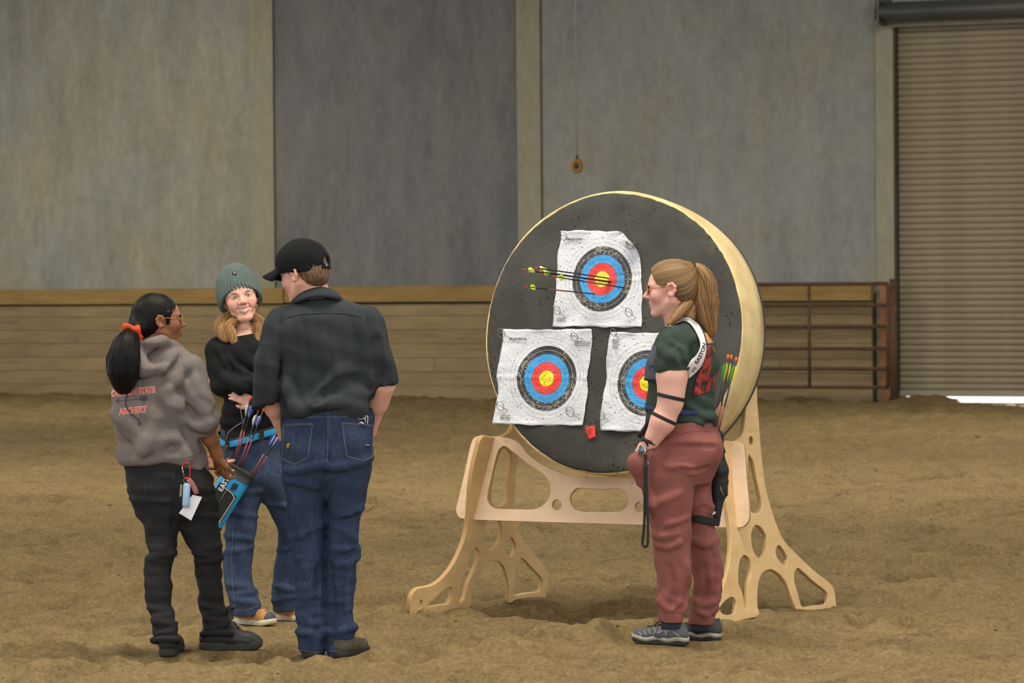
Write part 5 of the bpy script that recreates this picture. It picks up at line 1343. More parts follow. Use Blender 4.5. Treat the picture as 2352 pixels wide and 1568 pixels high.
    V, Q = v.mesh(); az = flow_azimuth(V, front, tie); mesh_np('hair', V, Q, M_HAIRK, root, col=hair_color(V, az, (9, 8, 8), (15, 13, 13), (30, 27, 27), 28, 2))
    guide = [tie, J(290, 790, -86), J(284, 825, -96), J(283, 858, -98), J(283, 886, -94)]; rad = [R(13), R(31), R(40), R(36), R(20)]
    lo, hi = bounds(guide, R(55)); v = Vol(lo, hi, 0.0035); g = smooth_path(guide, 5); rr_ = np.interp(np.linspace(0, 1, len(g)), np.linspace(0, 1, 5), rad)
    v.chain(g, list(rr_ * 0.92), 0.012); ca, cb = nvec(tie), nvec(guide[-1])
    v.disp(lambda p: 0.002 * (hash1(flow_azimuth(p, ca, cb) * 9, 5) - 0.5) * 2)
    V, Q = v.mesh(); az = flow_azimuth(V, ca, cb); pony = mesh_np('ponytail', V, Q, M_HAIRK, root, col=hair_color(V, az, (8, 7, 7), (13, 11, 11), (25, 22, 22), 14, 6))
    strands('loose_strands', guide, [x * 1.0 for x in rad], 420, M_HAIRK, pony, 0.0010, 4, 0.004, [(10, 9, 9), (18, 16, 16), (30, 28, 27)], 0.2)
    # scrunchie
    v = Vol(*bounds([tie], 0.07), 0.003); ax = nvec(guide[1]) - nvec(tie); ax /= np.linalg.norm(ax); u = np.cross(ax, (0, 1, 0)); u /= np.linalg.norm(u); w = np.cross(ax, u); cc = nvec(tie) + ax * R(2)
    ring = [cc + (u * math.cos(a) + w * math.sin(a)) * R(14) for a in np.linspace(0, 2 * math.pi, 25)]
    for p, q in zip(ring[:-1], ring[1:]): v.cone(p, q, R(10.5), R(10.5), 0.006)
    v.ripple(0.004, 26, 3); V, Q = v.mesh(); mesh_np('scrunchie', V, Q, M_SCRUNCH, root)
    gl = spectacles(F, root, plain('gold_wire', (176, 132, 84), 0.3, 0.1, 60, metal=0.7)); prop(gl, 'round wire eyeglasses on the person with the black ponytail', 'eyeglasses')
    # hoodie
    lo, hi = bounds([J(235, 755, -130), J(510, 1100, 120)], 0.03); v = Vol(lo, hi, 0.0048)
    v.zloft(A.rows([(788, 338, 408, 0, 30), (802, 322, 424, -2, 44), (818, 304, 442, -4, 54), (838, 285, 452, -6, 60), (870, 266, 452, -8, 66), (915, 256, 448, -8, 70), (960, 258, 446, -6, 70), (1002, 268, 452, -4, 68), (1038, 277, 466, -2, 68), (1062, 280, 475, 0, 70), (1085, 284, 474, 0, 68), (1095, 290, 470, 0, 64)]), 0.02, sq=2.3)
    v.plane(J(380, 1068, -40), Vector((-0.11, -0.25, -1)))
    v.chain([J(436, 845, -26), J(449, 895, -32), J(463, 945, -34), J(466, 982, -30)], [R(34), R(33), R(30), R(26)], 0.016)
    v.chain([J(304, 850, 26), J(322, 940, 66), J(360, 985, 88)], [R(34), R(31), R(26)], 0.02)
    v.chain([J(440, 968, -30), J(466, 975, -34), J(490, 966, -28)], [R(9), R(11), R(9)], 0.016)
    v.chain([J(444, 945, -56), J(470, 955, -60)], [R(5), R(5)], 0.02); v.chain([J(446, 958, -56), J(476, 944, -58)], [R(4), R(4)], 0.02)
    hood = [J(402, 803, 20), J(390, 791, -24), J(362, 785, -50), J(336, 792, -60), J(322, 802, -40), J(332, 804, 10), J(370, 808, 40)]
    hp = smooth_path(hood, 4, True)
    for p, q in zip(hp, hp[1:] + hp[:1]): v.cone(p, q, R(13), R(13), 0.014)
    v.chain([J(322, 812, -66), J(330, 850, -80), J(372, 848, -78), J(404, 812, -52)], [R(14), R(16), R(15), R(11)], 0.024)
    v.chain([J(336, 806, -78), J(350, 832, -88), J(380, 826, -80)], [R(5), R(5), R(5)], 0.014, 'sub')
    for pts, r0, a_ in (([(425, 850), (432, 905), (446, 965)], 12, 0.6), ([(366, 886), (395, 882), (425, 905)], 9, 0.5), ([(442, 966), (466, 972), (490, 962)], 5, 0.5), ([(440, 952), (462, 958), (490, 946)], 5, 0.5), ([(320, 985), (355, 955), (372, 920)], 14, 0.3)): v.fold(pts, r0, A, True, 0.022, a_)
    for pts, r0 in (([(372, 896), (395, 930), (430, 975), (436, 1040)], 12), ([(424, 840), (405, 868), (385, 895)], 12), ([(286, 1040), (340, 1030), (400, 1000)], 14), ([(285, 1058), (340, 1058), (420, 1046)], 9), ([(262, 950), (300, 985), (330, 1015)], 10), ([(350, 940), (345, 1000), (320, 1050)], 12), ([(436, 880), (448, 915), (470, 940)], 10), ([(446, 870), (462, 900), (482, 925)], 9), ([(440, 962), (465, 966), (492, 955)], 6), ([(444, 978), (468, 980), (488, 972)], 6), ([(400, 1000), (420, 1030), (430, 1060)], 9)):
        v.fold(pts, r0, A, False, 0.028, 0.45)
    v.ripple(0.004, 6.0, 22, (1.2, 1.2, 1.2)); v.ripple(0.0018, 14, 25)
    v.zloft(A.rows([(1058, 280, 474, 0, 70), (1095, 284, 470, 0, 66)]), 0.006, sq=2.3) if False else None
    V, Q = v.mesh(); V = relax(V, Q, 1, 0.4); hd = mesh_np('hoodie', V, Q, M_HOOD, root); bv = bvh_of(hd)
    stitch('hem_seam', [(282, 1062), (320, 1066), (380, 1060), (430, 1050), (468, 1036)], bv, plain('hoodie_seam', (104, 96, 96), 0.9), hd, 0.0013); stitch('sleeve_seam', [(414, 812), (424, 840), (426, 872), (418, 900)], bv, plain('hoodie_seam2', (112, 104, 104), 0.9), hd, 0.0012)
    def printed(txt, cx, cy, wpx, hpx, slope, mat, lift, bold):
        Vt, Ft = text_mesh(txt, 1.0, bold); X = [q.x for q in Vt]; Y = [q.y for q in Vt]; w_, h_ = max(X) - min(X), max(Y) - min(Y); mx, my = (max(X) + min(X)) / 2, (max(Y) + min(Y)) / 2
        out, ok = [], []
        for q in Vt:
            u = (q.x - mx) / w_ * wpx; vv = (q.y - my) / h_ * hpx; h = cam_hit(bv, cx + u, cy - vv - slope * u, lift); ok.append(h is not None); out.append(h if h is not None else Vector())
        Fs = [f for f in Ft if all(ok[i] for i in f)]; used = sorted({i for f in Fs for i in f}); mp = {x: k for k, x in enumerate(used)}
        if Fs: mesh_py('lettering', [out[i] for i in used], [tuple(mp[i] for i in f) for f in Fs], mat, hd, True)
    for txt, cx, cy, wpx, hpx in (('OREGON STATE', 306, 899, 98, 13.5), ('ARCHERY', 305.5, 942, 63, 13.5)):
        printed(txt, cx, cy, wpx + 2.5, hpx + 2.5, 0.10, M_PRINT_W, 0.0012, 0.075); printed(txt, cx, cy, wpx, hpx, 0.10, M_PRINT_O, 0.0024, 0.04)
    stitch('bow_print', [(322, 868), (300, 890), (290, 910), (288, 930), (300, 950), (318, 962), (322, 975)], bv, M_PRINT_K, hd, 0.0035, flat=None); stitch('bow_print', [(324, 868), (334, 910), (326, 940), (318, 976)], bv, M_PRINT_K, hd, 0.0008)
    stitch('bow_print', [(266, 922), (300, 918), (338, 914)], bv, M_PRINT_K, hd, 0.0014); stitch('bow_print', [(322, 911), (330, 912), (338, 910)], bv, M_PRINT_K, hd, 0.003); stitch('bow_print', [(322, 918), (330, 918), (338, 917)], bv, M_PRINT_K, hd, 0.003); stitch('bow_print', [(273, 916), (266, 922), (274, 926)], bv, M_PRINT_K, hd, 0.0016, step=1.5)
    # trousers
    lo, hi = bounds([J(280, 1040, -110), J(530, 1490, 100)], 0.03); v = Vol(lo, hi, 0.0048)
    v.zloft(A.rows([(1040, 292, 470, 0, 58), (1060, 286, 474, 0, 62), (1080, 287, 481, -2, 66), (1113, 290, 490, -4, 68), (1142, 302, 496, -4, 66), (1190, 324, 499, -2, 46), (1214, 356, 480, 2, 16)]), 0.02, sq=2.3)
    v.zloft(A.rows([(1150, 304, 420, -10, 56), (1200, 325, 412, -14, 46), (1231, 334, 408, -18, 41), (1266, 340, 403, -24, 38), (1289, 333, 397, -28, 36), (1346, 332, 394, -36, 36), (1400, 339, 396, -44, 33), (1430, 349, 402, -58, 32), (1474, 354, 410, -66, 32)]), 0.014, sq=2.1)
    v.zloft(A.rows([(1150, 400, 500, 0, 56), (1200, 408, 503, 8, 46), (1231, 420, 507, 16, 42), (1268, 440, 510, 26, 38), (1289, 447, 509, 32, 36), (1327, 450, 510, 40, 36), (1378, 456, 515, 50, 33), (1420, 463, 523, 56, 33), (1460, 466, 530, 60, 33)]), 0.014, sq=2.1)
    v.ell(J(350, 1120, -30), (R(50), R(42), R(46)), None, 0.03); v.ell(J(436, 1122, -28), (R(48), R(42), R(46)), None, 0.03)
    for i, (x0, x1, y) in enumerate([(342, 398, 1262), (338, 400, 1276), (345, 392, 1290), (450, 505, 1258), (446, 508, 1272), (452, 506, 1288), (342, 394, 1400), (350, 400, 1416), (354, 402, 1434), (360, 404, 1450), (462, 514, 1392), (466, 518, 1408), (470, 520, 1424), (474, 522, 1438), (300, 390, 1148), (410, 490, 1150), (420, 500, 1180)]):
        v.fold([(x0, y + (5 if i % 2 else -4)), ((x0 + x1) / 2, y), (x1, y + (-5 if i % 2 else 5))], 5.0, A, False, 0.014, 0.30)
    v.fold([(412, 1082), (405, 1150), (402, 1210)], 9, A, True, 0.02, 0.5)
    v.ripple(0.0026, 11, 32, (1.4, 1.4, 0.8)); V, Q = v.mesh(); V = relax(V, Q, 1, 0.3); tr = mesh_np('trousers', V, Q, M_BLACKJEAN, root); bt = bvh_of(tr)
    mt = plain('black_thread', (66, 66, 68), 0.9)
    for poly in ([(306, 1086), (312, 1110), (322, 1128), (326, 1136)], [(330, 1084), (334, 1140)], [(400, 1078), (402, 1130)]): stitch('seam', poly, bt, mt, tr, 0.0010)
    # boots
    b1, _, _ = shoe(root, (383, 1507), (416, 1478), M_BOOTB, M_SOLEB, 0.15, 'boot', m_lace=M_LACEB, wide=0.98, thick=0.034)
    b2, _, _ = shoe(root, (458, 1493), (602, 1489), M_BOOTB, M_SOLEB, 0.15, 'boot', m_lace=M_LACEB, wide=1.0, thick=0.036)
    for b, (x, y, dy) in ((b2, (532, 1396, 56)),):
        v = Vol(*bounds([J(x, y, dy)], 0.05), 0.003); v.ell(J(x, y, dy), (R(13), R(12), R(7)), np.array(((0.85, 0, 0.53), (0, 1, 0), (-0.53, 0, 0.85))), 0.01); v.cone(J(x - 6, y + 26, dy), J(x - 4, y + 2, dy), R(11), R(8), 0.01); v.ell(J(x + 5, y + 5, dy - 8), (R(8), R(10), R(4)), None, 0.004, 'sub'); V, Q = v.mesh(); mesh_np('boot_tongue', V, Q, M_BOOTB, b)
    for b, y, xa, xb, dy in ((b1, 1470, 352, 410, -64), (b2, 1456, 466, 530, 60)):
        pts = [J((xa + xb) / 2 + (xb - xa) / 2 * 1.06 * math.cos(a), y + 4 * math.sin(a), dy + 34 * math.sin(a)) for a in np.linspace(0, 2 * math.pi, 20)[:-1]]
        V, Fs = tube_vf(pts, R(7), 8, closed=True); mesh_py('rolled_cuff', V, Fs, M_BLACKJEAN, b, True)
    # keys on a carabiner
    hy = cam_hit(bt, 425, 1100, 0.012).y; q = lambda x, y, o=0.0: P(x, y, hy - o)
    ck = empty('key_clip', q(428, 1090)); prop(ck, 'red carabiner with keys clipped to the black trousers', 'key clip')
    M_RED = plain('red_metal', (208, 36, 44), 0.3, 0.1, 50, metal=0.3)
    tube('carabiner', [q(418, 1072), q(421, 1066), q(430, 1063), q(435, 1068), q(436, 1092), q(430, 1100), q(424, 1096)], 0.0032, M_RED, ck, 8, 4); tube('gate', [q(418, 1072), q(423, 1094)], 0.0028, M_METAL, ck, 8)
    tube('key_ring', [q(428 + 6 * math.cos(a), 1103 + 7 * math.sin(a)) for a in np.linspace(0, 6.28, 14)], 0.0012, M_METAL, ck, 6)
    V, Fs = box_vf(q(414, 1112, 0.0), q(419, 1112) - q(414, 1112), q(412, 1140) - q(414, 1112), Vector((0, 0.002, 0))); mesh_py('key', V, Fs, plain('brass_key', (150, 136, 100), 0.4, 0.2, 60, metal=0.6), ck)
    tube('lanyard_tail', [q(432, 1100, 0.004), q(442, 1112, 0.006), q(452, 1134, 0.006)], 0.008, plain('pink_strap', (168, 104, 100), 0.7), ck, 8, 3, flat=(0.022, 0.002, (0, -1, 0.1)))
    tube('spray_can', [q(430, 1110, 0.018), q(429, 1114, 0.018), q(427, 1158, 0.018), q(426, 1164, 0.018)], [R(6), R(8.5), R(8.5), R(8)], plain('pale_blue_tube', (152, 184, 222), 0.35, 0.06), ck, 16)
    V, Fs = box_vf(q(442, 1136, 0.004), q(464, 1141, 0.004) - q(442, 1136, 0.004), q(411, 1178, 0.004) - q(442, 1136, 0.004), Vector((0, 0.002, 0))); V[2] = q(439, 1195, 0.004); V[6] = V[2] + Vector((0, 0.002, 0)); mesh_py('white_card', V, Fs, plain('white_card', (232, 232, 240), 0.5, 0.04), ck)
    # phone in a red case and a pencil in the hand
    ph = empty('phone', J(508, 1078, 30)); prop(ph, 'dark phone in a red case held by the person in the grey hoodie', 'phone')
    a0, a1, a2 = J(494, 1088, 12), J(522, 1058, 12), J(503, 1096, 60); V, Fs = box_vf(a0, (a1 - a0), (a2 - a0), (a1 - a0).cross(a2 - a0).normalized() * 0.007); mesh_py('case', V, Fs, plain('red_case', (150, 48, 50), 0.5), ph); V, Fs = box_vf(a0 + (a1 - a0) * 0.06 - (a1 - a0).cross(a2 - a0).normalized() * 0.0015, (a1 - a0) * 0.88, (a2 - a0) * 0.92, (a1 - a0).cross(a2 - a0).normalized() * 0.001); mesh_py('screen', V, Fs, M_PUPIL, ph)
    pc = empty('pencil', J(528, 1059, 20)); prop(pc, 'short pale wooden pencil stub in the hand beside the blue quiver', 'pencil')
    tube('barrel', [J(508, 1063, 16), J(536, 1057.5, 22)], R(4.2), plain('pale_wood', (226, 186, 150), 0.6, 0.08), pc, 8); tube('tip', [J(536, 1057.5, 22), J(541, 1056.5, 23)], [R(4), R(1.2)], plain('pencil_tip', (210, 170, 140), 0.6), pc, 8)
build_left()
# ================================================================== smiling woman in the beanie
M_BTOP = cloth('black_knit_top', (30, 32, 34), (24, 26, 28), 0.95, 700, 6); M_BEANIE = cloth('green_grey_knit', (94, 107, 105), (80, 93, 91), 0.95, 500, 20, 0.3)
M_TAN = plain('tan_leather', (190, 134, 80), 0.6, 0.15, 40, bump=0.1); M_NAVYRUB = plain('navy_rubber', (66, 74, 88), 0.6, 0.1, 40); M_WHITESOLE = plain('white_sole', (206, 196, 172), 0.7, 0.1, 40)
M_BLUE = plain('sky_blue_nylon', (40, 150, 208), 0.55, 0.08, 60); M_BLACKN = plain('black_nylon', (28, 30, 32), 0.6, 0.2, 60); M_PIPE = plain('grey_piping', (196, 190, 178), 0.6, 0.05)
def build_beanie():
    gy = G(585, 1434); A = Person(gy.y); J, R = A.J, A.r
    root = empty('person', (gy.x, gy.y, 0)); prop(root, 'smiling person in a knitted beanie and black top with folded arms', 'person', 'people gathered before the target')
    F = Frame((0, 0, 0), (0.16, -0.98, 0.02), (-0.19, 0.0, 0.98), 1.02); em = nvec(J(554.5, 680, -40)); F.o = em - (F.f * 0.085 + F.u * 0.112) * F.sc
    lo, hi = bounds([J(465, 605, -110), J(690, 1440, 130)], 0.03); lo[2] = -0.01
    fl, fh = bounds([F(-0.1, -0.12, -0.03), F(0.1, 0.13, 0.2)], 0.0); hl, hh = bounds([J(530, 890, -90), J(600, 940, -40)], 0)
    v = Vol(lo, hi, 0.0065, [(fl, fh), (hl, hh)], 0.0028)
    v.zloft(A.rows([(760, 535, 600, 0, 26), (778, 508, 630, 0, 36), (800, 490, 640, 0, 44), (850, 500, 640, 0, 46), (910, 520, 635, 0, 42), (950, 525, 632, 0, 40), (1000, 515, 645, 0, 46), (1060, 512, 655, 0, 48)]), 0.03)
    v.chain([J(550, 1050, 0), J(552, 1220, -4), J(562, 1380, 0)], [R(32), R(18), R(10)], 0.03); v.chain([J(620, 1050, 0), J(666, 1220, 46), J(656, 1370, 98)], [R(32), R(18), R(10)], 0.03)
    v.cone(F(0, -0.02, 0.06), J(566, 776, 4), R(25), R(27), 0.03)
    head_shape(v, F, smile=True, jaw=0.86)
    v.chain([J(496, 800, 0), J(500, 882, -10), J(600, 880, -62)], [R(20), R(19), R(15)], 0.02)
    wl = J(585, 928, -62); v.chain([J(640, 800, 0), J(648, 900, -20), wl], [R(20), R(19), R(13.5)], 0.02)
    hand_shape(v, wl, (-0.88, -0.1, 0.46), (-0.1, 0.9, -0.3), 0.140, (0.25, 0.3, 0.4, 0.5), 1, spread=0.02, tcurl=0.95, wr=0.021)
    hand_shape(v, J(600, 880, -62), (0.9, 0.2, 0.1), (0, 0.9, 0), 0.155, (0.4, 0.4, 0.4, 0.4), 1, wr=0.021)
    V, Q = v.mesh(); V = relax(V, Q, 1, 0.3); body = mesh_np('body', V, Q, M_SKIN, root, col=skin_color(F, lin((232, 182, 164)), lin((196, 104, 100)), V, 0.55, lin((216, 118, 108))))
    brow = plain('brown_brow', (112, 84, 60), 0.8)
    for bp in eyes(F, root, plain('blue_grey_iris', (74, 84, 98), 0.2), 0.85): tube('eyebrow', bp, 0.0021, brow, root, 6, 3)
    # teeth and lips
    tv = []; n_ = 15
    for i in range(n_):
        t = -1 + 2 * i / (n_ - 1); x = 0.0235 * t; y = 0.0945 - 0.0125 * t * t; z = 0.0475 + 0.0095 * t * t
        tv += [F.v(x, y, z + 0.0085 * (1 - 0.7 * t * t)), F.v(x, y + 0.001, z), F.v(x, y, z - 0.0080 * (1 - 0.8 * t * t))]
    mesh_py('teeth', tv, [(i * 3 + j, (i + 1) * 3 + j, (i + 1) * 3 + j + 1, i * 3 + j + 1) for i in range(n_ - 1) for j in range(2)], M_TEETH, root, True).modifiers.new('s', 'SOLIDIFY').thickness = 0.003
    mlip = plain('lips', (198, 112, 106), 0.45, 0.05)
    tube('lip', [F.v(x, y, z) for x, y, z in ((-0.0300, 0.0775, 0.0635), (-0.016, 0.0915, 0.0600), (0, 0.0975, 0.0578), (0.016, 0.0915, 0.0600), (0.0300, 0.0775, 0.0635))], [0.0010, 0.0019, 0.0021, 0.0019, 0.0010], mlip, root, 8, 3)
    tube('lip', [F.v(x, y, z) for x, y, z in ((-0.0300, 0.0775, 0.0635), (-0.018, 0.0890, 0.0462), (0, 0.0955, 0.0375), (0.018, 0.0890, 0.0462), (0.0300, 0.0775, 0.0635))], [0.0010, 0.0022, 0.0027, 0.0022, 0.0010], mlip, root, 8, 3)
    # hair to the collar
    cols = [(150, 112, 70), (182, 140, 92), (206, 166, 114), (126, 92, 56)]
    hb = []
    for guide, rad, n, sd in (([F.v(-0.070, 0.0, 0.09), J(518, 735, -8), J(512, 756, -26), J(520, 780, -40)], [R(8), R(15), R(21), R(10)], 300, 1), ([F.v(-0.062, 0.02, 0.06), J(532, 742, -30), J(530, 766, -44), J(538, 786, -48)], [R(6), R(11), R(14), R(6)], 240, 2),
                              ([F.v(0.070, 0.0, 0.09), J(590, 735, -10), J(594, 756, -24), J(592, 786, -36)], [R(8), R(13), R(15), R(7)], 280, 3), ([F.v(0.072, -0.02, 0.09), J(600, 740, 0), J(606, 764, -10), J(604, 792, -16)], [R(8), R(12), R(12), R(6)], 220, 5), ([F.v(0.0, -0.08, 0.08), J(560, 740, 40), J(560, 775, 44)], [R(40), R(44), R(40)], 90, 6)):
        lo, hi = bounds(guide, max(rad) + 0.02); v = Vol(lo, hi, 0.004); g = smooth_path(guide, 4); v.chain(g, list(np.interp(np.linspace(0, 1, len(g)), np.linspace(0, 1, len(rad)), rad) * 0.76), 0.01); v.ripple(0.0015, 24, sd, (1, 1, 5)); V, Q = v.mesh()
        az = flow_azimuth(V, guide[0], guide[-1]); lk = mesh_np('hair_lock', V, Q, M_HAIR, root, col=hair_color(V, az, (104, 74, 44), (160, 120, 76), (204, 164, 112), 12, sd))
        strands('loose_strands', guide, [x * 1.05 for x in rad], n, M_HAIR, lk, 0.0008, sd, 0.003, cols, 0.45)
    v = Vol(*bounds([F(-0.09, -0.12, 0.02), F(0.09, 0.1, 0.22), F(-0.09, 0.1, 0.02), F(0.09, -0.12, 0.2)], 0.02), 0.004); v.ell(F(0, -0.02, 0.13), np.array((0.079, 0.096, 0.088)) * F.sc, F.M); v.ell(F(0, 0.10, 0.08), np.array((0.072, 0.07, 0.082)) * F.sc, F.M, 0.004, 'sub'); V, Q = v.mesh(); mesh_np('hair', V, Q, M_HAIR, root, col=hair_color(V, V[:, 0] * 40, (96, 68, 42), (140, 102, 64), (176, 134, 88), 8, 1))
    # beanie
    FB = Frame(F(0, -0.015, 0.135), F.f + 0.10 * F.u, F.u - 0.10 * F.f, 1.06); v = Vol(*bounds([FB(-0.12, -0.13, -0.09), FB(0.12, 0.13, 0.14), FB(0.12, -0.13, 0.14), FB(-0.12, 0.13, -0.09)], 0.02), 0.003)
    v.ell(FB(0, -0.004, 0.008), np.array((0.093, 0.112, 0.118)) * 1.06, FB.M, 0.01); v.ell(FB(0, -0.004, -0.035), np.array((0.094, 0.112, 0.085)) * 1.06, FB.M, 0.03)
    v.plane(FB(0, 0.11, 0.004), -FB.u * 1.0 + 0.62 * FB.f); v.plane(FB(0, 0, -0.072), -FB.u)
    v.ell(FB(0, 0.006, -0.02), np.array((0.083, 0.106, 0.098)) * 1.06, FB.M, 0.002, 'sub')
    def ribs(p):
        q = FB.loc(p); az = np.arctan2(q[:, 0], -q[:, 1] * 1.0 + 0.0); az = np.arctan2(q[:, 0], q[:, 1]); return 0.0019 * np.cos(az * 40) * np.clip((0.112 - q[:, 2]) / 0.03, 0, 1)
    v.disp(ribs); V, Q = v.mesh(); bn = mesh_np('beanie', V, Q, M_BEANIE, root); bb = bvh_of(bn)
    patch('tag', [(533.5, 625), (542, 624), (543, 630), (534.5, 631)], bb, M_BLACKN, bn, 3, 0.003); patch('tag_mark', [(536, 626.5), (540.5, 626), (541, 628), (536.5, 628.5)], bb, M_PIPE, bn, 2, 0.006)
    # red collar, black top
    pts = [J(566 + 30 * math.cos(a), 778 - 4 * math.sin(a) + 4 * max(0, -math.sin(a)), 4 + 38 * math.sin(a)) for a in np.linspace(0, 2 * math.pi, 25)[:-1]]
    V, Fs = tube_vf(pts, R(7), 8, closed=True); mesh_py('red_collar', V, Fs, cloth('red_collar', (150, 42, 44), None, 0.9, 500, 20), root, True)
    v = Vol(*bounds([J(462, 750, -115), J(690, 1015, 100)], 0.03), 0.0045)
    v.zloft(A.rows([(764, 526, 606, 2, 30), (776, 506, 628, 2, 42), (792, 488, 646, 0, 50), (820, 484, 650, 0, 54), (860, 496, 645, 0, 54), (905, 512, 638, 0, 50), (945, 517, 636, 0, 48), (975, 509, 644, 0, 52), (1000, 505, 650, 0, 55), (1010, 505, 650, 0, 54)]), 0.02, sq=2.2)
    v.chain([J(500, 800, -4), J(499, 845, -10), J(508, 885, -18)], [R(25), R(24), R(23)], 0.02); v.chain([J(508, 885, -18), J(555, 882, -60), J(620, 868, -66)], [R(23), R(22), R(19)], 0.014)
    v.chain([J(636, 800, -4), J(650, 900, -20), J(620, 925, -58), J(590, 930, -64)], [R(25), R(23), R(20), R(17)], 0.014)
    for pts, r0 in (([(505, 800), (530, 840), (575, 872)], 11), ([(500, 835), (520, 865), (560, 892)], 9), ([(510, 935), (530, 950), (560, 948)], 9), ([(508, 965), (540, 972), (590, 965)], 9), ([(540, 790), (560, 820), (585, 840)], 8)): v.fold(pts, r0, A, False, 0.025, 0.45)
    for pts, r0 in (([(512, 800), (535, 850), (575, 862)], 8), ([(515, 905), (540, 908), (570, 905)], 8)): v.fold(pts, r0, A, True, 0.02, 0.4)
    v.ripple(0.003, 9, 41); V, Q = v.mesh(); V = relax(V, Q, 1, 0.3); mesh_np('top', V, Q, M_BTOP, root)
    # jeans
    v = Vol(*bounds([J(500, 985, -80), J(700, 1420, 150)], 0.03), 0.0048)
    v.zloft(A.rows([(985, 508, 650, 0, 50), (1020, 507, 655, 0, 54), (1070, 510, 664, 0, 56), (1120, 516, 670, 0, 46), (1150, 545, 650, 6, 16)]), 0.02, sq=2.2)
    v.zloft(A.rows([(1090, 511, 600, -4, 52), (1150, 515, 598, -6, 44), (1199, 519, 592, -8, 40), (1263, 515, 583, -8, 37), (1327, 514, 578, -6, 35), (1360, 521, 588, -4, 36), (1400, 531, 597, -2, 38), (1413, 534, 598, 0, 38)]), 0.014, sq=2.1)
    v.zloft(A.rows([(1090, 585, 672, 4, 52), (1150, 604, 684, 18, 44), (1180, 621, 690, 30, 42), (1228, 639, 698, 48, 38), (1289, 632, 692, 70, 36), (1327, 625, 688, 84, 36), (1391, 626, 686, 104, 38), (1401, 627, 686, 107, 38)]), 0.014, sq=2.1)
    for i, (x0, x1, y) in enumerate([(520, 586, 1235), (516, 580, 1262), (522, 580, 1345), (528, 592, 1362), (534, 596, 1382), (628, 684, 1260), (628, 680, 1350), (628, 684, 1372), (520, 590, 1180), (530, 600, 1130), (612, 680, 1160)]):
        v.fold([(x0, y + (7 if i % 2 else -6)), ((x0 + x1) / 2, y), (x1, y + (-6 if i % 2 else 7))], 5.5, A, False, 0.016, 0.34)
    v.ripple(0.0026, 10, 52, (1.3, 1.3, 0.9)); V, Q = v.mesh(); V = relax(V, Q, 1, 0.3); jn = mesh_np('jeans', V, Q, M_JEANS_L, root); bj = bvh_of(jn)
    stitch('side_seam', [(536, 1200), (532, 1280), (534, 1350), (542, 1400)], bj, plain('pale_thread', (110, 128, 160), 0.9), jn, 0.0011); stitch('hem_stitch', [(536, 1403), (565, 1402), (594, 1390)], bj, M_THREAD, jn, 0.0011)
    shoe(root, (540, 1430), (630, 1437), M_TAN, M_WHITESOLE, 0.10, 'shoe', m_toe=M_NAVYRUB, wide=0.95, thick=0.026, m_lace=M_TAN); shoe(root, (642, 1422), (696, 1425), M_TAN, M_WHITESOLE, 0.10, 'shoe', m_toe=M_NAVYRUB, wide=0.95, thick=0.026)
    # belt
    bp = [J(500, 1002, 36), J(496, 1000, 8), J(503, 1010, -28), J(522, 1021, -52), J(560, 1012, -62), J(600, 1000, -66), J(640, 988, -52), J(662, 984, -10), J(655, 988, 40), J(580, 1000, 62)]
    sp = smooth_path(bp, 5, True); cc = J(580, 1000, 0); nm = [(Vector((p.x - cc.x, p.y - cc.y, 0))).normalized() for p in sp]
    belt = empty('quiver_belt', J(580, 1010, -66)); prop(belt, 'sky blue webbing belt with black edges on the beanie wearer', 'belt')
    V, Fs = tube_vf(sp, 1, 8, False, (R(24), 0.004, nm), True); mesh_py('backing', V, Fs, M_BLACKN, belt, True); V, Fs = tube_vf([p + n_ * 0.0025 for p, n_ in zip(sp, nm)], 1, 8, False, (R(14), 0.003, nm), True); mesh_py('webbing', V, Fs, M_BLUE, belt, True)
    for (x, y) in ((601, 1000), (522, 1021)):
        b = J(x, y, -72); V, Fs = box_vf(b + Vector((-R(5), 0, -R(12))), (R(10), 0, 0), (0, 0.012, 0), (0, 0, R(24))); mesh_py('buckle', V, Fs, M_BLACKN, belt)
    # hip quiver
    top = J(552, 1080, -84); ax = (J(486, 1192, -84) - top).normalized(); wd = (J(583, 1093, -84) - J(522, 1066, -84)).normalized(); wd = (wd - ax * wd.dot(ax)).normalized(); dp = ax.cross(wd); dp = dp if dp.y > 0 else -dp
    W2, D2, L = R(34), R(20), R(150)
    q = empty('hip_quiver', top + ax * L); prop(q, 'sky blue and black hip quiver at the side of the beanie wearer', 'quiver')
    def ring(t, g=1.0, n=28, ex=0.5, taper=0.12):
        out = []
        for k in range(n):
            a = 2 * math.pi * k / n; ca, sa = math.cos(a), math.sin(a); f = 1 - taper * t
            out.append(top + ax * (L * t) + wd * (W2 * g * f * math.copysign(abs(ca) ** ex, ca)) + dp * (D2 * g * f * math.copysign(abs(sa) ** ex, sa)))
        return out
    def shell(name, ts, g, mat, open_top=False, inner=False):
        n = 28; rings = [ring(t, g) for t in ts]
        if open_top: rings = [ring(ts[0] + 0.06, g * 0.84), ring(ts[0], g * 0.86)] + rings
        V = [p for r_ in rings for p in r_]; Fs = [(i * n + k, (i + 1) * n + k, (i + 1) * n + (k + 1) % n, i * n + (k + 1) % n) for i in range(len(rings) - 1) for k in range(n)]; Fs.append(tuple(range((len(rings) - 1) * n, len(rings) * n)))
        if open_top: Fs.append(tuple(reversed(range(n))))
        return mesh_py(name, V, Fs, mat, q, True)
    shell('tube_body', [0.0, 0.3, 0.6, 0.95, 1.0], 1.0, M_BLUE); shell('rim', [-0.04, 0.0, 0.13], 1.05, M_BLACKN, True); shell('base', [0.90, 1.02], 1.04, M_BLACKN)
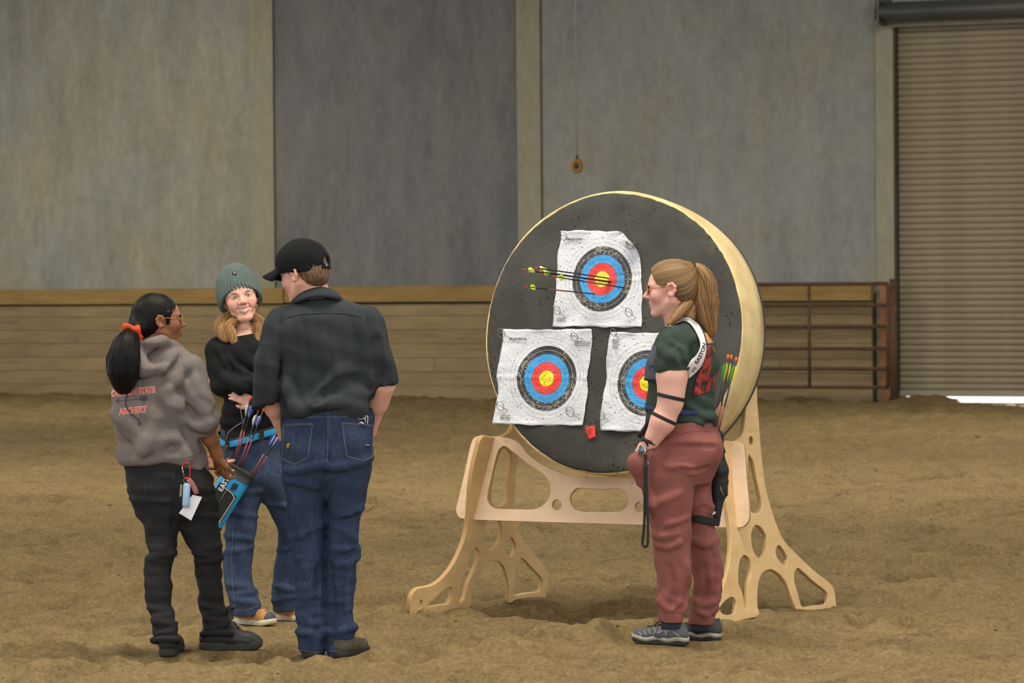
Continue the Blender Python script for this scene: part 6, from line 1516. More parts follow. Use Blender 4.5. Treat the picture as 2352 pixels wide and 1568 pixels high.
    def qp(u, t, lift=1.06): f = 1 - 0.12 * t; return top + ax * (L * t) + wd * (W2 * u * f) - dp * (D2 * f * lift)
    def panel(name, poly, mat, lift): V = [qp(u, t, lift) for u, t in poly] + [qp(u, t, lift - 0.12) for u, t in poly]; n = len(poly); mesh_py(name, V, [tuple(range(n)), tuple(reversed(range(n, 2 * n)))] + [(i, n + i, n + (i + 1) % n, (i + 1) % n) for i in range(n)], mat, q)
    panel('pocket', [(-0.80, 0.30), (0.72, 0.36), (0.72, 0.80), (-0.80, 0.80)], M_BLACKN, 1.14); panel('strap_panel', [(-0.62, 0.10), (-0.30, 0.10), (-0.30, 0.36), (-0.62, 0.36)], M_BLACKN, 1.09)
    panel('state_patch', [(0.05, 0.20), (0.42, 0.19), (0.44, 0.28), (0.30, 0.29), (0.28, 0.31), (0.05, 0.31)], plain('navy_patch', (30, 40, 66), 0.6), 1.10)
    tube('piping', [qp(u, t, 1.18) for u, t in ((-0.7, 0.33), (0.2, 0.35), (0.60, 0.39), (0.66, 0.45), (0.62, 0.95))], 0.0022, M_PIPE, q, 6, 4); tube('zip', [qp(u, t, 1.2) for u, t in ((-0.1, 0.34), (-0.12, 0.62))], 0.0018, plain('zip', (110, 110, 108), 0.5), q, 6)
    Vt, Ft = text_mesh('EASTON', 0.030, 0.0008, False); mesh_py('lettering', [qp(-0.46, 0.22, 1.16) + ax * (-p.x) + wd * (p.y * (1 if (-ax).cross(wd).y < 0 else -1)) for p in Vt], Ft, plain('white_lettering', (224, 224, 228), 0.6), q)
    tube('hanger_strap', [J(520, 1022, -74), J(514, 1045, -82), J(522, 1068, -90)], 0.01, M_BLACKN, q, 8, 4, flat=(0.022, 0.004, (0, -1, 0)))
    M_VB = plain('blue_vane', (38, 72, 190), 0.5, 0.08); red = plain('orange_red_nock', (232, 64, 40), 0.4, 0.05); M_SH = plain('carbon_print', (52, 40, 44), 0.4, 0.5, 400)
    for i, (n0, b0, dy, lb) in enumerate((((575, 913), (537, 1060), -96, 'leftmost arrow in the hip quiver, its nock by the folded hand'), ((583, 917), (541, 1062), -88, 'arrow in the hip quiver close behind the leftmost nock'), ((595, 938), (550, 1068), -96, 'left one of the middle pair of arrows in the hip quiver'), ((605, 940), (555, 1072), -88, 'right one of the middle pair of arrows in the hip quiver'), ((640, 985), (577, 1092), -96, 'upper one of the right pair of arrows in the hip quiver'), ((650, 990), (582, 1096), -88, 'lower one of the right pair of arrows in the hip quiver'))):
        a, b = J(n0[0], n0[1], dy), J(b0[0], b0[1], dy + 4); d_ = (b - a).normalized()
        arrow('arrow', b + d_ * 0.10, a, lb, 'arrows in the sky blue hip quiver', M_CARBON, red, [M_VB, M_VANE_W, M_VB], M_SHAFTR, (0.054, 0.0095), 11 + i, 0.0034, band=(0.38, 0.78))
    wire = tube('hanging_cord', [J(551, 930, -86), J(556, 960, -88), J(558, 968, -88), J(540, 980, -84), J(524, 994, -76), J(520, 1010, -72)], 0.0024, plain('grey_cord', (120, 116, 110), 0.7), None, 6, 4); prop(wire, 'thin grey cord hanging from the folded hand to the belt', 'cord')
build_beanie()
# ================================================================== woman with the chest guard and mauve trousers
M_TEE = cloth('dark_green_tee', (58, 72, 64), (48, 60, 54), 0.92, 700, 6); M_MAUVE = cloth('mauve_trousers', (141, 88, 82), (124, 75, 71), 0.85, 700, 5); M_GUARDW = plain('white_guard', (226, 220, 222), 0.5, 0.04); M_GUARDN = plain('navy_mesh', (70, 76, 92), 0.9, 0.2, 300); M_STRAP = plain('black_strap', (30, 28, 30), 0.7, 0.1)
def red_print():
    t = NT('red_back_print'); v = t.coord((1, 1, 1)); a = t.noise(v, 24, 5, 0.7); b = t.noise(t.coord((2.0, 2.0, 1.2)), 16, 3, 0.6)
    c = t.ramp(a, [(0.40, lin((40, 30, 30))), (0.47, lin((120, 40, 36))), (0.58, lin((184, 58, 44))), (0.66, lin((84, 40, 36))), (0.74, lin((196, 120, 104)))]); t.base(t.mix(t.ramp(b, [(0.62, (0, 0, 0)), (0.68, (1, 1, 1))]), c, lin((44, 46, 42)))); t.rough(0.8)
    return t.m
def strip(name, outer, inner, bvh, mat, parent, lift=0.006, n=5, sub=5, thick=0.003):
    """curved panel between two edges laid over the clothes"""
    O = smooth_path([Vector((x, y, 0)) for x, y in outer], sub); I = smooth_path([Vector((x, y, 0)) for x, y in inner], sub); m_ = min(len(O), len(I)); V = []; last = None
    for k in range(m_):
        for j in range(n + 1):
            q = O[k] + (I[k] - O[k]) * j / n; h = cam_hit(bvh, q.x, q.y, lift)
            if h is None: h = P(q.x, q.y, last.y) if last is not None else P(q.x, q.y, 16.4)
            last = h; V.append(h)
    A = np.array(V).reshape(m_, n + 1, 3)
    for _ in range(4):
        A[1:-1] = 0.25 * A[:-2] + 0.5 * A[1:-1] + 0.25 * A[2:]; A[:, 1:-1, 1] = 0.25 * A[:, :-2, 1] + 0.5 * A[:, 1:-1, 1] + 0.25 * A[:, 2:, 1]
    V = [Vector(p) for p in A.reshape(-1, 3)]
    o = mesh_py(name, V, [(k * (n + 1) + j, (k + 1) * (n + 1) + j, (k + 1) * (n + 1) + j + 1, k * (n + 1) + j + 1) for k in range(m_ - 1) for j in range(n)], mat, parent, True); md = o.modifiers.new('s', 'SOLIDIFY'); md.thickness = thick; md.offset = 0
    return o, A
def cuff(name, c, ax, r, width, mat, parent, th=0.003, sq=1.0):
    """strap around a limb"""
    ax = Vector(ax).normalized(); u = ax.orthogonal().normalized(); w = ax.cross(u); c = Vector(c)
    pts = [c + (u * math.cos(a) + w * math.sin(a)) * r for a in [2 * math.pi * k / 28 for k in range(28)]]
    V, Fs = tube_vf(pts, 1, 8, False, (width, th, [(p - c).normalized() for p in pts]), True); return mesh_py(name, V, Fs, mat, parent, True)
def build_right():
    gy = G(1540, 1477); A = Person(gy.y); J, R = A.J, A.r
    root = empty('person', (gy.x, gy.y, 0)); prop(root, 'person with a fair ponytail, dark green T-shirt and mauve trousers, standing in profile', 'person', 'people gathered before the target')
    F = Frame((0, 0, 0), (-0.985, 0.16, -0.06), (-0.04, 0, 1), 1.04); cen = nvec(J(1548, 647, 0)); F.o = cen - (F.f * -0.012 + F.u * 0.138) * F.sc
    sh, el, wr_ = J(1548, 800, -70), J(1540, 925, -98), J(1487, 1028, -84)
    lo, hi = bounds([J(1440, 580, -150), J(1665, 1480, 150)], 0.03); lo[2] = -0.01
    fl, fh = bounds([F(-0.1, -0.12, -0.03), F(0.1, 0.13, 0.24)], 0.0)
    v = Vol(lo, hi, 0.006, [(fl, fh)], 0.0028)
    v.zloft(A.rows([(745, 1545, 1592, 10, 40), (765, 1528, 1612, 10, 62), (800, 1515, 1628, 10, 74), (850, 1500, 1635, 10, 76), (900, 1502, 1625, 10, 66), (950, 1502, 1625, 10, 66), (1000, 1502, 1640, 10, 78), (1060, 1500, 1635, 10, 80)]), 0.03)
    v.chain([J(1540, 1060, -30), J(1544, 1250, -34), J(1543, 1395, -36)], [R(40), R(22), R(10)], 0.03); v.chain([J(1590, 1060, 50), J(1615, 1250, 52), J(1614, 1395, 62)], [R(38), R(22), R(10)], 0.03)
    v.cone(F(0, -0.028, 0.075), J(1572, 752, 4), R(30), R(33), 0.03); v.cone(F(0, 0.01, 0.035), J(1556, 750, 4), R(22), R(26), 0.03)
    head_shape(v, F, nose=1.12)
    v.chain([sh, J(1543, 860, -94), el], [R(22), R(33.5), R(27)], 0.02); v.cone(J(1544, 870, -95), J(1542, 905, -97), R(32), R(29), 0.02); v.chain([el, J(1522, 968, -96), wr_], [R(27), R(27.5), R(16)], 0.02)
    hand_shape(v, wr_, (-0.50, 0.25, -0.82), (0.6, 0.3, -0.4), 0.175, (0.4, 0.4, 0.4, 0.4), 1, spread=0.03, wr=0.024)
    v.chain([J(1560, 790, 100), J(1545, 900, 112), J(1500, 1010, 105)], [R(30), R(26), R(16)], 0.02); hand_shape(v, J(1500, 1010, 105), (-0.4, -0.2, -0.88), (0.2, -0.9, 0), 0.175, (0.4,) * 4, 1)
    V, Q = v.mesh(); V = relax(V, Q, 1, 0.3); mesh_np('body', V, Q, M_SKIN, root, col=skin_color(F, lin((226, 174, 160)), lin((190, 104, 98)), V, 0.4, lin((214, 120, 110))))
    brow = plain('fair_brow', (140, 104, 74), 0.8)
    for bp in eyes(F, root, plain('grey_iris', (66, 66, 64), 0.2), 0.9): tube('eyebrow', bp, 0.0019, brow, root, 6, 3)
    gl = spectacles(F, root, plain('gold_frame', (176, 122, 78), 0.25, 0.15, 60, metal=0.6), r=0.0012); prop(gl, 'thin gold eyeglasses on the person in the green T-shirt', 'eyeglasses')
    tube('earring', [F.v(-0.079 - 0.004, -0.004 + 0.004 * math.cos(a), 0.076 + 0.005 * math.sin(a)) for a in np.linspace(0, 6.28, 12)], 0.0012, M_METAL, root, 6)
    # hair
    tie = J(1587, 616, -4); lo, hi = bounds([F(-0.1, -0.15, 0.0), F(0.1, 0.12, 0.25), F(0.1, -0.15, 0.0), F(-0.1, 0.12, 0.25), tie], 0.03); v = Vol(lo, hi, 0.003)
    E = lambda c, r, k=0.01, op='add': v.ell(F(*c), np.array(r) * F.sc, F.M, k, op)
    E((0, -0.014, 0.140), (0.081, 0.102, 0.092)); E((0, 0.022, 0.160), (0.070, 0.068, 0.062), 0.02); E((0, -0.055, 0.10), (0.070, 0.058, 0.072), 0.02); v.cone(F(0, -0.07, 0.175), tie, 0.04, 0.018, 0.03)
    E((0, 0.125, 0.096), (0.10, 0.098, 0.110), 0.006, 'sub')
    for sx in (-1, 1): E((sx * 0.085, 0.0, 0.098), (0.030, 0.030, 0.034), 0.006, 'sub')
    front = F(0, 0.09, 0.16); v.disp(lambda p: 0.0009 * (hash1(flow_azimuth(p, front, tie) * 22, 12) + hash1(flow_azimuth(p, front, tie) * 51, 13) - 1.0))
    V, Q = v.mesh(); az = flow_azimuth(V, front, tie); mesh_np('hair', V, Q, M_HAIR, root, col=hair_color(V, az, (88, 66, 44), (118, 90, 58), (152, 120, 80), 26, 12))
    cols = [(88, 62, 38), (126, 92, 56), (160, 122, 78), (190, 152, 104)]
    pony = None
    for guide, rad, n, sd in (([tie, J(1606, 622, 0), J(1618, 650, 0), J(1618, 695, -4), J(1624, 730, -8), J(1633, 765, -8)], [R(9), R(17), R(26), R(33), R(26), R(12)], 520, 1), ([J(1600, 660, 0), J(1608, 710, 0), J(1604, 745, 2)], [R(14), R(18), R(12)], 90, 2), ([F.v(-0.035, -0.075, 0.05), J(1572, 706, -30), J(1552, 728, -50), J(1534, 746, -62)], [R(10), R(14), R(11), R(3)], 200, 3), ([F.v(0.0, -0.085, 0.05), J(1585, 712, -10), J(1580, 738, -20)], [R(16), R(22), R(14)], 100, 4)):
        lo, hi = bounds(guide, max(rad) + 0.02); v = Vol(lo, hi, 0.0035); g = smooth_path(guide, 4); rr_ = np.interp(np.linspace(0, 1, len(g)), np.linspace(0, 1, len(rad)), rad); v.chain(g, list(rr_ * 0.86), 0.012); ca, cb = guide[0], guide[-1]; v.disp(lambda p: 0.0016 * (hash1(flow_azimuth(p, ca, cb) * 7 + p[:, 2] * 6, sd) - 0.5) * 2); V, Q = v.mesh()
        az = flow_azimuth(V, ca, cb) + V[:, 2] * 0.8; lk = mesh_np('ponytail' if sd == 1 else 'hair_lock', V, Q, M_HAIR, root, col=hair_color(V, az, (84, 58, 34), (130, 94, 56), (182, 142, 94), 11, sd + 3))
        strands('loose_strands', guide, [x * 1.03 for x in rad], n, M_HAIR, lk, 0.0009, sd, 0.004, cols, 0.35)
    cuff('hair_tie', J(1589, 618, -2), (0.9, 0, -0.25), R(13), R(12), M_STRAP, root, 0.012)
    # T-shirt
    v = Vol(*bounds([J(1465, 725, -140), J(1670, 1000, 150)], 0.03), 0.0045)
    v.zloft(A.rows([(738, 1548, 1600, 8, 42), (748, 1530, 1608, 8, 64), (764, 1514, 1624, 8, 84), (790, 1503, 1640, 8, 92), (835, 1488, 1651, 8, 90), (870, 1486, 1644, 8, 84), (900, 1488, 1640, 8, 78), (930, 1485, 1638, 8, 78), (960, 1485, 1641, 8, 82), (990, 1484, 1645, 8, 86), (1000, 1484, 1645, 8, 84)]), 0.02, sq=2.2, ang=0.0)
    v.chain([J(1552, 788, -72), J(1543, 830, -90), J(1542, 872, -96)], [R(40), R(38), R(37)], 0.02); v.chain([J(1566, 790, 92), J(1560, 860, 110)], [R(38), R(36)], 0.02)
    X = v.ax[0][:, None, None]; Y = v.ax[1][None, :, None]; Z = v.ax[2][None, None, :]; c = J(1543, 852, -94); n_ = Vector((0.10, 0, -1)).normalized(); d = (X - c.x) * n_.x + (Z - c.z) * n_.z; side = (Y < J(1543, 850, -66).y); v.D = np.where(side, np.maximum(v.D, d), v.D).astype(np.float32)
    v.plane(J(1600, 981, -60), Vector((0.12, -0.1, -1)))
    for pts, r0 in (([(1530, 775), (1545, 800), (1570, 815)], 9), ([(1520, 800), (1540, 818), (1568, 828)], 8), ([(1580, 930), (1610, 955), (1640, 968)], 9), ([(1560, 965), (1600, 962), (1640, 955)], 8), ([(1590, 900), (1615, 925), (1636, 935)], 8)): v.fold(pts, r0, A, False, 0.025, 0.45)
    for pts, r0 in (([(1545, 790), (1562, 812), (1574, 840)], 7), ([(1580, 945), (1612, 965), (1640, 980)], 7)): v.fold(pts, r0, A, True, 0.02, 0.4)
    v.ripple(0.0028, 9, 61); V, Q = v.mesh(); V = relax(V, Q, 1, 0.3); tee = mesh_np('t_shirt', V, Q, M_TEE, root); bt = bvh_of(tee)
    stitch('sleeve_stitch', [(1512, 848), (1540, 845), (1575, 839)], bt, plain('green_thread', (44, 54, 48), 0.9), tee, 0.001)
    RP = red_print(); strip('back_print', [(1630, 792), (1642, 800), (1649, 830), (1644, 870), (1640, 898)], [(1618, 800), (1614, 830), (1604, 860), (1596, 880), (1594, 910)], bt, RP, tee, 0.007, 8, 5, 0.001); patch('orange_trim', [(1618, 764), (1640, 768), (1642, 786), (1626, 790)], bt, plain('orange_trim', (196, 132, 84), 0.8), tee, 5, 0.002)
    # chest guard
    cg = empty('chest_guard', J(1590, 870, -90)); prop(cg, 'white and navy archery chest guard strapped over the green T-shirt', 'chest guard')
    outer = [(1533, 747), (1555, 733), (1577, 727), (1595, 734), (1611, 755), (1622, 789), (1620, 819), (1607, 847), (1582, 871)]; inner = [(1537, 752), (1557, 742), (1573, 738), (1586, 745), (1600, 767), (1608, 794), (1598, 815), (1585, 827), (1578, 842)]
    so, AA = strip('white_strap', outer, inner, bt, M_GUARDW, cg, 0.010, 6, 6, 0.004)
    for e in (0, -1): tube('edging', [Vector(p) for p in AA[:, e]], 0.0028, plain('black_edging', (34, 32, 44), 0.7), so, 6)
    v = Vol(*bounds([J(1470, 780, -120), J(1530, 885, 110)], 0.02), 0.004)
    v.zloft(A.rows([(780, 1501, 1642, 8, 95), (790, 1499, 1644, 8, 97), (835, 1483, 1655, 8, 95), (870, 1480, 1649, 8, 89), (880, 1480, 1648, 8, 88)]), 0.01, sq=2.2)
    v.plane(J(1513, 830, 0), (1, 0, 0)); v.plane(J(1500, 792, 0), (0.3, 0, 1)); v.plane(J(1490, 874, 0), (-0.05, 0, -1)); v.plane(J(1500, 830, 70), (0, 1, 0.3)); V, Q = v.mesh(); cp_ = mesh_np('chest_panel', V, Q, M_GUARDN, cg); bcp = bvh_of(cp_)
    stitch('hem_band', [(1481, 870), (1492, 871), (1504, 871)], bcp, M_STRAP, cg, 0.005)
    bs = BVHTree.FromPolygons([Vector(p) for p in AA.reshape(-1, 3)], [(k * 7 + j, (k + 1) * 7 + j, (k + 1) * 7 + j + 1, k * 7 + j + 1) for k in range(AA.shape[0] - 1) for j in range(6)])
    def rot_text(txt, cx, cy, wpx, hpx, dx, dy, bvh, mat, parent, lift, bold=0.03, bend=0.0):
        Vt, Ft = text_mesh(txt, 1.0, bold, True); xs_ = [q.x for q in Vt]; ys_ = [q.y for q in Vt]; w_, h_ = max(xs_) - min(xs_), max(ys_) - min(ys_); mx, my = (max(xs_) + min(xs_)) / 2, (max(ys_) + min(ys_)) / 2; out, ok = [], []
        for q in Vt:
            u = (q.x - mx) / w_ * wpx; vv = (q.y - my) / h_ * hpx; vv += bend * (u / wpx) ** 2; h = cam_hit(bvh, cx + u * dx + vv * dy, cy + u * dy - vv * dx, lift); ok.append(h is not None); out.append(h if h is not None else Vector())
        Fs = [f for f in Ft if all(ok[i] for i in f)]; used = sorted({i for f in Fs for i in f}); mp = {x: k for k, x in enumerate(used)}
        if Fs: mesh_py('lettering', [out[i] for i in used], [tuple(mp[i] for i in f) for f in Fs], mat, parent, True)
    mk = plain('black_lettering', (36, 34, 38), 0.6); rot_text('EASTON', 1611, 812, 50, 9, 0.40, -0.917, bs, mk, so, 0.004, bend=10); rot_text('(O)', 1594, 849, 13, 8, 0.62, -0.78, bs, mk, so, 0.004)
    rot_text('(+)', 1496, 842, 12, 11, 1, 0, bcp, M_STRAP, cg, 0.004)
    # belt
    bp = [J(1562 + 80 * math.cos(a), 938 + 6 * math.cos(a) - 8 * math.sin(a), 8 + 90 * math.sin(a)) for a in [2 * math.pi * k / 40 for k in range(40)]]; cc = J(1562, 938, 8)
    belt = empty('waist_belt', J(1562, 944, -80)); prop(belt, 'navy blue webbing belt around the green T-shirt', 'belt'); nm = [(p - cc).normalized() for p in bp]; V, Fs = tube_vf(bp, 1, 8, False, (R(10), 0.004, nm), True); mesh_py('webbing', V, Fs, plain('navy_webbing', (38, 50, 100), 0.7), belt, True); b = J(1482, 942, -8); V, Fs = box_vf(b, (R(4), 0, 0), (0, R(26), 0), (0, 0, R(13))); mesh_py('buckle', V, Fs, M_STRAP, belt)
    # trousers
    v = Vol(*bounds([J(1435, 960, -140), J(1670, 1430, 150)], 0.03), 0.0046)
    v.zloft(A.rows([(968, 1490, 1642, 8, 84), (985, 1488, 1647, 8, 88), (1010, 1486, 1655, 8, 96), (1036, 1480, 1656, 6, 100), (1062, 1476, 1650, 4, 98), (1090, 1474, 1640, 4, 88), (1110, 1476, 1632, 4, 76)]), 0.02, sq=2.2)
    v.zloft(A.rows([(1050, 1472, 1612, -36, 60), (1086, 1470, 1598, -40, 58), (1132, 1476, 1592, -40, 54), (1178, 1485, 1589, -40, 50), (1224, 1498, 1587, -38, 46), (1283, 1504, 1585, -36, 44), (1317, 1507, 1585, -36, 43), (1363, 1510, 1576, -36, 40), (1400, 1511, 1571, -36, 37), (1429, 1512, 1570, -36, 36)]), 0.016, sq=2.15)
    v.zloft(A.rows([(1050, 1530, 1645, 46, 60), (1086, 1545, 1638, 48, 56), (1132, 1558, 1634, 48, 52), (1178, 1570, 1638, 50, 48), (1249, 1580, 1649, 54, 44), (1318, 1590, 1660, 60, 42), (1364, 1592, 1656, 62, 40), (1400, 1586, 1648, 64, 38), (1434, 1582, 1643, 64, 36)]), 0.016, sq=2.15)
    v.ell(J(1618, 1036, -44), (R(40), R(48), R(44)), None, 0.03); v.ell(J(1618, 1040, 52), (R(38), R(46), R(44)), None, 0.03)
    v.cone(J(1490, 1040, -84), J(1466, 1062, -80), R(20), R(23), 0.03); v.cone(J(1466, 1062, -80), J(1474, 1105, -72), R(21), R(16), 0.03)
    for pts, r0 in (([(1500, 1030), (1560, 1016), (1640, 1018)], 6), ([(1530, 1070), (1560, 1072), (1590, 1080)], 6), ([(1492, 1160), (1520, 1150), (1560, 1130)], 7), ([(1500, 1226), (1525, 1232), (1555, 1222)], 5), ([(1530, 1205), (1555, 1198), (1580, 1186)], 4), ([(1508, 1252), (1535, 1256), (1560, 1246)], 4), ([(1575, 1300), (1582, 1340), (1565, 1400)], 8), ([(1514, 1380), (1540, 1395), (1560, 1380)], 7), ([(1600, 1380), (1620, 1392), (1650, 1370)], 7), ([(1600, 1400), (1620, 1408), (1645, 1396)], 6), ([(1596, 1240), (1620, 1250), (1645, 1240)], 6), ([(1590, 1160), (1615, 1150), (1634, 1166)], 6), ([(1478, 1110), (1495, 1140), (1500, 1180)], 7), ([(1640, 1260), (1650, 1310), (1645, 1360)], 7)): v.fold(pts, r0 * 0.75, A, False, 0.022, 0.26)
    for pts, r0 in (([(1502, 1036), (1560, 1024), (1640, 1026)], 5), ([(1560, 1080), (1590, 1084), (1625, 1076)], 9), ([(1536, 1300), (1545, 1350), (1535, 1410)], 9), ([(1615, 1300), (1620, 1350), (1600, 1390)], 8)): v.fold(pts, r0, A, True, 0.02, 0.45)
    v.ripple(0.0024, 9, 72); v.ripple(0.002, 14, 73, (1.4, 1.4, 0.8), mask=lambda p: np.clip((0.45 - p[:, 2]) / 0.2, 0.2, 1)); V, Q = v.mesh(); V = relax(V, Q, 1, 0.3); tr = mesh_np('trousers', V, Q, M_MAUVE, root); bq = bvh_of(tr)
    ms = plain('mauve_seam', (120, 66, 64), 0.9); stitch('waist_seam', [(1545, 1000), (1590, 990), (1645, 992)], bq, ms, tr, 0.0010); stitch('pocket_seam', [(1560, 992), (1530, 1010), (1500, 1036)], bq, ms, tr, 0.0010); stitch('hem_seam', [(1513, 1404), (1540, 1409), (1569, 1405)], bq, ms, tr, 0.0010)
    # arm guard straps, watch, lanyard
    ag = empty('arm_guard', J(1540, 915, -100)); prop(ag, 'black arm guard with three straps on the bare left arm', 'arm guard')
    def axd(a, b): return (b - a)
    cuff('strap', J(1539, 911, -97), Vector((0.24, 0, 1)), R(34), R(8.5), M_STRAP, ag, 0.004); cuff('strap', J(1525, 961, -96), Vector((0.45, 0.0, 0.9)), R(29.5), R(8.5), M_STRAP, ag, 0.004); cuff('strap', J(1492, 1014, -86), Vector((0.35, 0.0, 0.93)), R(20), R(8), M_STRAP, ag, 0.004); cuff('strap', J(1484, 1018, -86), Vector((0.85, 0.1, 0.45)), R(17), R(6), M_STRAP, ag, 0.004)
    gpts = [J(1524, 915, -76), J(1508, 960, -74), J(1476, 1010, -70)]; V, Fs = tube_vf(smooth_path(gpts, 4), 1, 8, True, (R(34), 0.006, (0.5, -0.9, 0.2)), False); mesh_py('guard_plate', V, Fs, M_STRAP, ag, True)
    wt = empty('wristwatch', J(1474, 1036, -100)); prop(wt, 'silver wristwatch on the hand tucked in the mauve pocket', 'watch')
    wc = J(1474.5, 1035.5, -103); wn = Vector((-0.35, -0.9, 0.25)).normalized(); tube('case', [wc + wn * 0.004, wc - wn * 0.006], R(10), M_METAL, wt, 20); tube('dial', [wc + wn * 0.0045, wc + wn * 0.005], R(7.6), plain('blue_dial', (70, 84, 110), 0.2, 0.1), wt, 20); tube('crown', [wc + Vector((0.02, 0, 0.004)), wc + Vector((0.024, 0, 0.004))], 0.003, M_METAL, wt, 8); cuff('band', J(1484, 1035, -84), Vector((0.45, 0.0, 0.9)), R(17.5), R(11), M_STRAP, wt, 0.003)
    ln = tube('wrist_sling', [J(1484, 1044, -104), J(1482, 1080, -106), J(1481, 1140, -106), J(1480, 1200, -106), J(1476, 1244, -106), J(1478, 1253, -107), J(1483, 1255, -108), J(1488, 1246, -108), J(1488, 1200, -108), J(1486, 1150, -108), J(1485, 1060, -106)], 0.01, M_STRAP, None, 8, 5, flat=(R(6.5), 0.003, (0.15, -1, 0))); prop(ln, 'long black wrist sling looped down from the watch hand', 'strap')
    # shoes
    M_SH1 = plain('grey_mesh_upper', (92, 94, 98), 0.7, 0.25, 120, bump=0.2); M_SH2 = plain('dark_shoe_panel', (62, 62, 66), 0.6, 0.2, 80); M_MID = plain('pale_midsole', (168, 166, 152), 0.6, 0.12, 60); M_OUT = plain('dark_outsole', (52, 50, 52), 0.8, 0.2, 60); M_OVL = plain('silver_overlay', (176, 178, 180), 0.5, 0.06)
    s1, F1, L1 = shoe(root, (1578, 1481), (1455, 1474), M_SH1, M_OUT, 0.098, 'shoe', m_lace=M_LACEB, wide=0.97, thick=0.034, m_mid=M_MID); s2, F2, L2 = shoe(root, (1652, 1471), (1560, 1466), M_SH2, M_OUT, 0.098, 'shoe', m_lace=M_LACEB, wide=0.97, thick=0.034, m_mid=M_MID)
    b1 = bvh_of(s1)
    for q in ([(1512, 1428), (1518, 1446), (1510, 1452)], [(1500, 1436), (1506, 1450), (1500, 1457)], [(1490, 1444), (1494, 1456)], [(1526, 1450), (1545, 1438), (1562, 1434)], [(1510, 1454), (1528, 1446), (1530, 1460)], [(1545, 1450), (1560, 1460)], [(1468, 1450), (1474, 1460)], [(1478, 1448), (1486, 1460)]): stitch('overlay', q, b1, M_OVL, s1, 0.0020, step=2)
    rot_text('SALOMON', 1543, 1444, 34, 6, 0.90, -0.42, b1, M_OVL, s1, 0.003, 0.02)
    for a, x, y, dy in ((s1, 1542, 1421, -36), (s2, 1612, 1426, 64)): cuff('sock', J(x, y + 9, dy), (0, 0, 1), R(20), R(26), plain('dark_sock', (44, 46, 62), 0.9), a, 0.018)
    # quiver behind the hip with three arrows
    qv = empty('leg_quiver', J(1652, 1190, 70)); prop(qv, 'black leg quiver strapped to the thigh of the mauve trousers', 'quiver')
    v = Vol(*bounds([J(1620, 990, 20), J(1690, 1210, 130)], 0.03), 0.004); v.cone(J(1646, 1030, 76), J(1650, 1080, 78), R(15), R(22), 0.02, flat=(Vector((0, 1, 0)), 0.8)); v.cone(J(1650, 1080, 78), J(1650, 1130, 78), R(22), R(19), 0.02); v.cone(J(1652, 1110, 74), J(1645, 1185, 70), R(18), R(11), 0.02); v.cone(J(1664, 1092, 70), J(1668, 1106, 70), R(6), R(6), 0.006); v.cone(J(1662, 1120, 70), J(1666, 1134, 70), R(8), R(6), 0.01); v.cone(J(1650, 1000, 80), J(1648, 1050, 78), R(13), R(14), 0.01); V, Q = v.mesh(); mesh_np('pouch', V, Q, M_BLACKN, qv)
    tube('clip', [J(1653, 1024, 60), J(1660, 1030, 58), J(1662, 1040, 58)], R(5), M_STRAP, qv, 8, 3); tube('trim', [J(1661, 1138, 54), J(1654, 1118, 54)], R(2), plain('grey_trim', (110, 114, 112), 0.6), qv, 6)
    cuff('thigh_strap', J(1608, 1190, 47), Vector((0.22, 0, 1)), R(46), R(18), M_STRAP, qv, 0.004); tube('buckle', [J(1636, 1176, 8), J(1640, 1182, 8)], R(7), M_METAL, qv, 10)
    M_NO = plain('orange_nock', (250, 116, 40), 0.4, 0.04); M_VY = plain('yellow_fletch', (232, 220, 40), 0.5, 0.05); M_VG = plain('green_fletch', (92, 180, 60), 0.5, 0.05)
    for i, (n0, b0, dy, lb) in enumerate((((1672, 817), (1640, 985), 96, 'left one of three yellow-fletched arrows in the leg quiver'), ((1679.5, 818), (1646, 985), 100, 'middle one of three yellow-fletched arrows in the leg quiver'), ((1691, 823), (1652, 985), 96, 'right one of three yellow-fletched arrows in the leg quiver'))):
        a, b = J(*n0, dy), J(*b0, dy - 10); d_ = (b - a).normalized(); arrow('arrow', b + d_ * 0.12, a, lb, 'yellow-fletched arrows in the leg quiver', plain('shaft', (60, 56, 58), 0.4, 0.4, 300), M_NO, [M_VY, M_VG, M_VY], plain('wrap_red', (150, 80, 80), 0.4, 0.5, 400), (0.080, 0.011), 31 + i, 0.0042, band=(0.5, 0.8))
build_right()
for (hx, hy, ra, rb_, dp_) in ((1310, 1388, 0.34, 0.30, 0.05), (1400, 1402, 0.30, 0.26, 0.045), (1240, 1385, 0.22, 0.20, 0.03)):       # hollow scuffed out in front of the stand
    g_ = G(hx, hy); HH -= dp_ * np.exp(-(((XX - g_.x) / ra) ** 2 + ((YY - g_.y) / rb_) ** 2) ** 2) * (1 + 0.5 * vnoise(XX * 9, YY * 9, 8))
for (fx, fy, fr, fz) in FEET:
    w = np.exp(-(((XX - fx) ** 2 + (YY - fy) ** 2) / fr ** 2) ** 1.5)
    HH = HH * (1 - w) + fz * w
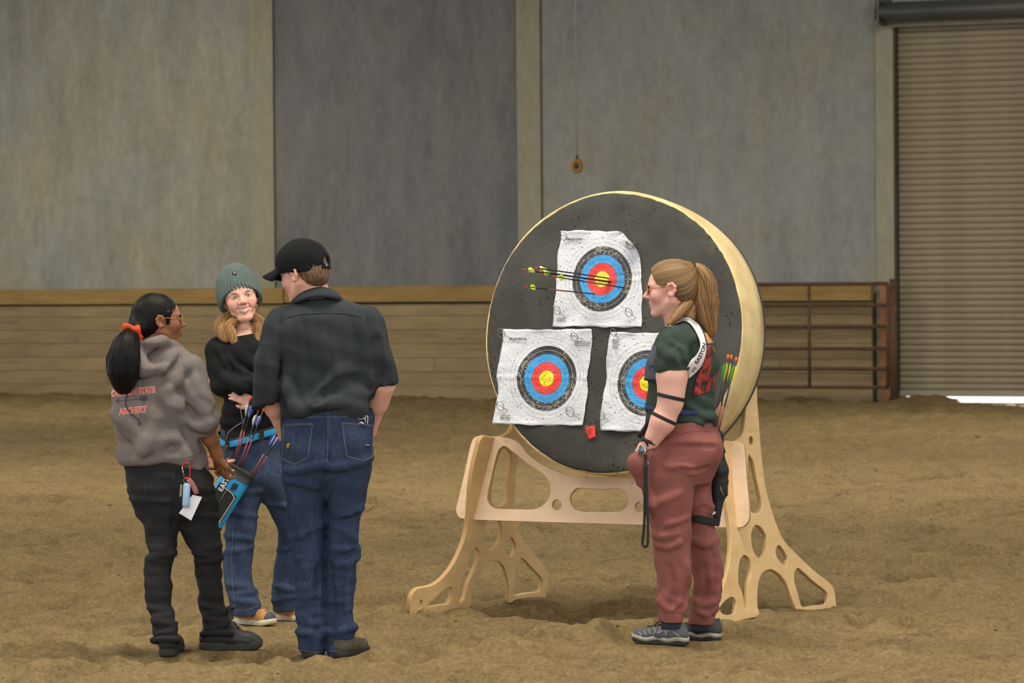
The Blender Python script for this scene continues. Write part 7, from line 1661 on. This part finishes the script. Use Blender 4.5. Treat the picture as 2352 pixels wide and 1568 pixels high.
def floor_mat():
    t = NT('arena_sand'); v = t.coord((1, 0.7, 1))
    a = t.noise(v, 1.1, 5, 0.65); b = t.noise(v, 7, 5, 0.65); c = t.noise(v, 48, 4, 0.75); dent_shade = t.noise(t.coord((0.55, 1.5, 1)), 3.6, 4, 0.6)
    base = t.mix(t.ramp(a, [(0.38, (0, 0, 0)), (0.62, (1, 1, 1))]), lin((112, 96, 67)), lin((130, 112, 78)))
    base = t.mix(t.math('MULTIPLY', t.ramp(b, [(0.50, (0, 0, 0)), (0.66, (1, 1, 1))]), 0.55), base, lin((86, 71, 48)))
    base = t.mix(t.math('MULTIPLY', t.ramp(dent_shade, [(0.58, (0, 0, 0)), (0.70, (1, 1, 1))]), 0.55), base, lin((66, 54, 36)))  # stretched dark patches put the shade of dents into the sand colour
    base = t.mix(0.38, base, t.ramp(c, [(0.30, lin((66, 54, 36))), (0.5, lin((120, 103, 72))), (0.72, lin((168, 147, 108)))]))
    t.base(base); t.rough(0.95); t.spec(0.1)
    t.bump(t.math('ADD', c, t.math('MULTIPLY', b, 2.0)), 0.45, 0.02)
    return t.m
nx_, ny_ = len(xs), len(ys)
Vf = np.stack([XX.ravel(), YY.ravel(), HH.ravel()], 1)
ii, jj = np.meshgrid(np.arange(nx_ - 1), np.arange(ny_ - 1), indexing='ij'); b0 = (ii * ny_ + jj).ravel()
Qf = np.stack([b0, b0 + ny_, b0 + ny_ + 1, b0 + 1], 1)
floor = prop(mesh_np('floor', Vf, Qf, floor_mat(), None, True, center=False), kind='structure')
def ground_z(x, y):
    i = np.clip(np.searchsorted(xs, x) - 1, 0, nx_ - 2); j = np.clip(np.searchsorted(ys, y) - 1, 0, ny_ - 2)
    return HH[i, j]
# loose clods: nobody could count them
cr = np.random.RandomState(21); CV, CQ = [], []
base_ico = [(0, 0, 1), (0.89, 0, 0.45), (0.28, 0.85, 0.45), (-0.72, 0.53, 0.45), (-0.72, -0.53, 0.45), (0.28, -0.85, 0.45), (0.72, 0.53, -0.45), (-0.28, 0.85, -0.45), (-0.89, 0, -0.45), (-0.28, -0.85, -0.45), (0.72, -0.53, -0.45), (0, 0, -1)]
ico_f = [(0, 1, 2), (0, 2, 3), (0, 3, 4), (0, 4, 5), (0, 5, 1), (1, 6, 2), (2, 7, 3), (3, 8, 4), (4, 9, 5), (5, 10, 1), (6, 7, 2), (7, 8, 3), (8, 9, 4), (9, 10, 5), (10, 6, 1), (11, 7, 6), (11, 8, 7), (11, 9, 8), (11, 10, 9), (11, 6, 10)]
for i in range(1500):
    yy = 14.0 + 34 * cr.uniform() ** 1.7; xx = cr.uniform(-1, 1) * yy * 0.15
    sz = cr.uniform(0.0025, 0.0075) * (1.0 + 1.3 * (cr.uniform() > 0.97)) * (1 + (yy - 14) * 0.02)
    z = float(ground_z(xx, yy)) + sz * 0.15; n = len(CV)
    R = cr.normal(size=(3, 3)); R, _ = np.linalg.qr(R)
    pts = (np.array(base_ico) * cr.uniform(0.7, 1.25, (12, 1))) @ R * np.array((1.3, 1.1, 0.8)) * sz + np.array((xx, yy, z))
    CV += [tuple(p) for p in pts]; CQ += [(a + n, b + n, c + n) for a, b, c in ico_f]
clods = mesh_np('loose_clods', CV, np.array(CQ), plain('clod', (112, 92, 62), 0.95, 0.4, 5), None, True, center=False)
prop(clods, 'loose clods and crumbs of brown dirt strewn over the sand', 'dirt', kind='stuff')

# pipe gate at the wall
M_RUST = plain('rusty_pipe', (84, 60, 44), 0.7, 0.35, 20, bump=0.2)
gate_u0, gate_u1 = wuz(1590, 750, 0.5)[0], wuz(2040, 750, 0.5)[0]
gate = empty('pipe_gate', WALLM @ Vector(((gate_u0 + gate_u1) / 2, 0.5, 0)))
prop(gate, 'rusty brown six-rail pipe gate against the timber boards', 'gate')
def wtube(name, a, b, r, mat, parent, seg=10):
    return tube(name, [WALLM @ Vector(a), WALLM @ Vector(b)], r, mat, parent, seg)
gz = [wuz(1900, y, 0.5)[1] for y in (652, 701, 749.5, 800, 846.5, 888.5)]
gr = 0.024
for z in gz: wtube('rail', (gate_u0, 0.5, z), (gate_u1, 0.5, z), gr, M_RUST, gate)
for uu in (gate_u0, wuz(1860, 750, 0.5)[0], gate_u1): wtube('stile', (uu, 0.52, gz[-1]), (uu, 0.52, gz[0]), gr * 0.85, M_RUST, gate)
for z in (gz[0] - 0.12, gz[-1] + 0.14): wtube('hinge', (gate_u1, 0.5, z), (gate_u1 + 0.012, 0.5, z), 0.018, M_STEEL, gate)
up = wuz(2053, 800, 0.5)[0]
post = empty('gate_post', WALLM @ Vector((up, 0.5, 0))); prop(post, 'dark rusty steel post beside the roller door', 'post')
zp = wuz(2052, 643, 0.5)[1]
wtube('shaft', (up, 0.5, -0.1), (up, 0.5, zp), 0.046, M_RUST, post, 14); wtube('cap', (up, 0.5, zp), (up, 0.5, zp + 0.012), 0.052, M_STEEL, post, 14)
wbox('trim_1', wuz(2024, 800, 0.1)[0], wuz(2046, 800, 0.1)[0], 0.04, 0.14, 0, wuz(2030, 655, 0.14)[1], wood('reddish_board', (160, 112, 78), (172, 124, 88), (120, 84, 60), (14, 14, 0.6)))['kind'] = 'structure'

# pull rope hanging by the wall
pr0 = WALLM @ Vector((wuz(1323, 0, 0.4)[0], 0.4, 0)); zk = wuz(1326, 381, 0.4)[1]; zr = wuz(1325, 362, 0.4)[1]
uk = wuz(1326, 381, 0.4)[0]; ut = wuz(1322, 0, 0.4)[0]; zt0 = wuz(1322, 0, 0.4)[1]
rope = empty('pull_rope', WALLM @ Vector((uk, 0.4, zk))); prop(rope, 'thin pale pull rope with a rusty ring, hanging before the concrete wall', 'rope')
tube('cord', [WALLM @ Vector((uk + (ut - uk) * (ROOF - zr) / (zt0 - zr), 0.4, ROOF)), WALLM @ Vector((uk, 0.4, zr))], 0.0105, plain('pale_rope', (168, 162, 148), 0.8), rope, 8)
M_RING = plain('rusty_ring', (150, 110, 48), 0.6, 0.3, 30)
ring_pts = [WALLM @ Vector((uk + 0.052 * math.cos(a), 0.4, zk + 0.07 * math.sin(a))) for a in [2 * math.pi * k / 24 for k in range(24)]]
V, Fs = tube_vf(ring_pts, 0.028, 10, closed=True); mesh_py('ring', V, Fs, M_RING, rope, True)
tube('hook', [WALLM @ Vector((uk, 0.4, zr + 0.03)), WALLM @ Vector((uk, 0.41, zr)), WALLM @ Vector((uk + 0.005, 0.4, zk + 0.06))], 0.016, M_STEEL, rope, 8)
tube('hub', [WALLM @ Vector((uk, 0.36, zk)), WALLM @ Vector((uk, 0.44, zk))], 0.03, M_STEEL, rope, 12)
bpy.context.view_layer.update()
